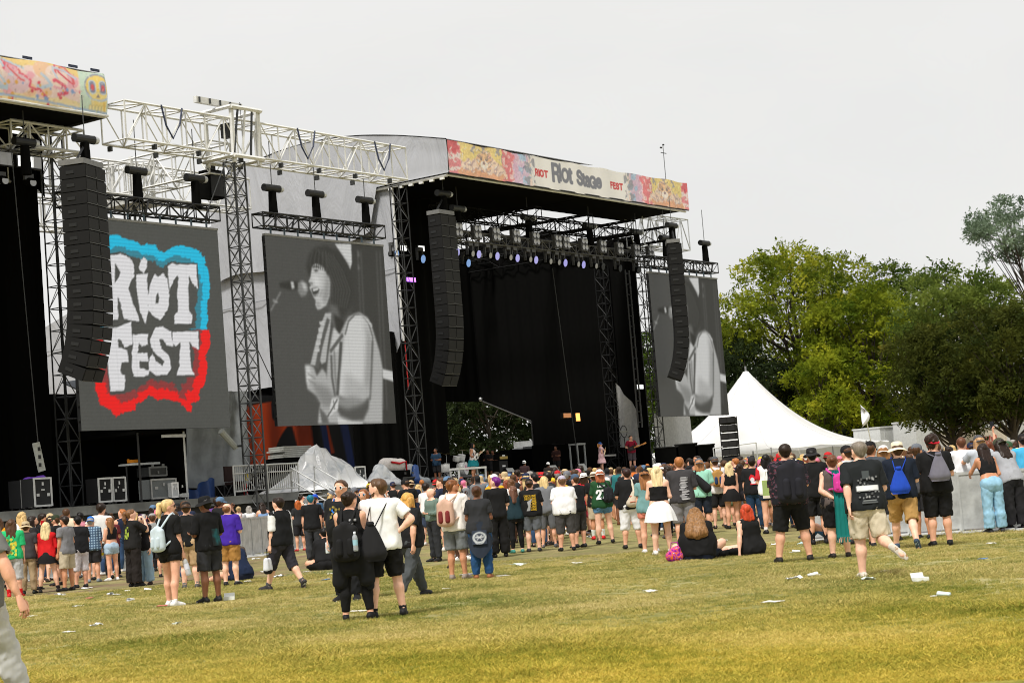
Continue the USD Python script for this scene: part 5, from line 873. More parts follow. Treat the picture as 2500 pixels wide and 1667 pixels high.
  for q in (-1, 1):
   if tk in ('long', 'hoodie'): loose(b.arm(q, 0.018), [(b.wr[q], b.wr[q] - b.el[q])], 0.008, sm, 'sleeve', 0.02, fq=11)
   else: e = b.sh[q] + (b.el[q] - b.sh[q]) * sl; loose([(b.sh[q] - b.right * q * 0.045 + b.up * 0.004, b.sh[q], 0.056 + off, 0.055 + off)] + b.arm(q, off - 0.001, sl + 0.12, False, 0.02), [(e, b.el[q] - b.sh[q])], 0.005, sm, 'sleeve', 0.02, fq=11)
 elif tk in ('tank', 'strap'):
  P = b.torso(0.015, True); P.append((b.pel + b.up * 0.1, b.pel - b.up * 0.06, 0.118 * b.g + 0.02, 0.125 * b.g + 0.028))
  mi = [(b.sh[q] + b.right * q * 0.02, b.sh[q] + b.right * q * 0.07 - b.up * 0.12, 0.075, 0.09) for q in (-1, 1)]; shirt = loose(P, [(hem, -b.up), neckcut], 0.008, tm, 'tank_top', minus=mi)
 elif tk in ('crop', 'tube'):
  P = b.torso(0.015, tk == 'crop'); lo = b.pel + b.up * (0.19 if tk == 'crop' else 0.13); hi = [(b.pel + b.up * 0.415, b.up)] if tk == 'tube' else [neckcut]
  mi = [(b.sh[q] + b.right * q * 0.02, b.sh[q] + b.right * q * 0.07 - b.up * 0.12, 0.08, 0.09) for q in (-1, 1)] if tk == 'crop' else (); shirt = loose(P, [(lo, -b.up)] + hi, 0.006, tm, 'crop_top', minus=mi)
 elif tk == 'dress':
  P = b.torso(0.018); P += [(b.pel + b.up * 0.1, b.pel - UP * 0.42, 0.13 * b.g, 0.27 * b.g)]; shirt = loose(P, [(b.pel - UP * 0.44, -UP), neckcut], 0.02, tm, 'dress', 0.05)
  for q in (-1, 1): loose(b.arm(q, 0.016, 0.5, False, 0.02), [(b.sh[q] + (b.el[q] - b.sh[q]) * 0.4, b.el[q] - b.sh[q])], 0.006, tm, 'sleeve', 0.02)
 bk, bc = bottom[0], bottom[1]; bm = cloth(bc)
 hipP = lambda i: [p for p in b.torso(i)[-3:]] + [(b.pel + b.up * 0.1, b.pel, 0.112 * b.g + i + b.belly * 0.2, 0.12 * b.g + i)]
 if bk in ('shorts', 'short_shorts', 'cargo', 'long_shorts'):
  up = {'shorts': 0.92, 'short_shorts': 0.42, 'cargo': 1.06, 'long_shorts': 1.22}[bk]; i = 0.02 if bk == 'short_shorts' else 0.026; P = hipP(0.016); cuts = [(b.pel + b.up * 0.13, b.up)]
  legs = []
  for q in (-1, 1):
   k = b.hip[q] + (b.kn[q] - b.hip[q]) * min(up, 1) if up <= 1 else b.kn[q] + (b.an[q] - b.kn[q]) * (up - 1); ax_ = (b.kn[q] - b.hip[q]) if up <= 1 else (b.an[q] - b.kn[q])
   legs.append(loose(b.leg(q, i, min(up + 0.08, 1.0) if up <= 1 else up + 0.1, 0.022 if bk != 'short_shorts' else 0.012), [(k, ax_), (b.pel + b.up * 0.06, b.up)], 0.010, bm, 'shorts_leg', 0.03, fq=9))
  loose(P, cuts, 0.006, bm, 'shorts')
 elif bk in ('pants', 'leggings', 'wide', 'flare'):
  i, fl = {'pants': (0.02, 0.012), 'leggings': (0.010, 0.0), 'wide': (0.026, 0.045), 'flare': (0.014, 0.05)}[bk]; loose(hipP(0.014), [(b.pel + b.up * 0.13, b.up)], 0.006, bm, 'trousers')
  for q in (-1, 1): loose(b.leg(q, i, 1.97, fl), [(b.an[q] + (b.kn[q] - b.an[q]) * (0.04 if bk != 'leggings' else 0.1), b.an[q] - b.kn[q]), (b.pel + b.up * 0.06, b.up)], 0.004 if bk == 'leggings' else 0.010, bm, 'trouser_leg', 0.03, fq=10)
 elif bk in ('skirt', 'mini'):
  ln = 0.40 if bk == 'skirt' else 0.33; n = 40; rings = []
  for f in np.linspace(0, 1, 10):
   c = (b.pel + b.up * 0.12) * (1 - f) + (b.pel - UP * (ln - 0.12)) * f; rr = (0.128 + (0.115 if bk == 'skirt' else 0.05) * f ** 0.75 + 0.045 * math.sin(min(f * 2.4, 1.57))) * b.g; a = np.linspace(0, 2 * np.pi, n, endpoint=False); w = 1 + (0.055 if bk == 'skirt' else 0.015) * f * np.sin(a * 11 + seed) + 0.03 * f * np.sin(a * 5 + seed * 2)
   rings.append(np.stack([c[0] + np.cos(a) * rr * w * 1.12, c[1] + np.sin(a) * rr * w * 0.98, np.full(n, c[2]) + 0.01 * f * np.sin(a * 3 + seed)], 1))
  P = np.array([np.vstack([q_, q_[:1]]) for q_ in rings]); V, Fq = sheet(P); part('skirt', (V, Fq[:, ::-1]), bm)
 # socks and shoes
 for q in (-1, 1):
  if socks: loose([(b.an[q] - UP * 0.0, b.an[q] + (b.kn[q] - b.an[q]) * socks[1], 0.047, 0.05 + 0.014 * min(socks[1] * 2, 1))], [(b.an[q] + (b.kn[q] - b.an[q]) * socks[1], b.kn[q] - b.an[q])], 0.002, cloth(socks[0]), 'sock', 0.02)
  if shoes:
   fp, (heel, toe, dn, f2) = b.foot(q, 0.006); hs = (0.017, 0.024, 0.033, 0.042)[lod]; solez = (b.an[q] + dn * 0.072, dn); V, Fc = blob(fp, hs, 0.02, [solez]); sh = part('shoe', (V, Fc), cloth(shoes, 'shoe'))
   if lod < 2: V, Fc = blob([(heel, toe - f2 * 0.02, 0.043, 0.04)], hs, 0.01, [solez, (b.an[q] + dn * 0.052, -dn)]); part('sole', (V, Fc), cloth(sole or (222, 222, 220), 'shoe'), under=sh)
 # hats
 if hat:
  kind, hc = hat[0], hat[1]; hm = cloth(hc); M = np.stack([b.hr, b.hf, b.hu], 1); o = b.H(0, -0.006, 0.042); tilt = 0.10
  def hp(V): V = np.asarray(V, float); V = np.stack([V[:, 0], V[:, 1] * math.cos(tilt) + V[:, 2] * math.sin(tilt), -V[:, 1] * math.sin(tilt) + V[:, 2] * math.cos(tilt)], 1); return V @ M.T + o
  if kind in ('cap', 'backcap', 'beanie'):
   sgn = 1 if kind == 'cap' else -1; V, Fq = lathe([(0.099, -0.03), (0.103, 0.005), (0.099, 0.045), (0.078, 0.082), (0.04, 0.102), (0.0, 0.107)], 22, (0, -0.006 * sgn, 0), 0.94, 1.1); hp_ = part('cap' if kind != 'beanie' else 'beanie', (hp(V), Fq), hm)
   if kind != 'beanie':
    a = np.linspace(0.12, math.pi - 0.12, 12); inn = np.stack([0.095 * np.cos(a), sgn * 0.10 * np.sin(a), -0.012 + 0 * a], 1); out = np.stack([0.10 * np.cos(a), sgn * (0.10 * np.sin(a) + 0.085 * np.sin(a) ** 0.6), -0.03 - 0.012 * np.abs(np.cos(a))], 1); P = np.array([inn, out]); V, Fq = sheet(P, 0.008); part('brim', (hp(V), Fq), cloth(hat[2]) if len(hat) > 2 else hm, False, under=hp_)
    V, Fq = lathe([(0.0, 0.113), (0.012, 0.108)], 8, (0, -0.006 * sgn, 0)); part('button', (hp(V), Fq), hm, under=hp_)
  else:
   br = {'bucket': 0.165, 'sun': 0.205}[kind]; V, Fq = lathe([(0.10, -0.005), (0.102, 0.03), (0.092, 0.085), (0.06, 0.1), (0, 0.104)], 22, (0, 0, 0), 0.96, 1.1); hp_ = part('hat', (hp(V), Fq), hm); V, Fq = lathe([(0.099, 0.002), ((0.1 + br) / 2, -0.022), (br, -0.05 if kind == 'bucket' else -0.03), (br - 0.003, -0.056 if kind == 'bucket' else -0.036), (0.099, -0.006)], 28, (0, 0, 0), 0.98, 1.06)
   V = np.asarray(V); V[:, 2] += 0.012 * np.sin(np.arctan2(V[:, 1], V[:, 0]) * 3 + seed) * (np.hypot(V[:, 0], V[:, 1]) > 0.12); part('brim', (hp(V), Fq), hm, under=hp_)
 t.body, t.sc, t.put, t.yaw, t.base, t.h = b, sc, put, yaw, base, h; t.sh_mat = tm; t.lod = lod
 t.world = lambda p: base + np.array([[math.cos(yaw), -math.sin(yaw), 0], [math.sin(yaw), math.cos(yaw), 0], [0, 0, 1]]) @ put(np.asarray(p, float))
 return t
def back_print(t, img, x0, x1, z0, z1, back=True, nx=26, nz=30, name='print', key=None, dark=0.0):
 b = t.body; im = np.asarray(img.convert('RGB').resize((nx, nz), Image.BOX), float); sgn = -1 if back else 1; P = b.torso(0.021, fat=0.014) + [(b.pel + b.up * 0.1, b.pel - b.up * 0.06, 0.118 * b.g + 0.03, 0.125 * b.g + 0.04)] + [(b.pel + np.array([q * 0.08 * b.g, 0, 0.05]), b.pel + np.array([q * 0.085 * b.g, 0, -0.08]), 0.115 * b.g + 0.022, 0.115 * b.g + 0.032) for q in (-1, 1)]
 def D(p):
  d = np.full(len(p), 9.0)
  for a, e, ra, rb in P:
   a, e = np.asarray(a, float), np.asarray(e, float); v = e - a; L = max(v @ v, 1e-9); tt = np.clip((p - a) @ v / L, 0, 1); di = np.linalg.norm(p - a - tt[:, None] * v, axis=1) - (ra + (rb - ra) * tt); hh = np.maximum(0.03 - np.abs(d - di), 0) / 0.03; d = np.minimum(d, di) - hh * hh * 0.0075
  return d
 u, v = np.meshgrid(np.linspace(x0, x1, nx), np.linspace(z1, z0, nz), indexing='ij'); p = b.pel + np.outer(u.ravel(), b.right) * (1 if not back else 1) + np.outer(v.ravel(), b.up) + b.fwd * sgn * 0.45; ok = np.ones(len(p), bool)
 for _ in range(40): d = D(p); p = p - np.outer(np.clip(d - 0.011, -0.02, 0.2), b.fwd) * sgn
 ok = (np.abs(D(p) - 0.011) < 0.01)
 colr = im.transpose(1, 0, 2)
 if not back: colr = colr[::-1]
 col = lin(colr.reshape(-1, 3)); V, q = sheet(p.reshape(nx, nz, 3)); keep = ok[q].all(1)
 if key is not None: diff = np.abs(colr.reshape(-1, 3) - np.asarray(key)).max(1) > 26; keep &= diff[q].any(1)
 q = q[keep]
 if len(q) == 0: return
 u_, inv = np.unique(q.ravel(), return_inverse=True); V, q, col = V[u_], inv.reshape(q.shape), col[u_]
 if back: q = q[:, ::-1]
 t.part(name, (t.put(V), q), painted('shirt_print', 0.85), True, None, None, None, col)
def held(t, q=1, d=0.09): b = t.body; return t.world(b.wr[q] + b.hd[q] * d)
def rot(t, v): c, s_ = math.cos(t.yaw), math.sin(t.yaw); v = np.asarray(v, float); return np.array([c * v[0] - s_ * v[1], s_ * v[0] + c * v[1], v[2]])
def backpack(t, label, colr, kind='pack', strap=None, off=(0, 0), size=1.0, patch=None, group=None):
 b = t.body; sc = t.sc; mat = cloth(colr); dep = 0.13 * b.g + b.belly * 0.3 + 0.05; c = b.pel + b.up * (0.30 + off[1]) - b.fwd * (dep + 0.07) + b.right * off[0]; cw = t.world(c); th = Thing('backpack' if kind != 'drawstring' else 'drawstring_bag', label, 'bag', cw, rz=t.yaw, local=True, group=group)
 L = lambda p: t.put(p) - t.put(c); R_, U, Fd = b.right, b.up, b.fwd; s1 = size
 if kind == 'pack':
  P = [(c + R_ * x * s1 + U * z0 * s1 + Fd * 0.0, c + R_ * x * s1 + U * z1 * s1, 0.07 * s1, 0.06 * s1) for x, z0, z1 in ((-0.08, -0.14, 0.12), (0, -0.15, 0.165), (0.08, -0.14, 0.12))]; V, Fc = blob(P, 0.016, 0.05, [(c + Fd * 0.045, Fd)]); th.part('bag_body', (L(ruffle(V, Fc, 0.006, 9, 3)), Fc), mat, True)
  P = [(c + R_ * x * s1 - U * 0.12 * s1 - Fd * 0.055 * s1, c + R_ * x * s1 - U * 0.0 - Fd * 0.055 * s1, 0.045 * s1, 0.04 * s1) for x in (-0.06, 0.06)]; V, Fc = blob(P, 0.014, 0.05); th.part('pocket', (L(V), Fc), cloth(patch) if patch else mat, True)
  g = path_tube([c + U * 0.17 * s1 - R_ * 0.03, c + U * 0.215 * s1, c + U * 0.17 * s1 + R_ * 0.03], 0.011, 6); th.part('grab_loop', (L(g[0]), g[1]), cloth(strap or colr), True)
 else:
  n = 24; prof = np.linspace(0, 1, 12); P = np.zeros((12, n + 1, 3))
  for i, f in enumerate(prof):
   w = (0.035 + 0.16 * f ** 0.8) * s1 * (1 - 0.35 * max(f - 0.8, 0) / 0.2); dd = (0.02 + 0.075 * f ** 0.9) * s1 * (1 - 0.6 * max(f - 0.85, 0) / 0.15)
   for j, a in enumerate(np.linspace(0, 2 * np.pi, n + 1)): P[i, j] = c + U * (0.2 - 0.4 * f) * s1 + R_ * w * math.cos(a) - Fd * (dd * math.sin(a) - 0.0) * (1 + 0.08 * math.sin(a * 5 + f * 4))
  V, Fq = sheet(P); V = np.vstack([V, c - U * 0.2 * s1]); k = len(V) - 1; cap = np.array([[11 * (n + 1) + j, 11 * (n + 1) + j + 1, k] for j in range(n)]); Fq = np.vstack([Fq[:, [0, 1, 2]], Fq[:, [0, 2, 3]], cap]); th.part('bag_body', (L(V), Fq), mat, True)
  V, Fq = lathe([(0.045, 0.0), (0.05, 0.02), (0.04, 0.045), (0.0, 0.03)], 14); V = np.asarray(V) @ np.stack([R_, Fd, U], 1).T + c + U * 0.19 * s1; th.part('gathered_top', (L(V), Fq), mat, True)
 for q in (-1, 1):
  pts = [c + R_ * q * 0.05 * s1 + U * 0.17 * s1 + Fd * 0.03, b.sh[q] * 0.55 + b.neck * 0.45 - Fd * 0.075 + U * 0.03, b.sh[q] * 0.6 + b.neck * 0.4 + U * 0.078, b.sh[q] * 0.7 + b.neck * 0.3 + Fd * 0.10 - U * 0.02, b.sh[q] * 0.85 + b.chest * 0.15 + Fd * 0.13 * b.g - U * 0.12, b.sh[q] + Fd * 0.02 - U * 0.25, c + R_ * q * 0.12 * s1 - U * 0.13 * s1 + Fd * 0.03]
  pts = np.array(pts); tt = np.linspace(0, len(pts) - 1, 22); i0 = np.minimum(tt.astype(int), len(pts) - 2); fr = (tt - i0)[:, None]; g = path_tube(pts[i0] * (1 - fr) + pts[i0 + 1] * fr, 0.018 if kind == 'pack' else 0.008, 6); th.part('strap', (L(g[0]), g[1]), cloth(strap or colr), True)
 return th
def prop(name, label, cat, c, parts, rz=0.0, tilt=None, group=None):
 th = Thing(name, label, cat, c, rz=rz, local=True, group=group)
 for nm, VF, m_, sm in parts:
  V = np.asarray(VF[0], float)
  if tilt is not None: V = V @ np.asarray(tilt).T
  th.part(nm, (V, VF[1]), m_, sm)
 return th
def toward(d):
 z = unit(d); x = unit(np.cross([0, 1, 0.2], z)); return np.stack([x, np.cross(z, x), z], 1)
def bottle_parts(body=(190, 205, 215), cap=(230, 230, 235), label=None, s=1.0):
 clear = '/World/Looks/clear_plastic'
 if clear not in MATS:
  MATS[clear] = 1; usdkit.material(stage, clear, {'t': ('transparent_bsdf', {'color': (0.86, 0.9, 0.93)}), 'g': ('principled_bsdf', {'base_color': (0.75, 0.8, 0.85), 'roughness': 0.12}), 'm': ('mix_closure', {'fac': 0.45})}, [('t.BSDF', 'm.closure1'), ('g.BSDF', 'm.closure2')], surface='m.closure')
 V, f = lathe([(0.0, -0.11), (0.03, -0.11), (0.033, -0.09), (0.033, 0.04), (0.03, 0.065), (0.014, 0.09), (0.013, 0.105)], 14); c = lathe([(0.0155, 0.1), (0.0155, 0.122), (0.0, 0.124)], 12); lb = lathe([(0.0338, -0.04), (0.0338, 0.025)], 14)
 return [('bottle_body', (V * s, f), clear, True), ('cap', (c[0] * s, c[1]), cloth(cap, 'shoe'), True), ('paper_label', (lb[0] * s, lb[1]), cloth(label or body), True)]
def cup_parts(c=(232, 232, 230), s=1.0): V, f = lathe([(0.0, -0.06), (0.03, -0.06), (0.041, 0.06), (0.043, 0.062), (0.039, 0.06), (0.029, -0.055), (0.0, -0.055)], 16); return [('cup', (V * s, f), cloth(c, 'shoe'), True)]
# the people one can tell apart
from PIL import ImageFont
BK, WH, GY, NV = (30, 30, 31), (236, 236, 234), (104, 106, 108), (30, 38, 58)
BROWN, DKB, BLOND, GING, BLACKH, GREYH = (84, 58, 38), (48, 34, 25), (214, 186, 128), (170, 104, 54), (26, 22, 20), (150, 146, 140)
placed = []
def P(label, px, fy, hy, yaw, top, bottom, hair, d=None, H=None, **k):
 if d is None: g = ground(px, fy); hx = px - 0.08 * (fy - hy); p = at(hx, hy, g[1]); Hm = p[2] - g[2]
 else:
  p = at(px, hy, d); g = np.array([p[0], p[1], gz(p[0], p[1])]); Hm = p[2] - g[2]
 if hy and k.get('hat'): Hm -= 0.03
 H0 = Hm; Hm = H or min(max(Hm, 1.52), 1.95)
 if H is None and abs(H0 - Hm) > 0.04: CHECK.append((label[:40], round(H0, 2)))
 placed.append((g[0], g[1])); lod = k.pop('lod', 0 if g[1] < 39 else 1 if g[1] < 48 else 2)
 return person(label, g, yaw, Hm, top, bottom, hair, lod=lod, **k)
CHECK = []
def text_img(lines, fg, bg, size=60, w=None, stroke=0):
 f = ImageFont.load_default(size=size); ws = [f.getbbox(x, stroke_width=stroke) for x in lines]; W_ = w or max(b[2] for b in ws) + 8; im = Image.new('RGB', (W_, int(size * 1.05 * len(lines)) + 6), bg); d = ImageDraw.Draw(im)
 for i, x in enumerate(lines): d.text(((W_ - ws[i][2]) / 2, i * size * 1.05), x, fg, font=f, stroke_width=stroke, stroke_fill=fg)
 return im
def crop_box(im): 
 a = np.asarray(im).astype(int); m = np.abs(a - a[0, 0]).max(2) > 40; r, c = np.where(m.any(1))[0], np.where(m.any(0))[0]; return im.crop((c[0], r[0], c[-1] + 1, r[-1] + 1))
def scribble(w, h, fg, bg, n, seed, kind='lines'):
 R = np.random.default_rng(seed); im = Image.new('RGB', (w, h), bg); d = ImageDraw.Draw(im)
 for k in range(n):
  if kind == 'lines': y = (k + 0.5) * h / n; x0 = R.uniform(0.05, 0.3) * w; d.line([x0, y, x0 + R.uniform(0.3, 0.65) * w, y], fill=fg, width=max(int(h / n * 0.55), 1))
  else: x, y = R.uniform(0, w), R.uniform(0, h); r = R.uniform(0.03, 0.13) * w; d.ellipse([x - r, y - r * R.uniform(0.5, 1.4), x + r, y + r], fill=fg if R.uniform() < 0.7 else tuple(int(q * 0.6) for q in fg))
 return im
def front_people():
 # nearest
 P('person in grey tee and grey sweatpants passing close, cut off by the view edge', -42, 1762, 1172, -0.62, ('tee', (112, 113, 112)), ('pants', (196, 197, 196)), ('short', BROWN), H=1.78, body=dict(arms=('down', ((0.42, 0.12, -1), (0.34, 0.2, -1))), legs='walk2'), shoes=(60, 60, 62))
 t = P('person in black sleeveless top and leggings with messy bun, seen from behind in the middle', 872, 1514, 1197, -0.12, ('tank', (27, 27, 28)), ('leggings', (25, 25, 26)), ('bun', DKB), skin='light', body=dict(arms=('fwd', 'fwd'), legs='relax', female=True, g=1.08, head=(-0.45, 0.05)), shoes=(28, 28, 30))
 back_print(t, scribble(40, 16, (190, 190, 192), (27, 27, 28), 2, 5), -0.02, 0.13, 0.36, 0.45, nx=16, nz=10, key=(27, 27, 28))
 th = backpack(t, 'black backpack with a water bottle worn by the person in black leggings', (30, 30, 31), off=(-0.02, -0.16), size=1.22)
 b = t.body; prop('water_bottle', 'clear water bottle in the side pocket of the black backpack', 'bottle', t.world(b.pel + b.up * 0.13 + b.right * 0.12 - b.fwd * 0.33), bottle_parts((150, 190, 205), (225, 230, 235)), rz=t.yaw)
 c = t.world(b.pel - b.up * 0.05 + b.right * 0.0); prop('tied_shirt', 'dark shirt knotted round the hips of the person in black leggings', 'shirt', t.world(b.pel), [('cloth', (lambda VF: (ruffle(VF[0], VF[1], 0.02, 9, 5), VF[1]))(blob([((-0.1, -0.03, -0.02), (0.1, -0.03, -0.02), 0.16, 0.16), ((-0.12, -0.05, -0.05), (-0.16, -0.03, -0.36), 0.12, 0.10), ((0.12, -0.05, -0.05), (0.17, -0.03, -0.34), 0.12, 0.10), ((0, -0.08, -0.05), (0, -0.1, -0.18), 0.13, 0.11)], 0.02, 0.05, [((0, 0, 0.06), (0, 0, 1))])), cloth((28, 29, 31)), True), ('cuff', blob([((-0.19, -0.02, -0.36), (-0.19, -0.02, -0.44), 0.055, 0.05)], 0.016), cloth((26, 30, 34)), True), ('cuff', blob([((0.2, -0.02, -0.36), (0.2, -0.02, -0.43), 0.055, 0.05)], 0.016), cloth((26, 30, 34)), True)], rz=t.yaw)
 t = P('bearded man in white tee and black shorts with one hand on his hip', 947, 1507, 1165, 0.18, ('tee', WH), ('shorts', (26, 26, 27)), ('short', (92, 66, 44), 'beard'), skin='pale', body=dict(arms=('down', 'hip'), legs='relax', head=(1.1, -0.05), g=1.05, stance=0.03), shoes=(32, 32, 34), socks=((32, 32, 34), 0.16))
 backpack(t, 'glossy black drawstring bag slung on the side of the white-tee man', (38, 38, 40), 'drawstring', off=(-0.16, -0.28), size=1.15)
 t = P('man in black shirt and white sunglasses facing the camera behind the messy-bun person', 853, 1466, 1169, 2.85, ('polo', (30, 31, 33), 0.85), ('pants', (30, 31, 34)), ('buzz', BROWN), glasses=(238, 238, 236), body=dict(arms=('down', 'down'), legs='stand', g=1.12, belly=0.06))
 back_print(t, scribble(40, 50, (170, 150, 70), (30, 31, 33), 14, 3, 'dots'), -0.02, 0.14, 0.25, 0.44, back=False, nx=14, nz=16, key=(30, 31, 33))
 prop('drink_can', 'pale slim can in the hand of the man with white sunglasses', 'can', held(t, 1, 0.10), [('can', lathe([(0, -0.08), (0.03, -0.08), (0.033, -0.07), (0.033, 0.07), (0.028, 0.08), (0, 0.08)], 14), cloth((205, 212, 216), 'shoe'), True)])
 b = t.body; g = path_tube(np.array([t.world(b.neck + b.fwd * 0.08 + b.right * 0.09), t.world(b.chest + b.fwd * 0.165 + b.right * 0.10), t.world(b.chest + b.fwd * 0.17 + b.right * 0.07 - b.up * 0.03)]), 0.014, 6); single('lanyard', g, cloth((40, 110, 200)), 'bright blue lanyard hanging on the man with white sunglasses', 'lanyard', smooth=True)
 t = P('short-haired blond person in black tee, rolled grey jeans and boots striding past', 1012, 1458, 1194, -0.85, ('tee', (31, 31, 33), 0.8), ('pants', (74, 78, 80)), ('bob', (212, 160, 84)), body=dict(arms=('down', 'back'), legs='walk', g=1.15, belly=0.03, head=(0.35, 0.1)), shoes=(48, 50, 52), sole=(44, 44, 46))
 back_print(t, scribble(30, 40, (215, 215, 220), (31, 31, 33), 9, 6), -0.2, -0.04, 0.06, 0.36, nx=12, nz=18, key=(31, 31, 33))
 t = P('man in black and white raglan tee and dark knee shorts walking with a white bag', 695, 1440, 1206, 0.95, ('tee', (27, 28, 30), 1.0, (226, 226, 226)), ('long_shorts', (52, 50, 58)), ('short', DKB), skin='pale', body=dict(arms=('down', 'down'), legs='walk', g=1.1, belly=0.03), shoes=(60, 58, 60), socks=((84, 84, 86), 0.2))
 prop('carrier_bag', 'white printed bag on a black handle carried by the raglan-tee man', 'bag', held(t, -1, 0.34), [('bag', (lambda VF: (ruffle(VF[0], VF[1], 0.008, 12, 3), VF[1]))(blob([((-0.02, -0.03, -0.09), (-0.02, -0.03, 0.06), 0.06, 0.045), ((0.02, 0.03, -0.09), (0.02, 0.03, 0.06), 0.06, 0.045)], 0.014, 0.03)), cloth((214, 216, 222)), True), ('base', blob([((-0.02, -0.03, -0.12), (0.02, 0.03, -0.12), 0.058, 0.058)], 0.014), cloth((34, 34, 36)), True), ('handle', bar([0, 0, 0.08], [0, 0, 0.26], 0.012), cloth((30, 30, 30)), True)])
 t = P('blonde with a ponytail in black tee dress, bare legs and white high-top shoes', 424, 1480, 1216, -0.55, ('tee', (25, 25, 26), 0.85), ('short_shorts', (25, 25, 26)), ('pony', (214, 184, 130)), skin='light', glasses=(40, 34, 30), body=dict(arms=('down', 'down'), legs='step', female=True, head=(-0.75, 0.0)), shoes=(228, 226, 224), socks=((228, 226, 224), 0.12))
 backpack(t, 'pale blue mini backpack on the blonde in the black tee dress', (188, 202, 210), off=(-0.02, -0.12), size=0.95)
 prop('water_bottle', 'tall clear bottle swinging from the hand of the ponytailed blonde', 'bottle', held(t, 1, 0.24), bottle_parts((205, 208, 222), (236, 236, 240), s=1.35), rz=0, tilt=toward((-0.25, 0, 1)))
 t = P('man in wide black bucket hat and black tee with a teal splash, arms folded', 518, 1470, 1207, 0.75, ('tee', (25, 25, 26), 1.0), ('shorts', (52, 53, 56)), ('short', BLACKH), skin='brown', hat=('bucket', (27, 27, 28)), body=dict(arms=('bent', 'bent'), legs='stand', head=(0.35, 0.05)), shoes=(34, 34, 36), socks=((38, 38, 40), 0.12))
 back_print(t, scribble(24, 30, (24, 92, 96), (25, 25, 26), 26, 8, 'dots').filter(ImageFilter.GaussianBlur(2)), -0.02, 0.15, 0.0, 0.28, nx=14, nz=18)
 P('man in black tank top and backwards cap with khaki cargo shorts', 467, 1436, 1222, 0.1, ('tank', (28, 28, 29)), ('cargo', (176, 148, 112)), ('buzz', BROWN), skin='pale', hat=('backcap', (36, 34, 33)), body=dict(arms=('fwd', 'bent'), legs='stand', g=1.22, belly=0.05), shoes=(84, 84, 80), socks=((110, 112, 110), 0.18))
 P('balding man in purple tee and khaki shorts behind the bucket-hat man', 566, 1429, 1226, -0.2, ('tee', (62, 34, 148), 0.95), ('shorts', (164, 120, 62)), ('thin', (120, 80, 50)), skin='pale', body=dict(arms=('fwd', 'bent'), legs='stand', g=1.08), shoes=(40, 40, 42), socks=((220, 220, 220), 0.1))
 # the group at the near end of the stage
 t = P('person in bright green tee with yellow print and grey camo shorts, red boots', 37, 1458, 1266, 0.05, ('tee', (38, 178, 110), 0.95), ('long_shorts', (176, 176, 176)), ('wavy', BROWN), body=dict(arms=('fwd', 'down'), legs='stand'), shoes=(196, 26, 28), socks=((200, 26, 30), 0.3), sole=(190, 24, 26))
 back_print(t, scribble(26, 36, (206, 190, 60), (38, 178, 110), 34, 9, 'dots'), -0.13, 0.13, -0.02, 0.40, nx=18, nz=26, key=(38, 178, 110))
 P('person in tan bucket hat, charcoal tee and tan trousers behind the green tee', 72, 1450, 1270, 0.1, ('tee', (68, 66, 68)), ('pants', (160, 138, 108)), ('short', BROWN), hat=('bucket', (190, 172, 138)), body=dict(arms=('down', 'down')), shoes=(36, 40, 36))
 P('long-haired person in yellow-orange tee at the outer edge behind the green tee', 6, 1442, 1262, 0.2, ('tee', (214, 140, 24)), ('shorts', (40, 40, 44)), ('long', BROWN), body=dict(female=True))
 t = P('long-haired bearded person turned sideways with a raised red cup', 88, 1440, 1258, -1.2, ('tee', (52, 50, 52)), ('shorts', (60, 50, 46)), ('long', DKB, 'beard'), body=dict(arms=('drink', 'down')))
 prop('red_cup', 'red plastic cup raised beside the long-haired bearded person', 'cup', held(t, -1, 0.08), cup_parts((205, 30, 34)))
 P('blonde in red sweater and black skirt with black ankle boots, from behind', 121, 1446, 1278, -0.05, ('long', (200, 26, 30)), ('mini', (32, 30, 32)), ('wavy', (222, 200, 150)), skin='pale', body=dict(arms=('down', 'bent'), legs='wide', female=True), shoes=(38, 34, 34), socks=((38, 34, 34), 0.25), sole=(38, 34, 34))
 P('man in dark green cap and red sunglasses behind the red sweater', 146, 1428, 1254, 1.3, ('tee', (34, 34, 36)), ('shorts', (44, 46, 50)), ('short', BROWN, 'beard'), hat=('cap', (52, 62, 44)), glasses=(150, 40, 60), body=dict(arms=('bent', 'down'), g=1.08))
 P('man in fitted grey tee, khaki shorts and dark sunglasses facing the red sweater', 168, 1442, 1258, 1.1, ('tee', (122, 122, 126), 0.6), ('shorts', (188, 176, 152)), ('short', DKB, 'beard'), skin='tan', glasses=(24, 22, 22), body=dict(arms=('down', 'bent')), shoes=(30, 30, 32))
 P('man in black tee and white shorts beside the grey-tee man', 199, 1434, 1259, 0.75, ('tee', (34, 35, 38)), ('long_shorts', (204, 200, 204)), ('short', BLACKH), skin='light', body=dict(arms=('bent', 'bent'), g=1.15, belly=0.05), shoes=(36, 36, 38))
 t = P('man in blue plaid shirt, blue cap and black shorts, from behind', 230, 1421, 1258, 0.02, ('tee', PLAID, 1.15), ('shorts', (46, 44, 46)), ('short', GREYH), skin='light', hat=('backcap', (38, 108, 190)), body=dict(arms=('fwd', 'down'), g=1.1), shoes=(120, 130, 136), socks=((150, 150, 150), 0.1))
 prop('water_bottle', 'small yellow bottle in the hand of the plaid-shirt man', 'bottle', held(t, 1, 0.14), bottle_parts((228, 206, 60), (228, 206, 60), (228, 206, 60)))
 P('smiling brown-haired person in black crop top and light denim shorts beside the plaid shirt', 277, 1417, 1262, 0.85, ('crop', (30, 28, 30)), ('short_shorts', (164, 186, 206)), ('long', (140, 96, 60)), skin='light', body=dict(arms=('bent', 'fwd'), female=True, head=(0.5, 0)), shoes=(214, 214, 214))
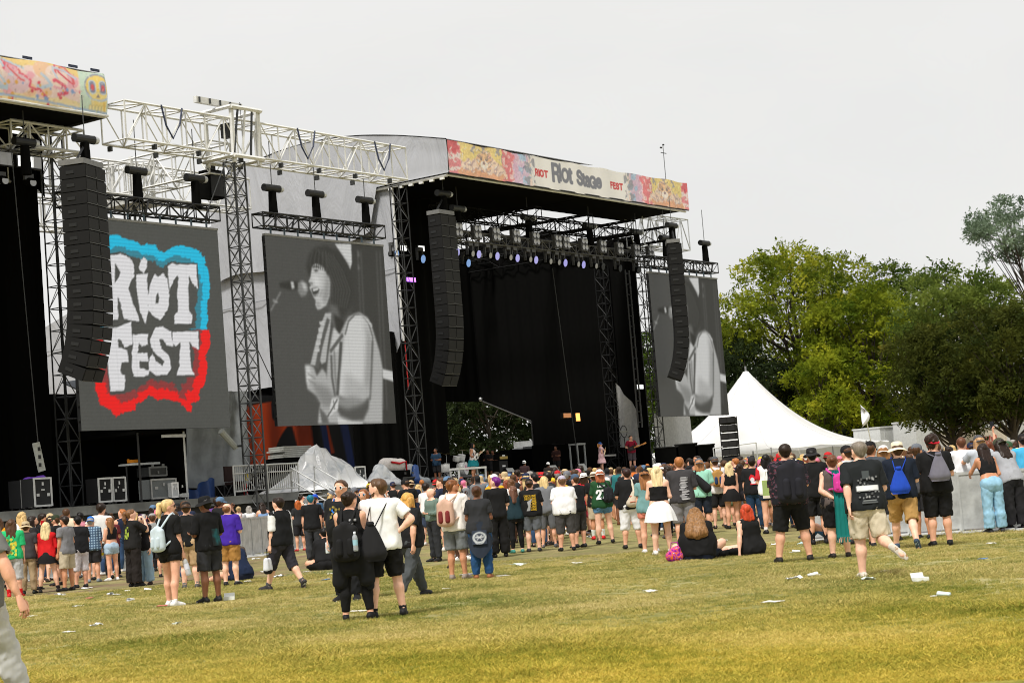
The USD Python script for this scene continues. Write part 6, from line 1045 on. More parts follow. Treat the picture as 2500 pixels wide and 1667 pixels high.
 t = P('ponytailed person drinking, black tee with coloured print and baggy black trousers', 330, 1432, 1242, -0.75, ('tee', (34, 33, 33), 0.9), ('wide', (40, 34, 32)), ('pony', (120, 84, 56)), skin='pale', body=dict(arms=('fwd', 'drink'), head=(-0.5, -0.05)), shoes=(30, 30, 30))
 back_print(t, scribble(20, 26, (150, 170, 60), (34, 33, 33), 18, 12, 'dots'), -0.12, 0.08, 0.15, 0.42, nx=14, nz=16, key=(34, 33, 33)); prop('plastic_cup', 'pale cup at the lips of the ponytailed person in baggy trousers', 'cup', held(t, 1, 0.08), cup_parts((222, 222, 226)))
 t = P('purple-haired person in black tee and ripped light jeans facing the camera with a drink', 357, 1428, 1264, 2.8, ('tee', (31, 28, 32)), ('flare', (150, 178, 200)), ('long', (70, 30, 74)), skin='pale', glasses=(30, 26, 28), body=dict(arms=('down', 'drink'), female=True), shoes=(64, 44, 40))
 back_print(t, scribble(30, 24, (220, 220, 224), (31, 28, 32), 3, 7), -0.08, 0.08, 0.22, 0.36, back=False, nx=12, nz=10, key=(31, 28, 32)); prop('plastic_cup', 'white cup held up by the purple-haired person', 'cup', held(t, 1, 0.08), cup_parts((226, 224, 226)))
 P('person with a pale grey hood up, behind the ponytailed blonde', 381, 1410, 1256, 0.3, ('hoodie', (140, 142, 142)), ('shorts', (50, 48, 48)), ('short', BROWN), hat=('beanie', (150, 152, 152)), body=dict(arms=('phone', 'bent')))
 P('dark-haired person with a red headband between the drinkers and the grey hood', 370, 1395, 1258, 0.1, ('tee', (38, 30, 36)), ('pants', (42, 42, 48)), ('curly', BLACKH), hat=('backcap', (190, 36, 36)), body=dict(arms=('bent', 'bent')))
 P('person in jeans and dark top standing behind the legs of the ponytailed blonde', 437, 1420, 1262, 0.0, ('tee', (44, 40, 44)), ('pants', (44, 84, 128)), ('short', BROWN), body=dict(arms=('bent', 'bent'), female=True))
 # sitting on the grass at this end
 P('person in navy shirt sitting hunched on the grass beside the purple tee', 592, 1416, 1320, 0.85, ('tee', (26, 40, 68)), ('pants', (36, 44, 66)), ('short', BROWN), H=1.75, body=dict(sit=[((-.14, .40, .03), (-.1, .78, -.05), (0, 1, .1)), ((.14, .40, .03), (.12, .78, -.05), (0, 1, .1))], arms=('lap', 'lap'), lean=0.45, g=1.15, head=(0, -0.4)))
 P('person in brown tee sitting with lowered head behind the navy shirt', 583, 1400, 1310, 0.5, ('tee', (92, 78, 66)), ('shorts', (50, 50, 54)), ('short', BROWN), H=1.62, body=dict(sit=[((-.22, .34, .14), (-.05, .32, -.05), (.5, 1, 0)), ((.22, .34, .14), (.05, .36, -.05), (-.5, 1, 0))], arms=('lap', 'lap'), lean=0.4, head=(0, -0.5)))
 P('person in black sitting on a green mat behind the couple in the middle', 800, 1390, 1300, 0.2, ('hoodie', (28, 28, 30)), ('pants', (28, 28, 30)), ('short', BLACKH), H=1.72, body=dict(sit=[((-.3, .30, .05), (-.02, .30, -.05), (1, .2, 0)), ((.3, .30, .05), (.02, .36, -.05), (-1, .2, 0))], arms=('lap', 'lap'), lean=0.3, g=1.2))
 # at the near barricade
 t = P('person in loose white top and black skirt leaning on the barricade', 616, 1352, 1232, 0.25, ('tee', (220, 220, 218), 1.1), ('mini', (30, 28, 30)), ('bob', GREYH), skin='tan', body=dict(arms=('rail', 'rail'), female=True, lean=0.25), shoes=(38, 34, 34))
 t = P('person in pale top and jeans with a small patterned rucksack at the barricade', 590, 1358, 1235, 0.2, ('tee', (202, 200, 200)), ('pants', (130, 168, 196)), ('bun', (176, 150, 110)), body=dict(arms=('rail', 'rail'), female=True)); backpack(t, 'small pinkish patterned rucksack on the jeans person at the barricade', (170, 140, 130), size=0.8)
 P('long-haired person in tan top and navy shorts leaning over the barricade with a cup', 652, 1350, 1222, 0.4, ('tube', (120, 150, 190)), ('short_shorts', (36, 38, 52)), ('long', DKB), skin='light', body=dict(arms=('rail', 'rail'), female=True, lean=0.35), shoes=(60, 50, 50))
 P('orange-haired person with a black bag behind the raglan tee', 735, 1345, 1220, 0.5, ('tee', (46, 48, 50)), ('shorts', (40, 40, 44)), ('long', (176, 92, 40)), body=dict(arms=('bent', 'bent'), female=True), shoes=(170, 40, 50))
 P('person in white tank and red sunglasses facing sideways by the barricade', 742, 1322, 1206, -1.2, ('tank', (222, 224, 222)), ('shorts', (50, 54, 50)), ('topbun', DKB), skin='pale', glasses=(220, 40, 50), body=dict(arms=('fwd', 'bent'), female=True))
 P('teal-haired person in black tee beyond the raglan-tee man', 757, None, 1206, 0.1, ('tee', (27, 28, 30)), ('pants', (60, 62, 66)), ('short', (30, 110, 130)), d=44)
 P('person in a royal blue cap beyond the teal hair', 768, None, 1204, -0.3, ('tee', (60, 90, 120)), ('shorts', (50, 50, 54)), ('short', BROWN), d=55, hat=('cap', (36, 80, 190)))
 P('person in tie-dyed dark maroon tee with grey trousers behind the white-sunglasses man', 774, 1372, 1217, 0.0, ('tee', (58, 40, 52)), ('pants', (84, 86, 88)), ('short', DKB), body=dict(arms=('bent', 'bent')), shoes=(90, 120, 90))
 P('curly-haired person with sunglasses on her head facing the camera behind the couple', 886, None, 1192, 2.9, ('tank', (120, 130, 124)), ('shorts', (60, 60, 64)), ('wavy', (140, 86, 50)), d=36, skin='light', glasses=(140, 180, 210), body=dict(arms=('bent', 'bent'), female=True))
 P('dark-haired person lifting a phone between the couple', 908, None, 1208, 0.3, ('tee', (60, 56, 58)), ('shorts', (50, 50, 54)), ('wavy', DKB), d=44, body=dict(arms=('phone', 'phone'), female=True))
 P('person in mottled grey-green hoodie beside the short-haired blond', 1052, None, 1189, 2.2, ('hoodie', (104, 122, 112)), ('pants', (52, 54, 58)), ('thin', (150, 110, 80)), d=40, skin='pale', body=dict(arms=('bent', 'bent')))
 # middle of the crowd, front row
 t = P('man in white tee with a striped woven rucksack, grey shorts and orange sunglasses', 1121, 1414, 1169, -0.35, ('tee', (238, 232, 226), 0.85), ('shorts', (112, 116, 118)), ('short', (120, 74, 40), 'beard'), skin='tan', glasses=(200, 110, 40), body=dict(arms=('bent', 'bent'), legs='stand', head=(-0.85, -0.05)), shoes=(140, 128, 118))
 backpack(t, 'striped woven rucksack in cream, maroon and grey on the white-tee man', (196, 160, 140), off=(-0.06, -0.06), size=1.1, patch=(120, 44, 44), strap=(222, 190, 170))
 P('grey-haired man beside the woven rucksack, black tee', 1100, None, 1172, 0.1, ('tee', (34, 34, 36)), ('shorts', (70, 70, 74)), ('short', (170, 168, 164)), d=36.5, body=dict(arms=('down', 'bent')), skin='pale')
 t = P('person in grey tee and blue jeans with a printed denim shirt tied on', 1180, 1412, 1184, -0.05, ('tee', (50, 51, 54), 0.7), ('pants', (36, 74, 118)), ('bun', (84, 54, 38)), skin='brown', body=dict(arms=('bent', 'bent'), female=True, g=1.08), shoes=(150, 96, 62), socks=((110, 150, 190), 0.15), sole=(60, 44, 34))
 n = 28; rings = []
 for f in np.linspace(0, 1, 9): a = np.linspace(0, 2 * np.pi, n + 1); rr = 0.165 + 0.055 * f; rings.append(np.stack([np.cos(a) * rr * 1.1 * (1 + 0.05 * f * np.sin(a * 7)), np.sin(a) * rr * (1 + 0.05 * f * np.sin(a * 5)), 0.14 - (0.62 + 0.06 * np.sin(a * 3)) * f * np.clip(0.62 - 0.45 * np.sin(a), 0.35, 1)], 1))
 V, q = sheet(np.array(rings)); prop('tied_shirt', 'faded dark denim shirt with white emblem tied round the waist of the tan-boots person', 'shirt', t.world(t.body.pel), [('cloth', (np.asarray(V) * t.sc, q[:, ::-1]), cloth((44, 52, 66)), True)], rz=t.yaw)
 em = Image.new('RGB', (60, 60), (44, 52, 66)); d = ImageDraw.Draw(em); d.ellipse([4, 8, 56, 52], fill=(178, 182, 184)); d.ellipse([12, 14, 48, 46], fill=(50, 56, 68)); d.line([20, 20, 40, 40], fill=(190, 192, 194), width=5); d.line([40, 20, 20, 40], fill=(190, 192, 194), width=5); d.rectangle([14, 26, 46, 31], fill=(180, 182, 184)); d.arc([6, 2, 54, 58], 20, 160, fill=(190, 192, 194), width=4)
 V, q = sheet(np.array([[[-0.14 + 0.28 * u, -0.195 - 0.045 * v - 0.0 + 0.10 * (u - 0.5) ** 2 * 4 * 0.35, -0.02 - 0.26 * v] for v in np.linspace(0, 1, 18)] for u in np.linspace(0, 1, 18)])); single('shirt_emblem', ((np.asarray(V) * t.sc) @ np.array([[math.cos(t.yaw), math.sin(t.yaw), 0], [-math.sin(t.yaw), math.cos(t.yaw), 0], [0, 0, 1]]) + t.world(t.body.pel), q[:, ::-1]), painted('shirt_print', 0.85), 'round white emblem printed on the tied denim shirt', 'print', smooth=True, col=lin(np.asarray(em.resize((18, 18), Image.BOX), float).transpose(1, 0, 2).reshape(-1, 3)))
 P('tall person with purple hair in black tee and wide black trousers', 1222, 1360, 1162, 0.3, ('tee', (27, 27, 28), 0.9), ('wide', (28, 27, 27)), ('short', (110, 34, 120)), skin='pale', body=dict(arms=('bent', 'bent'), head=(0.7, -0.3)), shoes=(30, 30, 30))
 P('person in yellow tee and white cap behind the purple hair', 1205, None, 1155, -0.4, ('tee', (226, 164, 36)), ('shorts', (60, 60, 66)), ('bob', (190, 140, 90)), d=44, hat=('cap', (226, 226, 224)), body=dict(arms=('bent', 'bent'), female=True))
 P('stooping brown-haired person in dark teal tee and black leggings with teal trainers', 1265, 1349, 1186, 0.35, ('tee', (28, 52, 60), 0.6), ('leggings', (27, 27, 29)), ('long', (110, 76, 60)), skin='pale', body=dict(arms=('bent', 'bent'), female=True, lean=0.15, head=(0.5, -0.3)), shoes=(60, 130, 120), sole=(210, 120, 80))
 t = P('man in black tee with tall yellow lettering, black cap and jean shorts', 1305, 1346, 1166, 0.0, ('tee', (27, 27, 28), 0.85), ('shorts', (96, 100, 106)), ('buzz', BROWN), skin='pale', hat=('backcap', (40, 36, 34)), body=dict(arms=('bent', 'bent'), g=1.18, belly=0.04), shoes=(56, 58, 62))
 im = Image.new('RGB', (300, 420), (27, 27, 28)); tx = crop_box(text_img(['DECLINE'], (226, 178, 24), (27, 27, 28), 80, stroke=2)).resize((300, 62))
 for k in range(6): im.paste(tx if k == 0 else tx.crop((0 if k < 2 else 150, 0, 300, 62)), (0 if k < 2 else 150, int(70 * k)))
 d = ImageDraw.Draw(im); d.polygon([(70, 180), (140, 140), (200, 90), (150, 230), (130, 420), (40, 420), (90, 300)], fill=(150, 150, 150)); back_print(t, im, -0.15, 0.14, 0.06, 0.44, nx=40, nz=44, key=(27, 27, 28))
 P('man in plain white tee, pale lilac cap and dark grey shorts, from behind', 1386, 1344, 1158, 0.1, ('tee', (238, 238, 240), 0.8), ('long_shorts', (74, 72, 72)), ('short', (110, 80, 56)), skin='light', hat=('cap', (176, 170, 186)), body=dict(arms=('bent', 'bent'), g=1.22, belly=0.06, stance=0.03), shoes=(34, 34, 36), socks=((210, 210, 210), 0.08))
 P('man in black tee and slate blue cap beside the plain white tee', 1418, 1336, 1154, 0.75, ('tee', (31, 32, 35)), ('long_shorts', (60, 58, 56)), ('short', BROWN), hat=('cap', (70, 88, 110)), skin='light', body=dict(arms=('bent', 'down')), shoes=(36, 36, 38))
 P('person in white sun hat draped in a red cloth behind the slate blue cap', 1424, None, 1152, 0.0, ('long', (196, 30, 44)), ('shorts', (150, 60, 70)), ('bob', BROWN), d=48, hat=('sun', (232, 232, 230)), body=dict(arms=('bent', 'bent'), female=True))
 P('person in black tee, cream cap and khaki shorts with red boots', 1462, 1316, 1149, 0.0, ('tee', (30, 30, 31)), ('shorts', (186, 172, 146)), ('short', BROWN), hat=('backcap', (224, 212, 186)), skin='tan', body=dict(arms=('down', 'bent')), shoes=(200, 36, 40), socks=((214, 220, 214), 0.5), sole=(196, 34, 38))
 t = P('fan in green football jersey lettered LACY 27, denim shorts and black knee socks', 1478, 1327, 1143, 0.05, ('tee', (34, 78, 44), 0.95), ('short_shorts', (86, 128, 160)), ('bob', (170, 96, 62)), skin='pale', hat=('backcap', (230, 230, 230)), body=dict(arms=('bent', 'bent'), legs='relax', female=True, g=1.1), shoes=(34, 34, 36), socks=((32, 32, 34), 0.95))
 back_print(t, crop_box(text_img(['LACY'], (236, 236, 236), (34, 78, 44), 70, stroke=3)), -0.085, 0.085, 0.40, 0.455, nx=40, nz=14, key=(34, 78, 44)); back_print(t, crop_box(text_img(['27'], (238, 238, 238), (34, 78, 44), 90, stroke=5)), -0.14, 0.14, 0.12, 0.355, nx=36, nz=30, key=(34, 78, 44))
 backpack(t, 'small black backpack slipped to the side of the green jersey', (36, 38, 42), off=(0.15, -0.08), size=0.85)
 t = P('man in black tee and white shorts with a beige sling bag across his back', 1546, 1338, 1141, -0.02, ('tee', (28, 28, 29), 0.9), ('long_shorts', (222, 222, 224)), ('short', (60, 34, 30)), skin='light', body=dict(arms=('bent', 'hip'), g=1.15, stance=0.05), shoes=(40, 38, 38))
 b = t.body; bag = blob([(b.pel + b.up * 0.06 + b.right * 0.08 - b.fwd * 0.20, b.pel + b.up * 0.26 + b.right * 0.11 - b.fwd * 0.20, 0.105, 0.06), (b.pel + b.up * 0.05 + b.right * 0.0 - b.fwd * 0.19, b.pel + b.up * 0.2 + b.right * 0.08 - b.fwd * 0.2, 0.08, 0.05)], 0.016, 0.05); th = Thing('sling_bag', 'beige sling bag with two red zips on the black-tee man in white shorts', 'bag', t.world(b.pel), rz=t.yaw, local=True); L = lambda V: t.put(V) - t.put(b.pel)
 th.part('bag_body', (L(bag[0]), bag[1]), cloth((192, 180, 160)), True); g = path_tube([b.pel + b.up * 0.27 + b.right * 0.11 - b.fwd * 0.2, b.pel + b.up * 0.42 + b.right * 0.1 - b.fwd * 0.15, b.neck + b.right * 0.08 - b.fwd * 0.06 - b.up * 0.0, b.neck + b.right * 0.07 + b.fwd * 0.08 - b.up * 0.02], 0.026, 6); th.part('strap', (L(g[0]), g[1]), cloth((206, 194, 174)), True)
 for z in (0.08, 0.2): g = path_tube([b.pel + b.up * z + b.right * x - b.fwd * (0.308 - 0.6 * (x - 0.07) ** 2 - (0.045 if z > 0.1 else 0)) for x in (0.0, 0.05, 0.1, 0.15)], 0.008, 5); th.part('zip', (L(g[0]), g[1]), cloth((200, 84, 60)), True)
 P('long-haired person in black cap with turquoise wrap beside the white pleated skirt', 1590, 1350, 1142, -0.05, ('tee', (110, 150, 150)), ('short_shorts', (216, 130, 110)), ('wavy', (150, 100, 60)), skin='light', hat=('backcap', (30, 28, 28)), body=dict(arms=('down', 'bent'), female=True), shoes=(222, 220, 224))
 P('long-haired blonde in strapless black top and white pleated skirt, from behind', 1620, 1354, 1136, -0.03, ('tube', (29, 28, 29)), ('skirt', (236, 236, 236)), ('vlong', (232, 208, 160)), skin='pale', body=dict(arms=('bent', 'bent'), female=True, stance=0.03), shoes=(228, 226, 222), socks=((228, 226, 224), 0.1))
 t = P('ginger-haired man in mottled charcoal tee with white list print and grey shorts', 1676, 1336, 1113, -0.05, ('tee', (66, 64, 66), 1.0), ('cargo', (124, 122, 124)), ('short', (168, 108, 62)), skin='light', body=dict(arms=('bent', 'bent'), g=1.08), shoes=(50, 50, 52))
 back_print(t, scribble(60, 120, (224, 224, 226), (66, 64, 66), 26, 14), -0.06, 0.17, -0.02, 0.42, nx=30, nz=52, key=(66, 64, 66))
 t = P('person in mint tee and grey cap with a black sling pack, navy shorts', 1722, 1302, 1116, -0.05, ('tee', (150, 206, 184), 0.9), ('cargo', (34, 42, 54)), ('bob', (170, 120, 80)), skin='light', hat=('backcap', (92, 96, 102)), body=dict(arms=('bent', 'bent')), shoes=(50, 46, 44))
 b = t.body; bag = blob([(b.pel + b.up * 0.12 + b.right * 0.12 - b.fwd * 0.19, b.pel + b.up * 0.38 - b.right * 0.1 - b.fwd * 0.19, 0.11, 0.08)], 0.018, 0.05); th = Thing('sling_bag', 'black sling pack across the back of the mint tee', 'bag', t.world(b.pel), rz=t.yaw, local=True); th.part('bag_body', (t.put(bag[0]) - t.put(b.pel), bag[1]), cloth((36, 37, 39)), True); g = path_tube([b.pel + b.up * 0.42 - b.right * 0.14 - b.fwd * 0.18, b.neck - b.right * 0.1 - b.fwd * 0.05 + b.up * 0.01, b.neck - b.right * 0.08 + b.fwd * 0.07], 0.024, 6); th.part('strap', (t.put(g[0]) - t.put(b.pel), g[1]), cloth((36, 37, 39)), True)
 t = P('man in white tee and dark grey cap carrying a tan rucksack', 1760, 1290, 1112, 0.05, ('tee', (226, 224, 224)), ('shorts', (40, 40, 42)), ('short', BROWN), hat=('backcap', (78, 80, 84)), skin='pale', body=dict(arms=('bent', 'bent')), shoes=(44, 42, 42)); backpack(t, 'tan rucksack with dark blue stripe on the white-tee man', (170, 128, 70), size=0.95, patch=(40, 60, 100))
 P('person in black tee with white lettering and olive shorts next to the tan rucksack', 1782, 1284, 1122, 0.05, ('tee', (30, 30, 32)), ('shorts', (104, 112, 84)), ('short', BROWN), body=dict(arms=('down', 'bent')), skin='light', shoes=(70, 64, 58))
 P('blonde in black crop top and black skirt beyond the tan rucksack', 1792, 1290, 1128, 0.1, ('crop', (30, 29, 30)), ('mini', (30, 29, 30)), ('long', (226, 202, 152)), skin='light', body=dict(arms=('bent', 'down'), female=True), shoes=(34, 32, 34))
 P('person in black tee and polka-dot skirt beside the red-print tee', 1818, 1286, 1130, 0.1, ('tee', (29, 28, 30)), ('mini', DOTS), ('long', DKB), body=dict(female=True, arms=('bent', 'bent')))
 t = P('man in black tee with red and white back print, blue jeans, dark cap', 1850, 1292, 1113, -0.1, ('tee', (31, 31, 33), 0.85), ('pants', (36, 62, 90)), ('short', DKB), hat=('cap', (50, 48, 48)), skin='light', body=dict(arms=('down', 'phone'), g=1.12), shoes=(40, 40, 42))
 im = Image.new('RGB', (80, 90), (31, 31, 33)); d = ImageDraw.Draw(im); d.polygon([(10, 30), (30, 4), (55, 14), (70, 40), (60, 60), (74, 88), (16, 88), (30, 60), (12, 48)], fill=(206, 34, 44)); d.ellipse([22, 30, 56, 66], fill=(206, 208, 212)); d.polygon([(26, 66), (70, 60), (62, 82), (30, 80)], fill=(206, 208, 212)); back_print(t, im, -0.13, 0.08, 0.16, 0.42, nx=26, nz=30, key=(31, 31, 33))
 P('long-haired person in white ringer tee with red sleeves and dark denim shorts, white socks', 1886, 1302, 1107, 0.0, ('tee', (234, 234, 234), 0.8, (196, 40, 50)), ('short_shorts', (40, 52, 74)), ('long', BLACKH), skin='light', body=dict(arms=('bent', 'bent'), female=True), shoes=(40, 40, 42), socks=((226, 226, 226), 0.22))
 c = at(1880, 1190, 41.5); prop('tote_bag', 'canvas tote with a green hedge picture beside the red-sleeved ringer tee', 'bag', c, [('bag', boxv([0, 0, 0], [0.17, 0, 0], [0, 0.03, 0], [0, 0, 0.17]), cloth((150, 170, 104)), False), ('rim', boxv([0, 0, -0.2], [0.175, 0, 0], [0, 0.033, 0], [0, 0, 0.03]), cloth((216, 208, 192)), False), ('handle', path_tube([[-0.1, 0, 0.17], [-0.07, 0, 0.36], [0.07, 0, 0.36], [0.1, 0, 0.17]], 0.012), cloth((216, 208, 192)), True)], rz=-0.1)
 # sitting in front
 t = P('long brown-haired person in black tee sitting on the grass with back turned', 1706, 1366, 1256, -0.1, ('tee', (25, 25, 26), 1.1), ('shorts', (32, 40, 62)), ('mane', (138, 100, 62)), H=1.78, skin='pale', body=dict(sit=[((-.30, .30, .12), (-.05, .34, -.05), (1, .3, 0)), ((.34, .26, .16), (.05, .42, -.05), (-1, .4, 0))], arms=('lap', 'lap'), lean=0.22, g=1.38, belly=0.1))
 t = P('red-haired person in black tank top sitting on the grass, leaning on one arm', 1838, 1354, 1242, 0.35, ('tank', (32, 32, 33)), ('pants', (28, 28, 30)), ('bob', (196, 72, 42)), H=1.76, skin='pale', body=dict(sit=[((-.30, .26, .02), (-.62, .1, -.05), (-1, .2, 0)), ((.05, .42, .03), (-.36, .36, -.05), (-1, .2, 0))], arms=('prop', 'lap'), lean=-0.02, side=-0.1, female=True, g=1.22, head=(-0.2, -0.1)), shoes=(40, 38, 38))
 prop('handbag', 'purple and orange patterned handbag on the grass beside the sitting brown-haired person', 'bag', ground(1648, 1372) + [0, 0, 0.02], [('bag', (lambda VF: (ruffle(VF[0], VF[1], 0.012, 12, 3), VF[1]))(blob([((-0.06, 0, 0.09), (0.07, 0, 0.08), 0.10, 0.09), ((0, 0, 0.16), (0.05, 0, 0.2), 0.09, 0.07)], 0.02, 0.05, [((0, 0, 0), (0, 0, -1))])), TIEDYE, True), ('handle', path_tube([[-0.07, 0, 0.2], [-0.04, 0, 0.33], [0.07, 0, 0.33], [0.09, 0, 0.22]], 0.012), cloth((160, 40, 140)), True)])
 # towards the tent
 t = P('tall man in dark floral shirt and black shorts standing with legs apart', 1941, 1371, 1064, -0.02, ('tee', FLORAL, 1.05), ('cargo', (27, 27, 28)), ('short', DKB), skin='light', body=dict(arms=('down', 'bent'), legs='wide', g=1.2, belly=0.04), shoes=(44, 42, 40), sole=(190, 180, 160))
 backpack(t, 'dark flower-patterned backpack with a round white badge on the floral-shirt man', FLORAL_RGB, off=(0.02, -0.05), size=1.45)
 t = P('person in dotted grey tank and black shorts with a teal scarf hanging down the back', 2053, 1361, 1108, -0.05, ('tank', (92, 82, 78)), ('shorts', (30, 29, 31)), ('bun', (110, 70, 46)), skin='pale', body=dict(arms=('behind', 'bent'), female=True, g=1.18), shoes=(46, 40, 38), sole=(190, 160, 130))
 backpack(t, 'small pink backpack behind the teal scarf', (206, 60, 150), off=(0.06, 0.03), size=0.72, strap=(206, 70, 160))
 b = t.body; n = 9; m_ = 26; pts = np.zeros((m_, n, 3))
 for i, f in enumerate(np.linspace(0, 1, m_)):
  for j, g in enumerate(np.linspace(-1, 1, n)): pts[i, j] = b.neck + b.up * 0.0 - UP * (1.12 * f) + b.right * (0.02 + 0.02 * f + g * (0.06 + 0.05 * f)) - b.fwd * (0.17 + 0.10 * min(f * 2, 1) + 0.02 * math.sin(j * 2.2 + f * 3))
 V, q = sheet(pts, 0.012); th = Thing('scarf', 'long teal scarf hanging to the calves over the pink backpack', 'scarf', t.world(b.pel), rz=t.yaw, local=True); th.part('scarf_cloth', (t.put(V) - t.put(b.pel), q[:, ::-1]), cloth((18, 112, 108)), True)
 for j in range(9): p0 = pts[-1, j]; g = bar(p0, p0 - UP * 0.09 + b.right * 0.012 * math.sin(j * 3), 0.008, 5); th.part('fringe', (t.put(g[0]) - t.put(b.pel), g[1]), cloth((18, 112, 108)), True)
 P('person in white and pink top with hair in a topknot beyond the teal scarf', 2092, None, 1090, -0.1, ('tank', (224, 190, 186)), ('shorts', (44, 42, 44)), ('topbun', (110, 66, 46)), d=33.5, skin='pale', body=dict(arms=('bent', 'bent'), female=True))
 t = P('grey-haired man in black printed tee and cream shorts running away across the grass', 2130, 1412, 1073, 0.06, ('tee', (34, 38, 40), 0.9), ('shorts', (206, 194, 170)), ('short', (126, 116, 104)), skin='pale', body=dict(arms=('back', 'bent'), legs='run', g=1.16, lean=0.1, head=(0.25, -0.05)), shoes=(206, 198, 186), sole=(170, 130, 84))
 im = Image.new('RGB', (120, 170), (34, 38, 40)); d = ImageDraw.Draw(im); R = np.random.default_rng(4)
 d.rectangle([40, 4, 76, 40], fill=(70, 76, 78)); d.rectangle([6, 74, 114, 98], fill=(214, 216, 216))
 for k in range(42): x, y = R.uniform(6, 114), R.uniform(30, 132); d.ellipse([x, y, x + R.uniform(3, 9), y + R.uniform(3, 12)], fill=tuple([int(R.uniform(70, 170))] * 3))
 d.rectangle([6, 74, 114, 96], fill=(216, 218, 218)); d.line([30, 146, 96, 146], fill=(170, 172, 172), width=3); d.line([24, 155, 100, 155], fill=(150, 152, 152), width=3); back_print(t, im, -0.14, 0.16, -0.02, 0.42, nx=34, nz=46, key=(34, 38, 40))
 t = P('man in cream bucket hat, navy tee and tan shorts heading to the barricade', 2214, 1340, 1068, -0.05, ('tee', (24, 34, 50), 0.95), ('cargo', (176, 138, 82)), ('short', BROWN), skin='pale', hat=('bucket', (228, 218, 192)), body=dict(arms=('bent', 'bent'), legs='walk', g=1.12), shoes=(54, 72, 92), sole=(160, 180, 200)); backpack(t, 'royal blue drawstring bag on the cream-hat man', (30, 70, 176), 'drawstring', off=(-0.05, -0.1), size=1.0)
 t = P('curly-haired man in black with red bandana leaning forward beside the barricade', 2300, 1332, 1040, -0.05, ('tee', (27, 27, 28), 0.85), ('cargo', (25, 25, 26)), ('curly', (52, 34, 24)), skin='light', body=dict(arms=('bent', 'bent'), legs='stand', g=1.15, head=(-0.5, 0)), shoes=(30, 30, 32)); backpack(t, 'grey and black drawstring bag on the curly-haired man in black', (112, 110, 122), 'drawstring', off=(0.03, 0.0), size=1.05)
 b = t.body; g = path_tube([b.H(0.1 * math.cos(a), -0.01 + 0.105 * math.sin(a), 0.035 - 0.03 * math.sin(a + 2)) for a in np.linspace(0, 6.28, 26)], 0.02, 6); single('bandana', (np.array([t.world(p) for p in g[0]]), g[1]), cloth((214, 36, 62)), 'red bandana tied round the curly hair', 'bandana', smooth=True)
 t = P('long-haired person in black crop top and light blue flared jeans leaning on the barricade', 2432, 1300, 1076, 0.25, ('crop', (29, 28, 30)), ('flare', (142, 184, 208)), ('long', (50, 36, 30)), skin='tan', body=dict(arms=('rail', 'bent'), female=True, lean=0.3), shoes=(60, 60, 64))
 P('person in light grey tee and black trousers bending over the barricade', 2482, 1292, 1056, 0.35, ('tee', (158, 160, 166), 0.9), ('wide', (38, 37, 39)), ('wavy', DKB), skin='light', hat=('backcap', (76, 80, 62)), body=dict(arms=('rail', 'rail'), lean=0.42), shoes=(30, 30, 32))
 P('man in black tee and black hat standing behind the floral-shirt man', 2002, 1328, 1090, -0.05, ('tee', (29, 29, 30), 1.0), ('shorts', (29, 29, 30)), ('short', BLACKH), skin='light', hat=('bucket', (44, 42, 44)), body=dict(arms=('bent', 'down')), shoes=(30, 30, 32), socks=((30, 30, 32), 0.6))
 P('barefoot person in blue jeans sitting on the grass behind the dotted tank', 2040, 1322, 1225, 1.35, ('tee', (60, 60, 64)), ('pants', (64, 108, 150)), ('long', BROWN), H=1.62, skin='light', body=dict(sit=[((-.1, .40, .26), (-.1, .62, -.05), (0, 1, 0)), ((.1, .40, .26), (.1, .62, -.05), (0, 1, 0))], arms=('prop', 'prop'), lean=-0.25, female=True), shoes=(176, 204, 210))
 P('man in black cap and white tank between the floral shirt and the topknot', 2066, None, 1084, 0.6, ('tank', (214, 214, 216)), ('shorts', (50, 50, 54)), ('short', BROWN), d=36, hat=('backcap', (36, 34, 36)), skin='light')
 P('man in black cap and slate tee right behind the running man', 2122, None, 1074, -0.6, ('tee', (70, 76, 84)), ('shorts', (50, 50, 54)), ('short', BROWN), d=34, hat=('cap', (32, 30, 32)), skin='tan')
 P('person in white cap with brown curls behind the running man', 2155, None, 1084, -0.2, ('tee', (200, 196, 190)), ('shorts', (60, 54, 50)), ('wavy', (150, 106, 66)), d=36, hat=('backcap', (222, 220, 220)), body=dict(female=True))
 P('person in grey cap beside the cream bucket hat', 2236, None, 1080, -0.8, ('tee', (70, 72, 78)), ('shorts', (50, 50, 54)), ('short', BROWN), d=36, hat=('cap', (104, 108, 116)), skin='tan')
 P('man with short brown hair in white ringer tee behind the barricade', 2344, None, 1052, -0.1, ('tee', (228, 230, 234), 0.8), ('shorts', (50, 50, 54)), ('short', (100, 62, 42)), d=40, skin='light', body=dict(arms=('rail', 'rail')))
 P('person in charcoal cap and pale grey tee resting on the barricade', 2388, None, 1055, 0.15, ('tee', (184, 190, 198)), ('shorts', (60, 60, 66)), ('bob', (180, 140, 100)), d=39.5, hat=('backcap', (84, 84, 88)), skin='light', body=dict(arms=('rail', 'rail')))
 P('man in sky blue tee and black cap at the far end of the barricade', 2496, None, 1056, 0.0, ('tee', (70, 170, 216)), ('shorts', (50, 50, 54)), ('short', DKB), d=40, hat=('backcap', (40, 38, 38)), skin='light', body=dict(arms=('rail', 'rail')))
 t = P('person holding up a phone behind the barricade', 2412, None, 1074, 0.1, ('tee', (60, 60, 66)), ('shorts', (60, 60, 66)), ('long', (110, 60, 40)), d=42.5, skin='light', body=dict(arms=('bent', ((0.1, 0.35, 1), (-0.05, 0.1, 1), 'grip')), female=True))
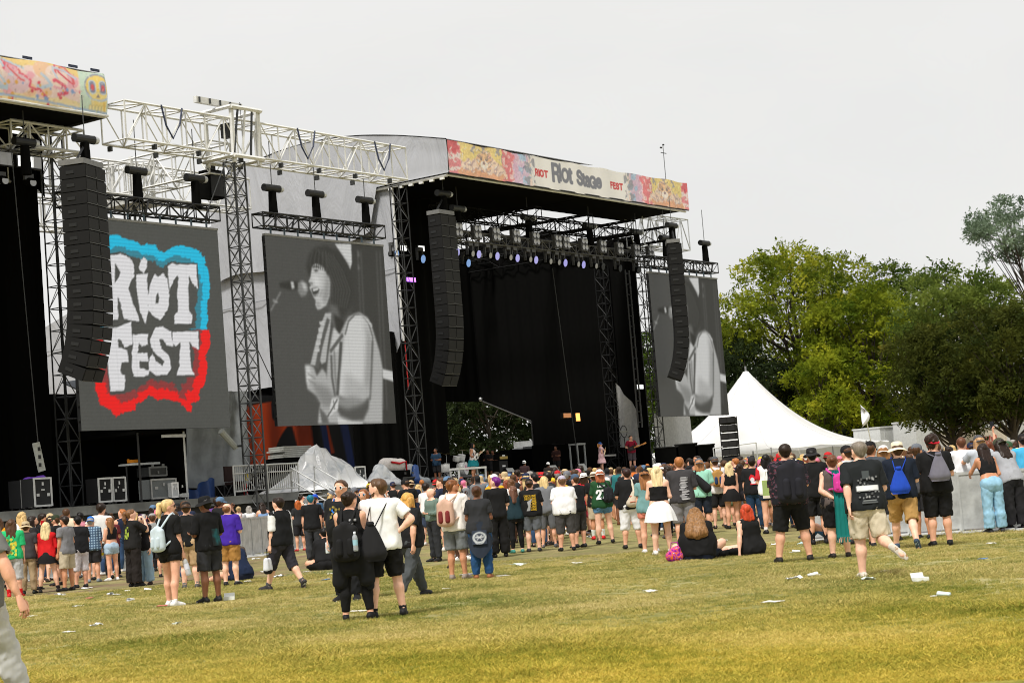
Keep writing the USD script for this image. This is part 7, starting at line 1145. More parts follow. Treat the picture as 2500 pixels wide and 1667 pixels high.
 prop('phone', 'black phone held up over the crowd behind the barricade', 'phone', held(t, 1, 0.13), [('phone_body', boxv([0, 0, 0.03], [0.04, 0, 0], [0, 0.006, 0], [0, 0, 0.08]), cloth((32, 36, 44), 'shoe'), False), ('lens', bar([0.02, -0.008, 0.09], [0.02, -0.006, 0.09], 0.009, 8), cloth((60, 64, 70), 'shoe'), False)])
 P('shirtless-shouldered person in sunglasses facing the crowd beside the rear screen', 1700, None, 1094, 2.2, ('tube', (40, 38, 40)), ('shorts', (40, 40, 44)), ('bun', DKB), d=58, skin='tan', glasses=(26, 24, 24), body=dict(female=True))
def patterned(name, base, cols, scale, detail=2):
 path = '/World/Looks/' + name
 n = len(cols); ramp = []
 for k, (p0, c) in enumerate(cols): ramp.append((p0, tuple(lin(c))))
 usdkit.material(stage, path, {'tc': ('texture_coordinate', {}), 'n': ('noise_texture', {'scale': scale, 'detail': detail}), 'r': ('rgb_ramp', {'ramp': ramp, 'interpolate': False}), 'p': ('principled_bsdf', {'roughness': 0.85, 'specular_ior_level': 0.2})}, [('tc.object', 'n.vector'), ('n.color', 'r.fac') if False else ('n.fac', 'r.fac'), ('r.color', 'p.base_color')], surface='p.BSDF')
 return path
def looks_for_people():
 global PLAID, FLORAL, TIEDYE, DOTS, FLORAL_RGB
 PLAID = '/World/Looks/plaid_cloth'
 usdkit.material(stage, PLAID, {'tc': ('texture_coordinate', {}), 'w1': ('wave_texture', {'wave_type': 'bands', 'bands_direction': 'x', 'scale': 5.2}), 'w2': ('wave_texture', {'wave_type': 'bands', 'bands_direction': 'z', 'scale': 5.2}), 'a': ('math', {'math_type': 'multiply'}), 'r': ('rgb_ramp', {'ramp': [(0.0, tuple(lin((52, 74, 100)))), (0.35, tuple(lin((96, 124, 150)))), (0.8, tuple(lin((150, 176, 196))))]}), 'p': ('principled_bsdf', {'roughness': 0.85})},
  [('tc.object', 'w1.vector'), ('tc.object', 'w2.vector'), ('w1.fac', 'a.value1'), ('w2.fac', 'a.value2'), ('a.value', 'r.fac'), ('r.color', 'p.base_color')], surface='p.BSDF')
 FLORAL = patterned('floral_cloth', None, [(0, (30, 30, 36)), (0.5, (34, 34, 40)), (0.56, (120, 56, 70)), (0.6, (40, 70, 80)), (0.64, (34, 34, 40)), (0.72, (110, 112, 120))], 18); FLORAL_RGB = (38, 38, 46)
 TIEDYE = patterned('tie_dye', None, [(0, (120, 30, 130)), (0.45, (190, 50, 150)), (0.52, (220, 110, 40)), (0.6, (150, 40, 150)), (0.68, (230, 220, 225))], 14)
 DOTS = (44, 42, 46)
# the rest of the crowd
def crowd():
 R = np.random.default_rng(42); tops = [('black', (30, 30, 32), 9), ('white', (228, 228, 226), 4), ('grey', (112, 114, 118), 3), ('navy', (34, 42, 66), 3), ('charcoal', (62, 62, 66), 3), ('red', (186, 38, 42), 1.4), ('maroon', (96, 34, 40), 1), ('olive', (92, 96, 66), 1), ('teal', (40, 112, 116), 0.8), ('yellow', (220, 176, 50), 0.7), ('sky blue', (110, 170, 214), 0.8), ('pink', (220, 140, 156), 0.8), ('orange', (216, 116, 46), 0.5), ('cream', (222, 208, 180), 1), ('royal blue', (44, 78, 176), 0.8), ('purple', (96, 58, 130), 0.6)]
 tp = np.array([x[2] for x in tops], float); tp /= tp.sum()
 hats = [('black', (32, 32, 34)), ('white', (228, 228, 226)), ('grey', (112, 114, 120)), ('navy', (38, 46, 76)), ('red', (186, 36, 40)), ('tan', (190, 168, 130)), ('faded blue', (92, 120, 150)), ('green', (60, 92, 66)), ('pink', (220, 120, 150)), ('yellow', (226, 190, 50))]
 hairs = [('short brown', 'short', BROWN), ('short black', 'short', BLACKH), ('long brown', 'long', (104, 70, 44)), ('long dark', 'long', DKB), ('long blond', 'long', (216, 188, 132)), ('curly dark', 'curly', DKB), ('ginger', 'short', GING), ('grey', 'short', GREYH), ('knotted brown', 'topbun', BROWN), ('wavy blond', 'wavy', (206, 172, 116)), ('cropped brown', 'buzz', BROWN), ('wavy auburn', 'wavy', (130, 66, 40))]
 bots = [('shorts', (44, 44, 48)), ('shorts', (60, 72, 96)), ('pants', (52, 76, 110)), ('pants', (36, 36, 38)), ('shorts', (170, 150, 116)), ('short_shorts', (120, 150, 180)), ('leggings', (32, 32, 34)), ('cargo', (98, 100, 104))]
 zones = [(-50, 250, 'by the near stage behind the plaid shirt'), (250, 500, 'by the near stage beyond the drinkers'), (500, 800, 'near the metal stairs'), (800, 1080, 'before the covered mound'), (1080, 1180, 'below the drum kit'), (1180, 1290, 'below the amplifiers'), (1290, 1400, 'below the wedge monitors'), (1400, 1500, 'below the guitarist in pink'), (1500, 1600, 'below the bass player'), (1600, 1690, 'below the rear screen'), (1690, 1790, 'below the speaker stack'), (1790, 1900, 'below the tent peak'), (1900, 2040, 'under the tent slope'), (2040, 2190, 'near the white flag'), (2190, 2330, 'before the long trailer'), (2330, 2600, 'beyond the barricade under brown trees')]
 seen = set(); spec = [(-40, 480, 43.5, 54, 18, 0), (500, 1090, 48, 68, 12, 14), (1080, 1330, 39, 64, 20, 22), (1330, 1640, 44, 72, 24, 34), (1640, 1960, 43, 72, 20, 30), (1960, 2200, 36, 62, 12, 10), (2190, 2520, 41, 66, 16, 18)]
 shown = list(placed); skins = ['pale', 'light', 'light', 'light', 'tan', 'tan', 'brown', 'dark']; protos = []
 for x0, x1, d0, d1, n, m_ in spec:
  k = tries = 0
  while k < n + m_ and tries < (n + m_) * 40:
   tries += 1; far_ = k >= n; dm = d0 + (d1 - d0) * (0.42 if m_ else 1); d = R.uniform(d0, dm) if not far_ else R.uniform(dm, d1); px = R.uniform(x0, x1); p = at(px, 1150, d); x, y = p[0], p[1]
   if any((x - a) ** 2 + (y - b) ** 2 < 0.40 for a, b in placed): continue
   if any(abs(1250 + F * (x / y - a / b)  - 1250) < 44 and y < b + 0.7 for a, b in shown): continue
   if x0 < 500 and (np.dot(np.array([x, y, 0]) - np.array([*BARR0, 0]), BARRN) < 0.5): continue
   if x0 == 500 and x < -8.4 + 0.16 * (y - 57) + 0.7: continue
   zone = next(z[2] for z in zones if z[0] <= px < z[1]); yaw = R.normal(0.08, 0.45) if R.uniform() < 0.9 else R.uniform(-3.1, 3.1); yaw += (0.5 if x0 < 500 else 0)
   if far_ and len(protos) >= 34:
    t0, desc = protos[R.integers(len(protos))]; lab = f'{desc} far back {zone}'
    if lab in seen: continue
    seen.add(lab); placed.append((x, y)); k += 1; copy_of(t0, [x, y, gz(x, y)], yaw, lab, 'festival crowd'); continue
   T = tops[R.choice(len(tops), p=tp)]; B = bots[R.integers(len(bots))]; Hr = hairs[R.integers(len(hairs))]; hat = None; fem = Hr[1] in ('long', 'topbun', 'wavy') and R.uniform() < 0.8
   if R.uniform() < 0.42: hc = hats[R.integers(len(hats))]; kind = ('cap', 'backcap', 'backcap', 'bucket', 'cap')[R.integers(5)]; hat = (kind, hc[1]); desc = f"person in {hc[0]} {'cap' if 'cap' in kind else 'sun hat'} and {T[0]} top"
   else: desc = f'{Hr[0]}-haired person in {T[0]} top'
   lab = f'{desc}{" far back" if far_ else ""} {zone}'
   if lab in seen: continue
   placed.append((x, y)); k += 1
   seen.add(lab); arms = [('down', 'bent'), ('bent', 'bent'), ('down', 'down'), ('bent', 'bent'), ('phone', 'bent'), ('fold', 'fold'), ('hip', 'down'), ('down', 'drink'), ('behind', 'bent')][R.choice(9, p=[0.18, 0.2, 0.14, 0.12, 0.1, 0.08, 0.06, 0.07, 0.05])]
   kind = ('tee', 'tee', 'tee', 'tank', 'long')[R.integers(5)] if not fem else ('tee', 'tank', 'crop', 'tee')[R.integers(4)]
   t0 = person(lab, [x, y, gz(x, y)], yaw, R.normal(1.65 if fem else 1.755, 0.06), (kind, T[1]), B, (Hr[1], Hr[2]), skin=skins[R.integers(len(skins))], lod=2 if not far_ else 3, hat=hat, group='festival crowd', body=dict(arms=arms, female=bool(fem), g=float(np.clip(R.normal(1.03, 0.1), 0.88, 1.3)), lean=R.normal(0.02, 0.06), side=R.normal(0, 0.04), stance=abs(R.normal(0, 0.04)), head=(R.normal(0, 0.55), R.normal(-0.03, 0.16)), legs=('stand', 'relax')[R.integers(2)]), shoes=[(34, 34, 36), (222, 222, 220), (90, 90, 96), (60, 50, 44)][R.integers(4)])
   if far_: protos.append((t0, desc))
 # the farthest rows, one packed mass
 forms = []
 for k in range(6):
  b = Body(arms=[('down', 'bent'), ('bent', 'bent'), ('phone', 'bent')][k % 3], female=k % 2 == 1, g=1.0 + 0.06 * k, head=(0.3 * (k - 2), 0)); Pm = b.torso(0.022) + b.head(0.006) + [(b.neck, b.hc, 0.06, 0.06)]
  for q in (-1, 1): Pm += b.arm(q, 0.008) + b.leg(q, 0.012) + b.foot(q)[0]
  V, Fc = blob(Pm, 0.055, 0.03); forms.append((V - [0, 0, b.low], Fc, V[:, 1]))
 G_, Cc, n = Geo(), [], 0
 for _ in range(3000):
  if n >= 130: break
  d = R.uniform(52, 84); px = R.uniform(1120, 1960); p = at(px, 1150, d); x, y = p[0], p[1]
  if np.dot(np.array([x, y, 0]) - C0, DT) > -2.5 or any((x - a) ** 2 + (y - b) ** 2 < 0.3 for a, b in placed): continue
  n += 1; placed.append((x, y)); V, Fc, yy_ = forms[R.integers(6)]; a = R.normal(0.08, 0.4); sc = R.normal(0.99, 0.03); G_.add(np.stack([V[:, 0] * math.cos(a) - V[:, 1] * math.sin(a), V[:, 0] * math.sin(a) + V[:, 1] * math.cos(a), V[:, 2]], 1) * sc + [x, y, gz(x, y)], Fc)
  sk_, tp_, hr_, bt_ = lin(SKIN[skins[R.integers(8)]]), lin(tops[R.choice(len(tops), p=tp)][1]), lin(hats[R.integers(len(hats))][1] if R.uniform() < 0.4 else hairs[R.integers(len(hairs))][2]), lin(bots[R.integers(len(bots))][1]); z = V[:, 2:3]; Cc.append(np.where(z > 1.66, hr_, np.where((z > 1.5) & (yy_[:, None] < 0.03), hr_, np.where(z > 1.49, sk_, np.where((np.abs(V[:, :1]) > 0.3) | (z < 0.5), sk_, np.where(z > 0.86, tp_, bt_))))))
 single('distant_crowd', G_, painted('crowd_cloth', 0.85), 'packed farthest rows of the crowd pressing towards the far stage', 'crowd', kind='stuff', smooth=True, col=np.vstack(Cc))
# painted banners on the roof fronts
BARR0, BARRN = (-8.8, 57.0), np.array([0.817, -0.576, 0])
def strokes(d, pts, fill, w): d.line(pts, fill=fill, width=w, joint='curve')
def soften(im, blur, wash, seed):
 R = np.random.default_rng(seed); im = im.copy(); d = ImageDraw.Draw(im); w, h = im.size; px = im.load()
 for k in range(w * h // 60):
  x, y = int(R.uniform(0, w - 1)), int(R.uniform(0, h - 1)); c = px[x, y]
  if min(c) > 225: continue
  a = R.uniform(-1.2, 1.2); l = R.uniform(2, 7); f = R.uniform(0.72, 1.22); c2 = tuple(int(np.clip(q * f + R.normal(0, 10), 0, 255)) for q in c) if R.uniform() < 0.75 else (240, 232, 228); d.line([x, y, x + l * math.sin(a), y + l * math.cos(a)], fill=c2, width=1 + int(R.uniform() < 0.3))
 a = np.asarray(im.filter(ImageFilter.GaussianBlur(blur)), float); return Image.fromarray((a * (1 - wash) + np.array([236, 232, 232.0]) * wash).astype(np.uint8))
def banners():
 R = np.random.default_rng(3)
 def wobble(n, y, a, f, ph, w): return [(x, y + a * math.sin(x * f + ph) + 0.4 * a * math.sin(x * f * 2.7 + ph * 2)) for x in np.linspace(0, w, n)]
 # nearer stage: pastel graffiti with a yellow skull at its end; the drawn piece is 9.5 m long
 k = 60; w, h = int(9.5 * k), int(1.62 * k); im = Image.new('RGB', (w, h), (238, 206, 200)); d = ImageDraw.Draw(im)
 d.polygon([(0, 0)] + wobble(40, 20, 6, 0.03, 1, w) + [(w, 0)], fill=(240, 205, 120)); d.polygon([(0, h)] + wobble(40, h - 20, 5, 0.05, 2, w) + [(w, h)], fill=(240, 215, 160))
 for j in range(26):
  x, y, r = R.uniform(0, w - 90), R.uniform(18, h - 18), R.uniform(8, 24); d.ellipse([x - r * 1.4, y - r, x + r * 1.4, y + r], fill=[(240, 180, 190), (236, 160, 176), (244, 214, 200), (228, 190, 204), (240, 190, 150)][j % 5])
 for j in range(22):
  x, y = R.uniform(0, w - 100), R.uniform(12, h - 20); a = R.uniform(0, 6.28); pts = [(x + 24 * math.cos(a + q * R.uniform(0.5, 1.0)) * (0.5 + q * 0.4), y + 17 * math.sin(a + q * 0.9)) for q in range(5)]; strokes(d, pts, [(216, 60, 80), (176, 200, 226), (222, 84, 92), (190, 205, 230), (226, 70, 96)][j % 5], int(R.uniform(5, 9)))
 for j in range(60): x, y = R.uniform(0, w - 90), R.uniform(h * 0.55, h); r = R.uniform(1.5, 5); d.ellipse([x - r, y - r, x + r, y + r], fill=[(206, 50, 70), (120, 150, 210), (230, 160, 60)][j % 3])
 x0 = w - 84; d.rectangle([x0 - 10, 0, w, h], fill=(196, 222, 204)); d.ellipse([x0 + 4, 4, w - 2, h * 0.72], fill=(238, 202, 92), outline=(130, 136, 160), width=4); d.polygon([(x0 + 14, h * 0.5), (w - 10, h * 0.5), (w - 18, h * 0.86), (x0 + 24, h * 0.86)], fill=(238, 210, 120), outline=(150, 170, 200))
 for cx_ in (x0 + 26, x0 + 56): d.rounded_rectangle([cx_ - 10, 20, cx_ + 10, 52], 8, fill=(110, 112, 140), outline=(180, 200, 226), width=3); d.ellipse([cx_ - 4, 30, cx_ + 5, 44], fill=(206, 60, 70))
 d.polygon([(x0 + 41, 52), (x0 + 36, 60), (x0 + 46, 60)], fill=(120, 110, 110))
 for j in range(6): d.rounded_rectangle([x0 + 16 + 9 * j, 78, x0 + 23 + 9 * j, 93], 3, fill=(240, 222, 150), outline=(170, 150, 100))
 strokes(d, [(x0 + 8, h * 0.55), (x0 + 24, h * 0.68), (x0 + 50, h * 0.7), (x0 + 76, h * 0.6)], (170, 192, 222), 5); strokes(d, [(x0 + 58, 70), (x0 + 60, 92)], (228, 180, 70), 5); strokes(d, [(0, h - 5), (w * 0.5, h - 12), (w, h - 4)], (150, 175, 214), 6)
 im = soften(im, 1.0, 0.22, 1); t = Thing('roof_banner', 'pastel graffiti banner with a yellow skull on the nearer stage roof', 'banner', W(-26, 0, 17.2))
 def f1(u, v): s = -31.2 + 9.55 * u; e = max(s + 21.95, 0); return W(min(s, -21.7), -0.06 + 0.03 * math.sin(s * 2.1) + e * 0.8 - 0.10 * math.sin(v * 3.14) , 18.84 - 1.6 * v + 0.04 * math.sin(s * 1.7) * (1 - v))
 art_panel(t, 'print', im, f1, 240, 42, painted('banner_print', 0.7)); t.part('hem', bar(W(-31, -0.05, 17.2), W(-21.8, -0.05, 17.2), 0.05, 6), WHITE)
 # farther stage: tiger artwork left and right of the lettering
 k = 30; w, h = int(23.1 * k), int(1.62 * k); im = Image.new('RGB', (w, h), (240, 238, 238))
 def art(n):
  U, V = np.meshgrid(np.arange(n), np.arange(h)); u, v = U / n, V / h; p = np.stack([U * 0.11, V * 0.13, 0 * U], -1); wx, wy = meshkit.fbm(p, 3, 1) - 0.5, meshkit.fbm(p + 9, 3, 2) - 0.5; u2, v2 = u + 0.10 * wx, v + 0.34 * wy; A = np.full((h, n, 3), (240, 214, 206), float)
  def put(m, c, s_=0.9): A[m] = A[m] * (1 - s_) + np.array(c, float) * s_
  put((v2 < 0.52) & (u2 > 0.1) & (u2 < 0.66), (238, 208, 112)); put(((np.sin((u2 + 0.12 * v2) * 70) > 0.35) & (v2 < 0.22 + 0.2 * np.sin(u2 * 23)) & (u2 > 0.1) & (u2 < 0.7)), (142, 138, 148)); put((u2 < 0.13), (226, 110, 122)); put((u2 < 0.13) & (np.sin(v2 * 17) > 0.4), (240, 228, 228)); put((u2 < 0.10) & (v2 < 0.3), (210, 62, 74))
  body = (v2 > 0.50 - 0.42 * np.exp(-((u2 - 0.40) / 0.11) ** 2)) & (u2 > 0.12) & (u2 < 0.62); put(body, (240, 206, 184)); put(body & (np.sin(u2 * 95 + v2 * 14) > 0.55), (150, 120, 132), 0.65); put(body & (v2 > 0.8), (232, 152, 104), 0.8); put(((u2 - 0.40) / 0.085) ** 2 + ((v2 - 0.42) / 0.28) ** 2 < 1, (244, 222, 210)); put(((u2 - 0.40) / 0.085) ** 2 + ((v2 - 0.42) / 0.28) ** 2 < 1 - 0 * u, (234, 172, 116), 0.8); put((((u - 0.40) / 0.085) ** 2 + ((v - 0.42) / 0.28) ** 2 < 1) & (np.abs(u - 0.40) > 0.045) & (np.sin(v * 46 + np.abs(u - 0.4) * 90) > 0.5), (120, 100, 110), 0.75)
  for ex in (0.37, 0.43): put(((u - ex) / 0.012) ** 2 + ((v - 0.38) / 0.055) ** 2 < 1, (92, 84, 96))
  put(((u - 0.40) / 0.045) ** 2 + ((v - 0.56) / 0.12) ** 2 < 1, (246, 236, 230)); put(((u - 0.40) / 0.014) ** 2 + ((v - 0.50) / 0.05) ** 2 < 1, (120, 90, 96)); put((np.abs(u - 0.40) < 0.06) & (np.sin(v * 40 + np.abs(u - 0.4) * 60) > 0.6) & (v < 0.32), (120, 104, 116), 0.6)
  put((u2 > 0.62) & (u2 < 0.78), (228, 96, 108)); put((u2 > 0.64) & (u2 < 0.77) & (wx + 0.6 * wy > 0.02), (244, 206, 208)); put((u2 > 0.74) & (u2 < 0.9), (210, 176, 214), 0.85); put((u2 > 0.8) & (u2 < 0.95) & (wy > -0.05), (150, 188, 224)); put((u2 > 0.88) & (wx > -0.02), (134, 138, 156)); put((u > 0.95) & (wx + wy < 0.05), (240, 238, 238), 1)
  g = meshkit.fbm(np.stack([U * 0.45, V * 0.5, 0 * U], -1), 2, 5)[..., None]; return np.clip(A * (0.86 + 0.28 * g), 0, 255).astype(np.uint8)
 piece = Image.fromarray(art(222)); im.paste(piece, (0, 0)); im.paste(piece.transpose(Image.FLIP_LEFT_RIGHT), (w - 212, 0)); im = soften(im, 0.5, 0.26, 2); d = ImageDraw.Draw(im)
 ft = lambda s: ImageFont.load_default(size=s)
 d.text((221, 15), 'RIOT', (206, 80, 84), font=ft(15), stroke_width=1, stroke_fill=(206, 80, 84)); d.text((w - 255, 15), 'FEST', (206, 80, 84), font=ft(15), stroke_width=1, stroke_fill=(206, 80, 84))
 x = 264
 for ch, sz, dy in (('R', 40, -5), ('i', 36, -4), ('O', 29, 3), ('t', 32, 1), (' ', 14, 0), ('S', 31, 2), ('t', 28, 5), ('a', 29, 4), ('G', 26, 8), ('e', 28, 5)):
  d.text((x, dy), ch, (132, 134, 146), font=ft(sz), stroke_width=2, stroke_fill=(132, 134, 146)); b = ft(sz).getbbox(ch)[2]; x += b * 0.90 + 1 if ch != ' ' else 10
 im2 = im; t = Thing('roof_banner', 'white banner lettered RIOT FEST and Riot Stage between painted tigers', 'banner', W(11.5, 0, 17.05))
 art_panel(t, 'print', im2, lambda u, v: W(-0.02 + 23.15 * u, -0.08 + 0.03 * math.sin(u * 60), 18.68 - 1.6 * v - 0.05 * math.sin(u * 3.14) + 0.03 * math.sin(u * 44) * (1 - v)), 600, 44, painted('banner_print', 0.7)); t.part('hem', bar(W(0, -0.06, 17.06), W(23.1, -0.06, 17.06), 0.04, 6), BLACK)
 a = Thing('antenna', 'thin aerial with a wind gauge standing on the far end of the roof', 'aerial', W(22.6, 1, 18.7)); a.part('rod', bar(W(22.6, 1, 18.5), W(22.6, 1, 21.1), 0.02, 5), GREY); a.part('gauge_arm', bar(W(22.3, 1, 20.6), W(22.9, 1, 20.6), 0.025, 5), BLACK); a.part('cup', bar(W(22.3, 1, 20.9), W(22.42, 1, 20.9), 0.05, 6), BLACK); a.part('cup', bar(W(22.6, 1, 21.1), W(22.7, 1, 21.1), 0.05, 6), BLACK)
# lamps of the far stage
def lens_mat(name, c, e): path = '/World/Looks/' + name; usdkit.material(stage, path, {'p': ('principled_bsdf', {'base_color': (0.25, 0.25, 0.25), 'roughness': 0.2, 'emission_color': c, 'emission_strength': e})}, surface='p.BSDF'); return path
def rig():
 vio = lens_mat('lens_violet', (0.36, 0.34, 0.95), 0.26); blu = lens_mat('lens_blue', (0.2, 0.45, 0.95), 0.25); wht = lens_mat('lens_pale', (0.9, 0.86, 0.78), 0.03); lamp = lens_mat('lamp_silver', (0.8, 0.8, 0.78), 0.05); amb = lens_mat('lamp_amber', (1.0, 0.42, 0.08), 0.9); pur = lens_mat('lamp_purple', (0.45, 0.12, 1.0), 1.2); wp = lens_mat('lamp_white', (0.95, 0.95, 0.9), 0.6)  # the silver look's faint glow stands in for daylight on switched-off reflectors
 yaw = math.atan2(DS[1], DS[0])
 r = Thing('lighting_truss', 'black lighting truss hung along the front of the farther stage', 'truss', W(11, 2, 14.3)); a, b = W(1.6, 2, 14.45), W(21.4, 2, 14.45); truss(r, a, b, DT * 0.5, UP * 0.5, 30, 0.03, 0.02, plain('rig_grey', (0.11, 0.11, 0.11), 0.5, 0.3), joined=True)
 for s in (3.2, 9.4, 15.4, 20.4): motor(r, W(s, 2, 15.9), GREY, 17)
 names = iter(['first', 'second', 'third', 'fourth', 'fifth', 'sixth', 'seventh', 'eighth', 'ninth', 'tenth', 'eleventh', 'twelfth', 'thirteenth'])
 proto = None; ss = [2.6, 4.2, 5.8, 7.6, 9.4, 11.5, 12.3, 14.1, 16.0, 17.8, 19.6, 21.2]
 for k, s in enumerate(ss):
  lab = f'four-lamp blinder on the front lighting truss, {next(names)} from the near end'; loc = W(s, 1.62, 14.7)
  if proto is None:
   proto = Thing('blinder_light', lab, 'stage lamp', loc, rz=yaw, group='blinders along the front truss', local=True); proto.part('housing', boxv([0, 0.06, 0], [0.33, 0, 0], [0, 0.10, 0], [0, 0, 0.36]), plain('lamp_grey', (0.06, 0.06, 0.06), 0.5))
   for dx in (-0.155, 0.155):
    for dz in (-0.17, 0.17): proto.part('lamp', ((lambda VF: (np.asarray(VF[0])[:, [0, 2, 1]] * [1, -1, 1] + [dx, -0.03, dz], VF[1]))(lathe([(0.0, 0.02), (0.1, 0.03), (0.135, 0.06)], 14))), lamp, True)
   proto.part('clamp', boxv([0, 0.1, 0.42], [0.03, 0, 0], [0, 0.05, 0], [0, 0, 0.07]), BLACK)
  else: copy_of(proto, loc, yaw, lab)
 # moving heads below the truss: one kind with a lit violet lens, one with a dull one
 kinds = {}
 nm = {'v': 'violet', 'w': 'pale', 'b': 'blue', 'd': 'dull'}
 def head(s, k, t=1.9, z=13.62, note='under the front truss', sc=1.0):
  lab = f'moving head lamp with {nm[k]} lens {note}'; loc = W(s, t, z)
  if k not in kinds:
   th = kinds[k] = Thing('moving_head', lab, 'stage lamp', loc, rz=yaw, group='moving head lamps of the far stage', local=True); th.part('lamp_base', boxv([0, 0, 0.48], [0.17, 0, 0], [0, 0.12, 0], [0, 0, 0.09]), '/World/Looks/lamp_grey')
   for x in (-0.2, 0.2): th.part('yoke_arm', boxv([x, 0, 0.17], [0.025, 0, 0], [0, 0.07, 0], [0, 0, 0.24]), '/World/Looks/lamp_grey')
   d = unit([0.10, -1, -0.18]); big = 1.0 if k != 'w' else 0.72; th.part('lamp_head', bar(-0.2 * d, 0.2 * d, 0.16, 14, 0.2 * big), CLOTH_BLACK); th.part('lens', bar(0.2 * d, 0.215 * d, 0.205 * big, 18), {'v': vio, 'w': wht, 'b': blu, 'd': GREY}[k])
  else: copy_of(kinds[k], loc, yaw, lab)
 order = ['near end of', 'second lamp along', 'third lamp along', 'fourth lamp along', 'fifth lamp along', 'middle of', 'past the middle of', 'far third of']
 for s, o in zip((2.5, 4.3, 5.9, 7.7, 9.4, 12.2, 14.0), order): head(s, 'v', note='hung below the front truss, ' + o.replace(' along', '').replace(' of', '') + ' place')
 for s, o in zip((1.9, 3.8, 5.3, 7.1, 8.9, 11.6, 13.5, 15.3), ('first', 'second', 'third', 'fourth', 'fifth', 'sixth', 'seventh', 'eighth')): head(s, 'w', note=f'below the front truss, {o} of the small pale ones')
 head(10.8, 'w', note='below the truss between two violet ones, slightly yellow'); 
 for s, o in zip((16.0, 17.8, 19.8), ('nearer', 'middle', 'farther')): head(s, 'd', note=f'at the far end of the truss, {o} of three')
 for (px, py, q, o) in ((960, 620, 5.6, 'upper'), (1025, 632, 5.6, 'lower'), (1136, 642, 9.0, 'single')): s, z = S(px, py, 4.0); head(s, 'b', 4.0, z, f'inside the dark wing, {o} one of the blue lamps')
 # bright strips and small lamps deep inside the stages
 def small(label, px, py, t, w, h, mat, name='strip_light', frame=True):
  s, z = S(px, py, t); th = Thing(name, label, 'stage lamp', W(s, t, z)); th.part('face', boxv(W(s, t - 0.03, z), DS * w, DT * 0.02, UP * h), mat); th.part('case', boxv(W(s, t + 0.08, z), DS * (w + 0.05), DT * 0.08, UP * (h + 0.04)), BLACK)
 for px, py, lab, m_ in ((984, 606, 'small white panel lamp beside the near wing tower', wp), (1028, 607, 'white panel lamp inside the near wing', wp), (1142, 619, 'bright white panel lamp behind the hanging speakers', wp), (1182, 624, 'dim panel lamp, second in the row across the back', wht), (1224, 627, 'dim panel lamp, third in the row across the back', wht), (1264, 631, 'faint panel lamp, fourth in the row across the back', wht)): small(lab, px, py, 4.3 if px < 1100 else 14, 0.22 if px < 1100 else 0.30, 0.13, m_)
 small('purple glowing lamp on the near wing tower', 1003, 683, 3.0, 0.34, 0.1, pur); small('white working light on the pale tower at the far wing', 1562, 944, 3.4, 0.32, 0.12, wp, 'floodlight'); small('amber lamp glowing deep on the far stage', 1410, 1018, 5, 0.18, 0.22, amb, 'globe_lamp'); small('amber light patch deep on the far stage', 1384, 1014, 5, 0.36, 0.12, lens_mat('lamp_amber_dim', (0.6, 0.2, 0.03), 0.3), 'globe_lamp')  # amber light patch: light put in as a dim glowing face
 # nearer stage: short truss with bright lamps
 r = Thing('lighting_truss', 'short lighting truss under the nearer stage roof', 'truss', W(-25, 2.5, 14)); s1, z1 = S(100, 400, 2.5); truss(r, W(-32, 2.5, z1 + 0.1), W(s1 - 0.2, 2.5, z1 + 0.1), DT * 0.5, UP * 0.45, 12, 0.03, 0.02, '/World/Looks/rig_grey', joined=True)
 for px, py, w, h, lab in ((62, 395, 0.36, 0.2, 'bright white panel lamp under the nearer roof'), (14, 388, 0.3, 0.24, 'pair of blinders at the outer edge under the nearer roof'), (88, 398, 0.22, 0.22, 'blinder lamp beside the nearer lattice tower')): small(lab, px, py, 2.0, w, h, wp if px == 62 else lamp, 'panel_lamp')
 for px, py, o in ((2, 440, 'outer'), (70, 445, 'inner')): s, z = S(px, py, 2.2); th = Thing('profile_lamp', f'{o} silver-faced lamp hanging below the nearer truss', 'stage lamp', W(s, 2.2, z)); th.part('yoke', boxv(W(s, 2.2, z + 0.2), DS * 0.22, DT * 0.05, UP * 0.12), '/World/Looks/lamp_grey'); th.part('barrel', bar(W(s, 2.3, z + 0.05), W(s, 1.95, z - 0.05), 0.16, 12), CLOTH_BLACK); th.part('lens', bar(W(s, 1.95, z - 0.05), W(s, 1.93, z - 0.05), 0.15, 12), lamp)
 s, z = S(40, 318, 3); th = Thing('floodlight', 'small oval white lamp under the nearer roof', 'stage lamp', W(s, 3, z)); th.part('lens', bar(W(s - 0.2, 3, z), W(s + 0.2, 3, z), 0.14, 10), wp); th.part('wire', bar(W(s - 0.1, 3, z + 0.1), W(s - 0.1, 3, 17.1), 0.02, 5), GREY)
 for s0, t0, z1, s1, z0, lab in ((-15.6, -0.4, 16.3, -17.0, 13.9, 'thin cable from the white bridge down to the logo screen truss'), (-21.5, 3, 15.5, -20.8, 11.2, 'thin guy wire beside the nearer corner tower'), (-14.4, 0.4, 9.3, -12.5, 6.0, 'thin rope from the lattice tower to the singer screen'), (13.6, 3.5, 13.6, 14.6, 2.4, 'thin cable hanging down the dark middle of the far stage')): single('cable', bar(W(s0, t0, z1), W(s1, t0, z0), 0.022, 5), GREY, lab, 'cable')
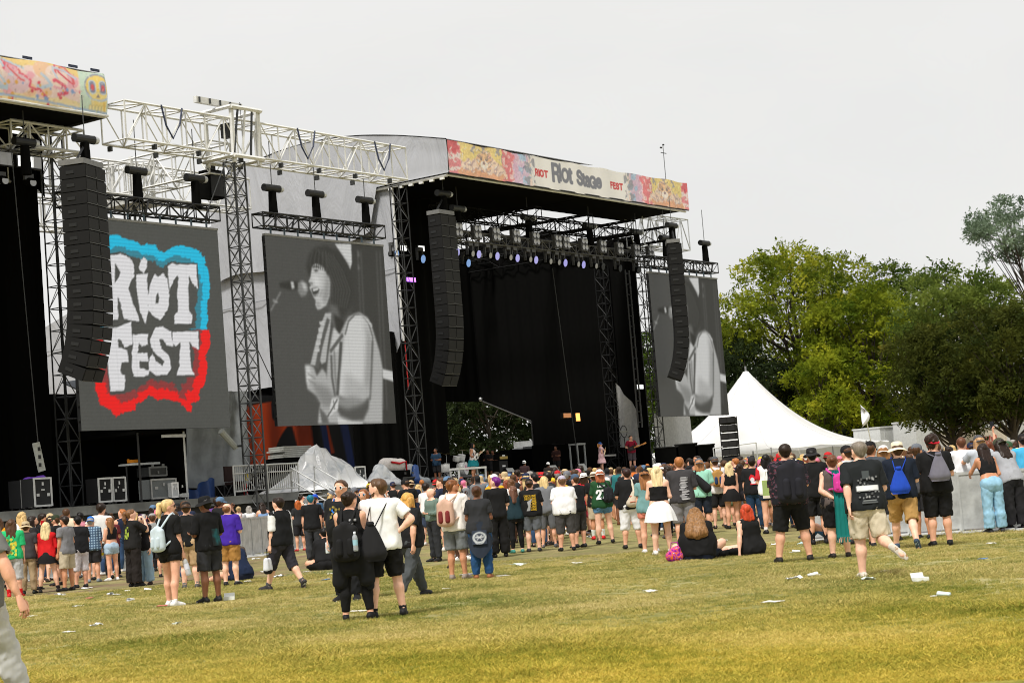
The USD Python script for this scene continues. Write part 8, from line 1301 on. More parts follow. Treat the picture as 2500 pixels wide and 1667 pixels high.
# things standing on the platforms
def box_at(px0, px1, py0, py1, t, dep):
 sa, z0 = S(px0, py1, t); sb, _ = S(px1, py1, t); _, z1 = S(px0, py0, t); return sa, sb, 2.2 if abs(z0 - 2.2) < 0.5 else z0, z1
def flight_case(label, px0, px1, py0, py1, t, dep=0.7, face=(40, 41, 42), edge=(186, 187, 185), marks=0, name='road_case'):
 sa, sb, z0, z1 = box_at(px0, px1, py0, py1, t, dep); c = (sa + sb) / 2; w = (sb - sa) / 2; z0 = max(z0, 2.2) + 0.12; th = Thing(name, label, 'road case', W(c, t, 2.2)); m_ = cloth(face, 'shoe'); e = plain('case_edge_%d' % edge[0], lin(edge), 0.4, 0.3)
 th.part('case_body', boxv(W(c, t + dep / 2, (z0 + z1) / 2), DS * w, DT * dep / 2, UP * (z1 - z0) / 2), m_)
 b = 0.034; k_ = min(1.0, w / 0.6)
 for sx in (-1, 1): th.part('edging', boxv(W(c + sx * (w - b / 2), t - 0.012, (z0 + z1) / 2), DS * b, DT * 0.016, UP * ((z1 - z0) / 2 + 0.01)), e)
 for z in (z0 + b / 2, z1 - b / 2): th.part('edging', boxv(W(c, t - 0.015, z), DS * (w - b * 1.4), DT * 0.014, UP * b), e)
 th.part('latch', boxv(W(c, t - 0.02, z1 - 0.22), DS * 0.05 * k_, DT * 0.012, UP * 0.06), e)
 for sx in (-1, 1): th.part('latch', boxv(W(c + sx * w * 0.6, t - 0.02, z0 + 0.42), DS * 0.085 * k_, DT * 0.012, UP * 0.055), e); th.part('castor', bar(W(c + sx * w * 0.8, t + 0.1, 2.28), W(c + sx * w * 0.8, t + 0.16, 2.28), 0.07, 8), BLACK); th.part('castor', bar(W(c + sx * w * 0.8, t + dep - 0.1, 2.28), W(c + sx * w * 0.8, t + dep - 0.16, 2.28), 0.07, 8), BLACK)
 for k in range(marks): th.part('stencil_mark', boxv(W(c - 0.06 + 0.055 * k, t - 0.02, (z0 + z1) / 2 + 0.08), DS * 0.018, DT * 0.01, UP * 0.03), e)
 return th
def deck_things():
 flight_case('black road case with white edging and latches at the near end of the stage', 85, 128, 1167, 1236, 1.2, marks=3)
 flight_case('dark case standing half behind the white-edged road case', 52, 86, 1172, 1215, 2.2, edge=(150, 150, 148)); p = Thing('cloth_roll', 'purple cloth folded on top of the road cases', 'cloth', W(S(90, 1170, 2)[0], 2, 3.9)); s, z = S(92, 1170, 2.0); p.part('cloth', (lambda VF: (ruffle(VF[0], VF[1], 0.05, 4, 2), VF[1]))(blob([(W(s - 0.35, 2.2, z - 0.05), W(s + 0.4, 2.2, z), 0.16, 0.14)], 0.05, 0.05)), cloth((104, 62, 168)), True)
 flight_case('tall black rack with white rim and open front, nearer of the pair', 242, 275, 1167, 1226, 1.2, face=(24, 24, 25), marks=2); flight_case('tall black rack with white rim and open front, farther of the pair', 277, 309, 1165, 1222, 1.3, face=(24, 24, 25), marks=1)
 th = flight_case('wide grey road case on wheels below the logo screen', 370, 432, 1170, 1216, 1.2, face=(104, 108, 108), edge=(150, 152, 150)); flight_case('white slatted crate beside the wide grey road case', 420, 436, 1178, 1214, 1.0, dep=0.5, face=(190, 192, 192), edge=(226, 226, 226), name='crate'); flight_case('low white box at the corner of the black booth', 443, 460, 1205, 1216, 0.9, dep=0.4, face=(206, 206, 204), name='crate')
 flight_case('grey amplifier rack standing on the wide road case', 365, 408, 1140, 1170, 1.4, face=(50, 52, 52), edge=(90, 92, 92), name='amplifier_rack')
 flight_case('white-edged road case beside the covered mound', 869, 894, 1139, 1186, 1.6, face=(70, 74, 74), edge=(226, 228, 226), marks=2); flight_case('black equipment box in the shade at the near wing', 985, 1015, 1165, 1190, 1.5, face=(30, 30, 30), edge=(60, 60, 60))
 s, z = S(95, 1115, 1.8); th = Thing('hung_panel', 'pale perforated bracket hanging on a rope above the road cases', 'bracket', W(s, 1.8, z - 0.6)); th.part('plate', boxv(W(s, 1.8, z), unit(DS + UP * 0.2) * 0.16, DT * 0.03, unit(UP - DS * 0.2) * 0.55), plain('bracket_pale', (0.4, 0.42, 0.39), 0.6)); th.part('rope', bar(W(s, 1.8, z + 0.5), W(s - 0.5, 1.8, 16.8), 0.02, 5), GREY); th.part('rope', bar(W(s, 1.8, z - 0.5), W(s + 0.2, 1.8, 3.9), 0.02, 5), GREY)
 for k in range(3): th.part('slot', boxv(W(s, 1.765, z + 0.3 - 0.3 * k), DS * 0.06, DT * 0.01, UP * 0.07), BLACK)
 s, z = S(340, 1130, 2.2); th = Thing('table', 'small white-topped table with orange cable coil inside the black booth', 'table', W(s, 2.2, 2.2)); th.part('table_top', boxv(W(s, 2.2, z - 0.05), DS * 0.75, DT * 0.4, UP * 0.04), cloth((196, 200, 200), 'shoe')); th.part('leg', bar(W(s - 0.7, 2.2, 2.2), W(s - 0.7, 2.2, z - 0.1), 0.04, 5), BLACK); th.part('leg', bar(W(s + 0.7, 2.2, 2.2), W(s + 0.7, 2.2, z - 0.1), 0.04, 5), BLACK); single('cable_coil', (lambda VF: VF)(path_tube([W(s - 0.3 + 0.28 * math.cos(a), 2.2 + 0.16 * math.sin(a), z + 0.02 + 0.008 * a) for a in np.linspace(0, 16, 50)], 0.035, 5)), cloth((206, 130, 30)), 'orange cable coil lying on the small table in the booth', 'cable', smooth=True)
 th = Thing('work_chair', 'dark swivel chair standing on the platform by the grey tarp', 'chair', W(S(575, 1200, 1.2)[0], 1.2, 2.2)); s = S(575, 1200, 1.2)[0]; br = cloth((58, 42, 40)); th.part('seat', boxv(W(s, 1.2, 2.75), DS * 0.3, DT * 0.3, UP * 0.06), br); th.part('backrest', boxv(W(s, 1.5, 3.15), DS * 0.28, DT * 0.05, UP * 0.32), br); th.part('column', bar(W(s, 1.2, 2.3), W(s, 1.2, 2.7), 0.04, 6), BLACK)
 for k in range(5): a = k * 1.257; th.part('leg', bar(W(s, 1.2, 2.34), W(s + 0.32 * math.cos(a), 1.2 + 0.32 * math.sin(a), 2.24), 0.03, 5), BLACK)
 # the mound under clear sheeting
 s0, s1 = S(690, 1200, 1.4)[0], S(882, 1190, 1.4)[0]; th = Thing('covered_mound', 'tall heap of equipment under crumpled pale plastic sheeting', 'covered equipment', W((s0 + s1) / 2, 1.5, 2.2)); n, m_ = 17, 9; Pn = np.zeros((n, m_, 3)); prof = [(0, 0.0), (0.14, 0.2), (0.30, 0.62), (0.40, 0.93), (0.47, 1.0), (0.60, 0.97), (0.66, 0.80), (0.74, 0.78), (0.80, 0.50), (0.90, 0.16), (1.0, 0.0)]; zt = S(800, 1086, 1.2)[1] - 2.2; R = np.random.default_rng(8)
 for i, u in enumerate(np.linspace(0, 1, n)):
  hgt = np.interp(u, [p[0] for p in prof], [p[1] for p in prof]) * zt
  for j, v in enumerate((0, 0.12, 0.27, 0.40, 0.5, 0.6, 0.73, 0.88, 1)):
   dz = 1 - abs(2 * v - 1) ** 1.5; wd = 0.5 + 0.75 * (1 - hgt / zt); jit = 0 if j in (0, 8) else 1; Pn[i, j] = W(s0 + (s1 - s0) * u + 0.05 * R.normal() * jit, 1.6 + (2 * v - 1) * (wd + 0.8) + 0.10 * R.normal() * jit, 2.21 + hgt * dz * (1 + 0.02 * R.normal() * jit))
 sheetm = '/World/Looks/plastic_sheeting'; usdkit.material(stage, sheetm, {'tc': ('texture_coordinate', {}), 'n': ('noise_texture', {'scale': 1.5, 'detail': 5, 'distortion': 1.2}), 'r': ('rgb_ramp', {'ramp': [(0.3, (0.5, 0.54, 0.57)), (0.5, (0.82, 0.83, 0.84))]}), 'p': ('principled_bsdf', {'roughness': 0.22, 'specular_ior_level': 0.6}), 'b': ('bump', {'strength': 0.4, 'distance': 0.12})}, [('tc.object', 'n.vector'), ('n.fac', 'r.fac'), ('r.color', 'p.base_color'), ('n.fac', 'b.height'), ('b.normal', 'p.normal')], surface='p.BSDF')
 Vm, Qm = sheet(Pn); mm = trimesh.Trimesh(Vm, np.vstack([Qm[:, [0, 1, 2]], Qm[:, [0, 2, 3]]]), process=False).subdivide(); th.part('sheeting', (ruffle(np.array(mm.vertices), np.array(mm.faces), 0.07, 1.3, 5, 0.3), np.array(mm.faces)), sheetm)
 for label, px, py, w, hgt, t, c in (('low heap under clear plastic beside the white-edged case', 936, 1152, 1.4, 1.0, 1.6, sheetm), ('grey tarp bundle behind the clear heap at the near wing', 1010, 1118, 0.7, 1.0, 2.4, '/World/Looks/grey_tarp_low')):
  s = S(px, 1190, t)[0]; g = blob([(W(s - w * 0.6, t, 2.25), W(s, t + 0.1, 2.2 + hgt * 0.72), 0.3, 0.26), (W(s, t + 0.1, 2.2 + hgt * 0.72), W(s + w * 0.7, t, 2.3), 0.26, 0.24), (W(s - 0.3, t - 0.4, 2.25), W(s + 0.5, t - 0.4, 2.3), 0.3, 0.2)], 0.07, 0.25, [(W(0, 0, 2.2), (0, 0, -1))]); q = Thing('covered_heap', label, 'covered equipment', W(s, t, 2.2)); q.part('sheeting', (ruffle(g[0], g[1], 0.10, 2.0, 4), g[1]), c, True)
 s = S(962, 1140, 2.0)[0]; q = Thing('kit_bag', 'white bag with red piping lying on the platform near the wing', 'bag', W(s, 2, 2.2)); g = blob([(W(s - 0.6, 2, 3.2), W(s + 0.5, 2, 3.15), 0.34, 0.30)], 0.05, 0.1); q.part('bag_body', (ruffle(g[0], g[1], 0.06, 2.5, 2), g[1]), cloth((206, 200, 196)), True); q.part('piping', path_tube([W(s - 0.6, 1.66, 3.3), W(s, 1.64, 3.22), W(s + 0.5, 1.66, 3.3), W(s + 0.52, 1.66, 2.3)], 0.05, 5), cloth((196, 32, 40)), True); q.part('stand', boxv(W(s, 2, 2.55), DS * 0.7, DT * 0.4, UP * 0.35), CLOTH_BLACK); bx = Thing('tarp_bundle', 'small blue tarp bundle next to the red-piped bag', 'tarpaulin', W(s + 1, 2, 2.2)); g = blob([(W(s + 1.0, 1.6, 2.4), W(s + 1.2, 1.7, 3.0), 0.24, 0.16)], 0.05, 0.1); bx.part('tarp', (ruffle(g[0], g[1], 0.08, 3, 2), g[1]), '/World/Looks/blue_tarp', True)
 s = S(700, 1115, 3)[0]; q = Thing('plank_stack', 'stack of pale boards on the platform behind the stairs', 'boards', W(s, 3, 2.2)); q.part('trestle', boxv(W(s, 3, 3.0), DS * 0.9, DT * 0.5, UP * 0.75), CLOTH_BLACK)
 for k in range(6): q.part('board', boxv(W(s - 0.1 + 0.07 * (k % 3), 2.8, 3.8 + 0.085 * k), DS * (0.85 + 0.06 * (k % 2)), DT * 0.45, UP * 0.034), plain('board_pale', (0.42, 0.43, 0.40), 0.7))
 # white barrier fence and the stairs
 WH_ = plain('fence_white', (0.4, 0.41, 0.4), 0.5); f = Thing('fence_panel', 'white steel barrier panels along the platform by the lattice tower', 'fence', W(-14.4, 0.2, 2.2))
 for k in range(2):
  sa = -15.9 + 2.0 * k; f.part('top_rail', bar(W(sa, 0.25, 3.42), W(sa + 1.9, 0.25, 3.42), 0.035, 6), WH_); f.part('bottom_rail', bar(W(sa, 0.25, 2.38), W(sa + 1.9, 0.25, 2.38), 0.035, 6), WH_); f.part('mid_rail', bar(W(sa, 0.25, 3.1), W(sa + 1.9, 0.25, 3.1), 0.03, 6), WH_)
  for q in (0, 1.9): f.part('post', bar(W(sa + q, 0.25, 2.2), W(sa + q, 0.25, 3.45), 0.04, 6), WH_)
  for q in range(1, 15): f.part('upright', bar(W(sa + 0.126 * q, 0.25, 2.38), W(sa + 0.126 * q, 0.25, 3.42), 0.018, 5), WH_)
 st = Thing('stairs', 'aluminium stairs with slanting handrails from the platform down to the grass', 'stairs', W(-11.6, -2.5, 0.2)); n = 11
 for k in range(n): f_ = k / (n - 1); st.part('tread', boxv(W(-11.65 + 0.0, 0.1 - 3.4 * f_, 2.12 - 1.75 * f_), DS * 0.72, DT * 0.16, UP * 0.025), ALU)
 for sx in (-0.75, 0.75):
  st.part('stringer', boxv(W(-11.65 + sx, -1.6, 1.18), DS * 0.03, unit(DT * 3.4 + UP * 1.8) * 1.95, unit(UP * 3.4 - DT * 1.8) * 0.1), ALU)
  for o in (0.5, 1.05): st.part('handrail', bar(W(-11.65 + sx, 0.3, 2.2 + o), W(-11.65 + sx, -3.5, 0.2 + o), 0.032, 6), ALU)
  for k in range(4): g_ = k / 3; st.part('baluster', bar(W(-11.65 + sx, 0.3 - 3.8 * g_, 2.2 - 2.0 * g_), W(-11.65 + sx, 0.3 - 3.8 * g_, 3.25 - 2.0 * g_), 0.03, 6), ALU)
 ex = Thing('fire_extinguisher', 'red extinguisher with yellow tag standing by the white fence', 'extinguisher', W(S(600, 1200, 0.8)[0], 0.8, 2.2)); s = S(600, 1200, 0.8)[0]; V, q = lathe([(0, 0), (0.09, 0.01), (0.09, 0.42), (0.05, 0.5), (0.03, 0.52)], 14, W(s, 0.8, 2.2)); ex.part('cylinder', (V, q), cloth((200, 26, 30), 'shoe'), True); ex.part('valve', bar(W(s, 0.8, 2.7), W(s, 0.8, 2.82), 0.03, 6), BLACK); ex.part('tag', boxv(W(s + 0.02, 0.7, 2.95), DS * 0.09, DT * 0.01, UP * 0.14), cloth((220, 200, 50)))
 # fence of the lighting tower foot
 h = Thing('lamp_arm', 'grey spotlight on an arm beside the lattice tower', 'lamp', W(S(555, 1075, 1)[0], 1, 5)); s, z = S(562, 1078, 1.0); h.part('barrel', bar(W(s - 0.5, 1, z + 0.45), W(s + 0.3, 1, z - 0.25), 0.14, 10), plain('bracket_pale', (0.4, 0.42, 0.39), 0.6)); h.part('arm', bar(W(s + 0.3, 1, z - 0.2), W(-14.9, 0.6, z - 0.2), 0.05, 6), GREY)
# the band and its gear
def on_deck(px, t, py=1160): s = S(px, py, t)[0]; return W(s, t, 2.2)
def guitar(label, t, body_c, neck_c=(200, 160, 110), flip=1):
 b = t.body; hip = b.pel + b.up * 0.14 + b.fwd * 0.2 + b.right * 0.08; tip = b.wr[-1] + b.hd[-1] * 0.1 + b.fwd * 0.02; ax = unit(tip - hip); nrm = unit(b.fwd - ax * np.dot(b.fwd, ax)); sd = np.cross(ax, nrm); th = Thing('guitar', label, 'guitar', t.world(hip), rz=t.yaw, local=True); L = lambda V: t.put(V) - t.put(hip)
 a = np.linspace(0, 2 * np.pi, 40, endpoint=False); r = 0.17 * (1 + 0.20 * np.cos(2 * a) + 0.10 * np.cos(a)) * (1 - 0.25 * np.exp(-((a - math.pi / 2) / 0.35) ** 2) - 0.25 * np.exp(-((a - 3 * math.pi / 2) / 0.35) ** 2)); ring = np.stack([hip + ax * r[i] * math.cos(a[i]) * 1.15 + sd * r[i] * math.sin(a[i]) * 0.95 for i in range(40)]); V = np.vstack([ring + nrm * 0.022, ring - nrm * 0.022, [hip + nrm * 0.022, hip - nrm * 0.022]]); i = np.arange(40); j = (i + 1) % 40; Fc = np.vstack([np.stack([i, j, i * 0 + 80], 1), np.stack([j + 40, i + 40, i * 0 + 81], 1), np.stack([i, i + 40, j + 40], 1), np.stack([i, j + 40, j], 1)]); th.part('guitar_body', (L(V), Fc), cloth(body_c, 'shoe'))
 end = hip + ax * 0.66; g = boxv((hip + ax * 0.12 + end) / 2 + nrm * 0.03, ax * 0.27, sd * 0.02, nrm * 0.012); th.part('neck', (L(g[0]), g[1]), cloth(neck_c, 'shoe')); g = boxv(end + ax * 0.08 + nrm * 0.025, ax * 0.075, sd * 0.036, nrm * 0.01); th.part('headstock', (L(g[0]), g[1]), cloth(neck_c if body_c[0] < 120 else body_c, 'shoe')); g = boxv(hip - ax * 0.02 + nrm * 0.028, ax * 0.06, sd * 0.05, nrm * 0.006); th.part('pickup', (L(g[0]), g[1]), cloth((60, 60, 60), 'shoe'))
 g = path_tube([hip - ax * 0.19, b.pel + b.up * 0.3 + b.fwd * 0.1 + b.right * 0.18, b.neck + b.right * 0.02 + b.up * 0.02, b.neck - b.right * 0.12 + b.fwd * 0.04, b.chest - b.right * 0.12 + b.fwd * 0.17, hip + ax * 0.2], 0.02, 5); th.part('strap', (L(g[0]), g[1]), cloth((34, 32, 34)))
def band():
 G = 'band on the farther stage'; to_aud = math.atan2(-DT[0] * -1, 0) ; yaw_front = math.atan2(DT[0] * 1.0, -DT[1]) ; yaw_front = math.pi + math.atan2(-DT[0], DT[1])   # facing along -DT
 def stand(label, px, hy, t, yaw, top, bottom, hair, **k):
  base = on_deck(px, t); p = at(px, hy, base[1]); Hm = min(max(p[2] - 2.2, 1.5), 1.95); placed.append((base[0], base[1])); return person(label, base, yaw, Hm, top, bottom, hair, lod=1, group=G, **k)
 t = stand('singer with long black hair in white top and teal skirt playing a white guitar', 1157, 1080, 2.0, -1.75, ('tank', (226, 216, 210)), ('skirt', (22, 120, 128)), ('long', BLACKH), skin='tan', body=dict(arms=('guitar_n', 'guitar_s'), female=True, head=(0.4, 0.05)), shoes=(60, 56, 54)); guitar('white electric guitar held by the singer in the teal skirt', t, (226, 224, 218), (206, 190, 160))
 m = on_deck(1172, 1.2); mc = Thing('microphone_stand', 'microphone on a thin black stand in front of the singer', 'microphone', m); mc.part('base', bar(m, m + UP * 0.02, 0.14, 14), BLACK); mc.part('pole', bar(m, m + UP * 1.5, 0.014, 6), BLACK); mc.part('boom', bar(m + UP * 1.45, m + UP * 1.52 - DS * 0.2, 0.012, 6), BLACK); mc.part('microphone', bar(m + UP * 1.52 - DS * 0.2, m + UP * 1.54 - DS * 0.36, 0.02, 8, 0.03), GREY)
 t = stand('guitarist in a pink dress and blue cap turned sideways with a pale guitar', 1472, 1079, 2.2, -1.35, ('dress', (226, 186, 190)), ('short_shorts', (220, 180, 186)), ('pony', (196, 136, 76)), skin='light', hat=('cap', (36, 82, 150)), body=dict(arms=('guitar_n', 'guitar_s'), female=True, head=(-0.2, -0.2)), shoes=(60, 56, 54)); guitar('cream electric guitar held by the guitarist in pink', t, (226, 206, 170), (200, 160, 110))
 t = stand('bass player in dark red tee and grey shorts with a dark bass', 1547, 1057, 2.4, -2.75, ('tee', (136, 22, 48)), ('cargo', (84, 74, 80)), ('short', BLACKH), skin='light', body=dict(arms=(((0.45, 0.2, -0.9), (0.75, 0.75, 0.35), 'grip'), 'guitar_s'), head=(0.1, 0)), shoes=(50, 48, 48)); guitar('dark bass guitar with tan neck held by the bass player', t, (48, 30, 30), (206, 140, 76))
 dr = on_deck(1097, 5.2); rs = Thing('drum_riser', 'low black riser carrying the drum kit', 'riser', dr); rs.part('platform', boxv(dr + UP * 0.28, DS * 1.6, DT * 1.2, UP * 0.06), plain('riser_grey', (0.1, 0.1, 0.1), 0.7)); 
 for a in (-1.4, 0, 1.4):
  for c in (-1.0, 1.0): rs.part('leg', bar(dr + DS * a + DT * c, dr + DS * a + DT * c + UP * 0.25, 0.05, 6), BLACK)
 t = person('long-haired drummer in pink top seated behind the drum kit', dr + DT * 0.55 - DS * 0.75 + UP * 0.34 + UP * 0.42, yaw_front - 0.2, 1.72, ('tank', (206, 130, 150)), ('shorts', (40, 40, 42)), ('wavy', DKB), skin='tan', lod=1, group=G, body=dict(sit=[((-.2, .38, 0.0), (-.2, .42, -.42), (0, 1, 0)), ((.2, .38, 0.0), (.2, .42, -.42), (0, 1, 0))], arms=('drum', ((0.3, 0.7, -0.5), (0.05, 0.6, 0.75), 'grip')), lean=0.15))
 kit = Thing('drum_kit', 'white and silver drum kit with a printed bass drum head', 'drum kit', dr + UP * 0.34); wsh = plain('drum_shell', (0.62, 0.62, 0.6), 0.3); hd = plain('drum_skin', (0.8, 0.79, 0.78), 0.5); o = dr + UP * 0.34
 def drum(nm, c, r, hgt, ax): k_ = kit.part(nm, bar(c - unit(ax) * hgt / 2, c + unit(ax) * hgt / 2, r, 22), wsh, True); kit.part('drum_head', bar(c + unit(ax) * hgt / 2, c + unit(ax) * (hgt / 2 + 0.012), r * 0.96, 22), hd, under=k_); kit.part('hoop', bar(c + unit(ax) * (hgt / 2 - 0.02), c + unit(ax) * (hgt / 2 + 0.008), r * 1.03, 22), ALU, under=k_)
 drum('bass_drum', o + UP * 0.34 - DT * 0.5 + DS * 0.5, 0.33, 0.42, -DT + DS * 0.25); q = o + UP * 0.36 - DT * 0.73 + DS * 0.555
 for k in range(6): kit.part('printed_mark', boxv(q - DS * (0.12 - 0.05 * k) + UP * 0.06 * math.sin(k * 2.0) - DT * 0.02, unit(DS + DT * 0.25) * 0.03, DT * 0.004, UP * (0.06 + 0.03 * (k % 2))), cloth((216, 90, 150)))
 drum('floor_tom', o + UP * 0.42 - DT * 0.35 - DS * 0.75, 0.24, 0.42, UP); drum('rack_tom', o + UP * 0.86 - DT * 0.3 + DS * 0.3, 0.18, 0.24, UP - DT * 0.3); drum('snare_drum', o + UP * 0.6 + DT * 0.1 - DS * 0.2, 0.18, 0.14, UP); drum('rack_tom', o + UP * 0.92 - DT * 0.3 + DS * 0.75, 0.2, 0.3, UP - DT * 0.3)
 for c, z in ((-1.05, 1.2), (1.0, 1.3), (-0.4, 1.15)): p_ = o + DS * c - DT * 0.2; kit.part('cymbal_stand', bar(p_, p_ + UP * z, 0.018, 5), ALU); kit.part('cymbal', lathe([(0, 0.03), (0.05, 0.02), (0.25, 0.0), (0.25, -0.006), (0, 0.02)], 20, p_ + UP * z), plain('brass', (0.5, 0.38, 0.14), 0.3, 0.9), True)
 for k in range(3):
  for c in (-0.14, 0.14): kit.part('stand_leg', bar(o - DS * (0.75 - 0.3 * k) + UP * 0.3, o - DS * (0.75 - 0.3 * k) + DS * c - DT * 0.2, 0.015, 5), ALU)
 def rect(name, label, cat, px0, px1, py0, py1, t, dep, mat, lean=0.0, feet=False):
  sa, z0 = S(px0, py1, t); sb, _ = S(px1, py1, t); _, z1 = S(px0, py0, t); z0 = max(2.2, z0); th = Thing(name, label, cat, W((sa + sb) / 2, t, 2.2)); th.part('box', boxv(W((sa + sb) / 2, t + dep / 2, (z0 + z1) / 2), DS * (sb - sa) / 2, DT * dep / 2 , UP * (z1 - z0) / 2), mat); return th, (sa + sb) / 2, z0, z1, (sb - sa) / 2
 amp, s, z0, z1, w = rect('amplifier', 'black guitar amplifier head with gold strip on top of the speaker cabinet', 'amplifier', 1219, 1240, 1108, 1122, 4.5, 0.35, CLOTH_BLACK); amp.part('control_strip', boxv(W(s, 4.48, z0 + 0.1), DS * w * 0.9, DT * 0.01, UP * 0.07), plain('gold_strip', (0.45, 0.32, 0.10), 0.4, 0.6)); amp.part('script_badge', boxv(W(s, 4.48, z1 - 0.09), DS * 0.12, DT * 0.01, UP * 0.035), cloth((232, 232, 232)))
 cab, s, z0, z1, w = rect('speaker_cabinet', 'black guitar cabinet under the amplifier head', 'loudspeaker', 1219, 1242, 1123, 1158, 4.5, 0.4, CLOTH_BLACK); cab.part('grille', boxv(W(s, 4.48, (z0 + z1) / 2), DS * w * 0.88, DT * 0.012, UP * (z1 - z0) * 0.44), plain('speaker_grille', (0.0065, 0.0065, 0.0063), 0.85)); cab.part('script_badge', boxv(W(s, 4.46, z1 - 0.32), DS * 0.13, DT * 0.01, UP * 0.04), cloth((226, 226, 226)))
 gm = plain('monitor_grille', (0.22, 0.225, 0.22), 0.7)
 for px, o_ in ((1257, 'beside the amplifier'), (1363, 'in the middle of the stage'), (1433, 'near the guitarist in pink')):
  c = on_deck(px, 0.9); th = Thing('wedge_monitor', 'grey-faced wedge monitor at the stage edge ' + o_, 'loudspeaker', c); pr = np.array([[-0.32, 0, 0], [0.32, 0, 0], [0.32, 0.5, 0], [-0.32, 0.5, 0], [-0.32, 0.34, 0.5], [0.32, 0.34, 0.5], [0.32, 0.5, 0.42], [-0.32, 0.5, 0.42]]); V = np.array([c + DS * p[0] - DT * 0 + DT * p[1] + UP * p[2] for p in pr]); th.part('cabinet', (V, np.array([[0, 1, 5, 4], [4, 5, 6, 7], [7, 6, 2, 3], [3, 2, 1, 0], [1, 2, 6, 5], [0, 4, 7, 3]])), CLOTH_BLACK)
  q = c + DT * 0.165 + UP * 0.255; u = unit(DT * 0.34 + UP * 0.5); th.part('grille', boxv(q, DS * 0.29, u * 0.27, np.cross(DS, u) * 0.012), gm)
 for label, px0, px1, py0, t in (('grey metal table frame standing on the far stage by the guitarist in pink', 1409, 1429, 1082, 4.2), ('low white table in front of the singer', 1120, 1188, 1142, 0.6)):
  sa, z1 = S(px0, py0, t); sb, _ = S(px1, py0, t); th = Thing('table', label, 'table', W((sa + sb) / 2, t, 2.2)); th.part('table_top', boxv(W((sa + sb) / 2, t + 0.3, z1 - 0.04), DS * (sb - sa) / 2, DT * 0.3, UP * 0.05), plain('table_grey', (0.34, 0.35, 0.35) if px0 > 1300 else (0.6, 0.61, 0.6), 0.6) if px0 > 1300 else WHITE)
  for s in (sa + 0.05, sb - 0.05):
   for q in (0.05, 0.55): th.part('leg', bar(W(s, t + q, 2.2), W(s, t + q, z1 - 0.06), 0.05, 4), '/World/Looks/table_grey' if px0 > 1300 else WHITE)
 s, z = S(1470, 1122, 5); th = Thing('keyboard', 'pale keyboard on a stand behind the guitarist in pink', 'keyboard', W(s, 5, 2.2)); th.part('keys', boxv(W(s + 0.6, 5, 3.15), DS * 0.7, DT * 0.16, UP * 0.05), cloth((210, 208, 204), 'shoe')); th.part('stand', bar(W(s, 5, 2.2), W(s + 1.1, 5, 3.1), 0.03, 5), BLACK); th.part('stand', bar(W(s + 1.1, 5, 2.2), W(s, 5, 3.1), 0.03, 5), BLACK)
 s, z = S(1523, 1053, 4.5); th = Thing('fan', 'round pedestal fan behind the bass player', 'fan', W(s, 4.5, 2.2)); a = np.linspace(0, 2 * np.pi, 26); th.part('fan_guard', path_tube([W(s + 0.34 * math.cos(q), 4.5, z + 0.34 * math.sin(q)) for q in a], 0.025, 5), BLACK, True); th.part('pole', bar(W(s, 4.5, 2.2), W(s, 4.5, z - 0.34), 0.03, 6), BLACK); th.part('bar', bar(W(s - 0.4, 4.48, z), W(s + 0.34, 4.48, z), 0.05, 6), cloth((180, 180, 176), 'shoe'))
 s, z = S(1288, 1092, 14); th = Thing('parked_van', 'white top of a van parked behind the rear opening of the stage', 'van', W(19.2, 17.6, 0.3)); q = at(1288, 1094, 116); vw = plain('van_white', (0.7, 0.71, 0.71), 0.35); th.part('body', boxv([q[0], q[1], q[2] - 0.9], [0.95, 0, 0], [0, 2.2, 0], [0, 0, 0.9]), vw); th.part('roof', boxv([q[0], q[1], q[2] + 0.22], [0.85, 0, 0], [0, 1.6, 0], [0, 0, 0.2]), vw); th.part('rear_window', boxv([q[0] + 0.2, q[1] - 2.21, q[2] - 0.1], [0.5, 0, 0], [0, 0.01, 0], [0, 0, 0.16]), plain('dark_glass', (0.03, 0.035, 0.04), 0.1))
 for k in (-0.7, 0.7): th.part('wheel', bar([q[0] + k - 0.1, q[1] - 1.6, 0.75], [q[0] + k + 0.1, q[1] - 1.6, 0.75], 0.36, 14), plain('dark_rubber', (0.02, 0.02, 0.02), 0.8))
 for px0, px1, py0, py1, t, lab in ((1098, 1150, 1112, 1150, 13, 'dark equipment case at the back of the far stage behind the drums'), (1185, 1262, 1106, 1150, 13, 'row of dark cases at the back of the far stage behind the amplifier'), (1250, 1330, 1097, 1150, 12, 'tall dark covered rack at the back below the parked van'), (1330, 1405, 1085, 1150, 9, 'black equipment rack in the dark middle of the far stage')): rect('equipment_case', lab, 'case', px0, px1, py0, py1, t, 0.8, CLOTH_BLACK)[0].part('lid', boxv(W(S((px0 + px1) / 2, py0, t)[0], t + 0.4, S((px0 + px1) / 2, py0, t)[1] + 0.03), DS * 0.5, DT * 0.42, UP * 0.03), BLACK)
 for px0, px1, py0, lab in ((1602, 1650, 1094, 'black boxes stacked under the pale sheet at the far wing'), (1652, 1696, 1086, 'black cases beyond the pale sheet at the far wing'), (1700, 1738, 1088, 'black box standing between the far wing and the speaker stack')):
  p_, q_ = at(px0, py0, 106), at(px1, py0 - 2, 108); c = (p_ + q_) / 2; th = Thing('equipment_case', lab, 'case', [c[0], c[1], gz(c[0], c[1])]); th.part('box', boxv([c[0], c[1], c[2] / 2], [(q_[0] - p_[0]) / 2, 0, 0], [0, 0.5, 0], [0, 0, c[2] / 2]), CLOTH_BLACK); th.part('lid', boxv([c[0], c[1], c[2] + 0.03], [(q_[0] - p_[0]) / 2 + 0.03, 0, 0], [0, 0.53, 0], [0, 0, 0.03]), BLACK)
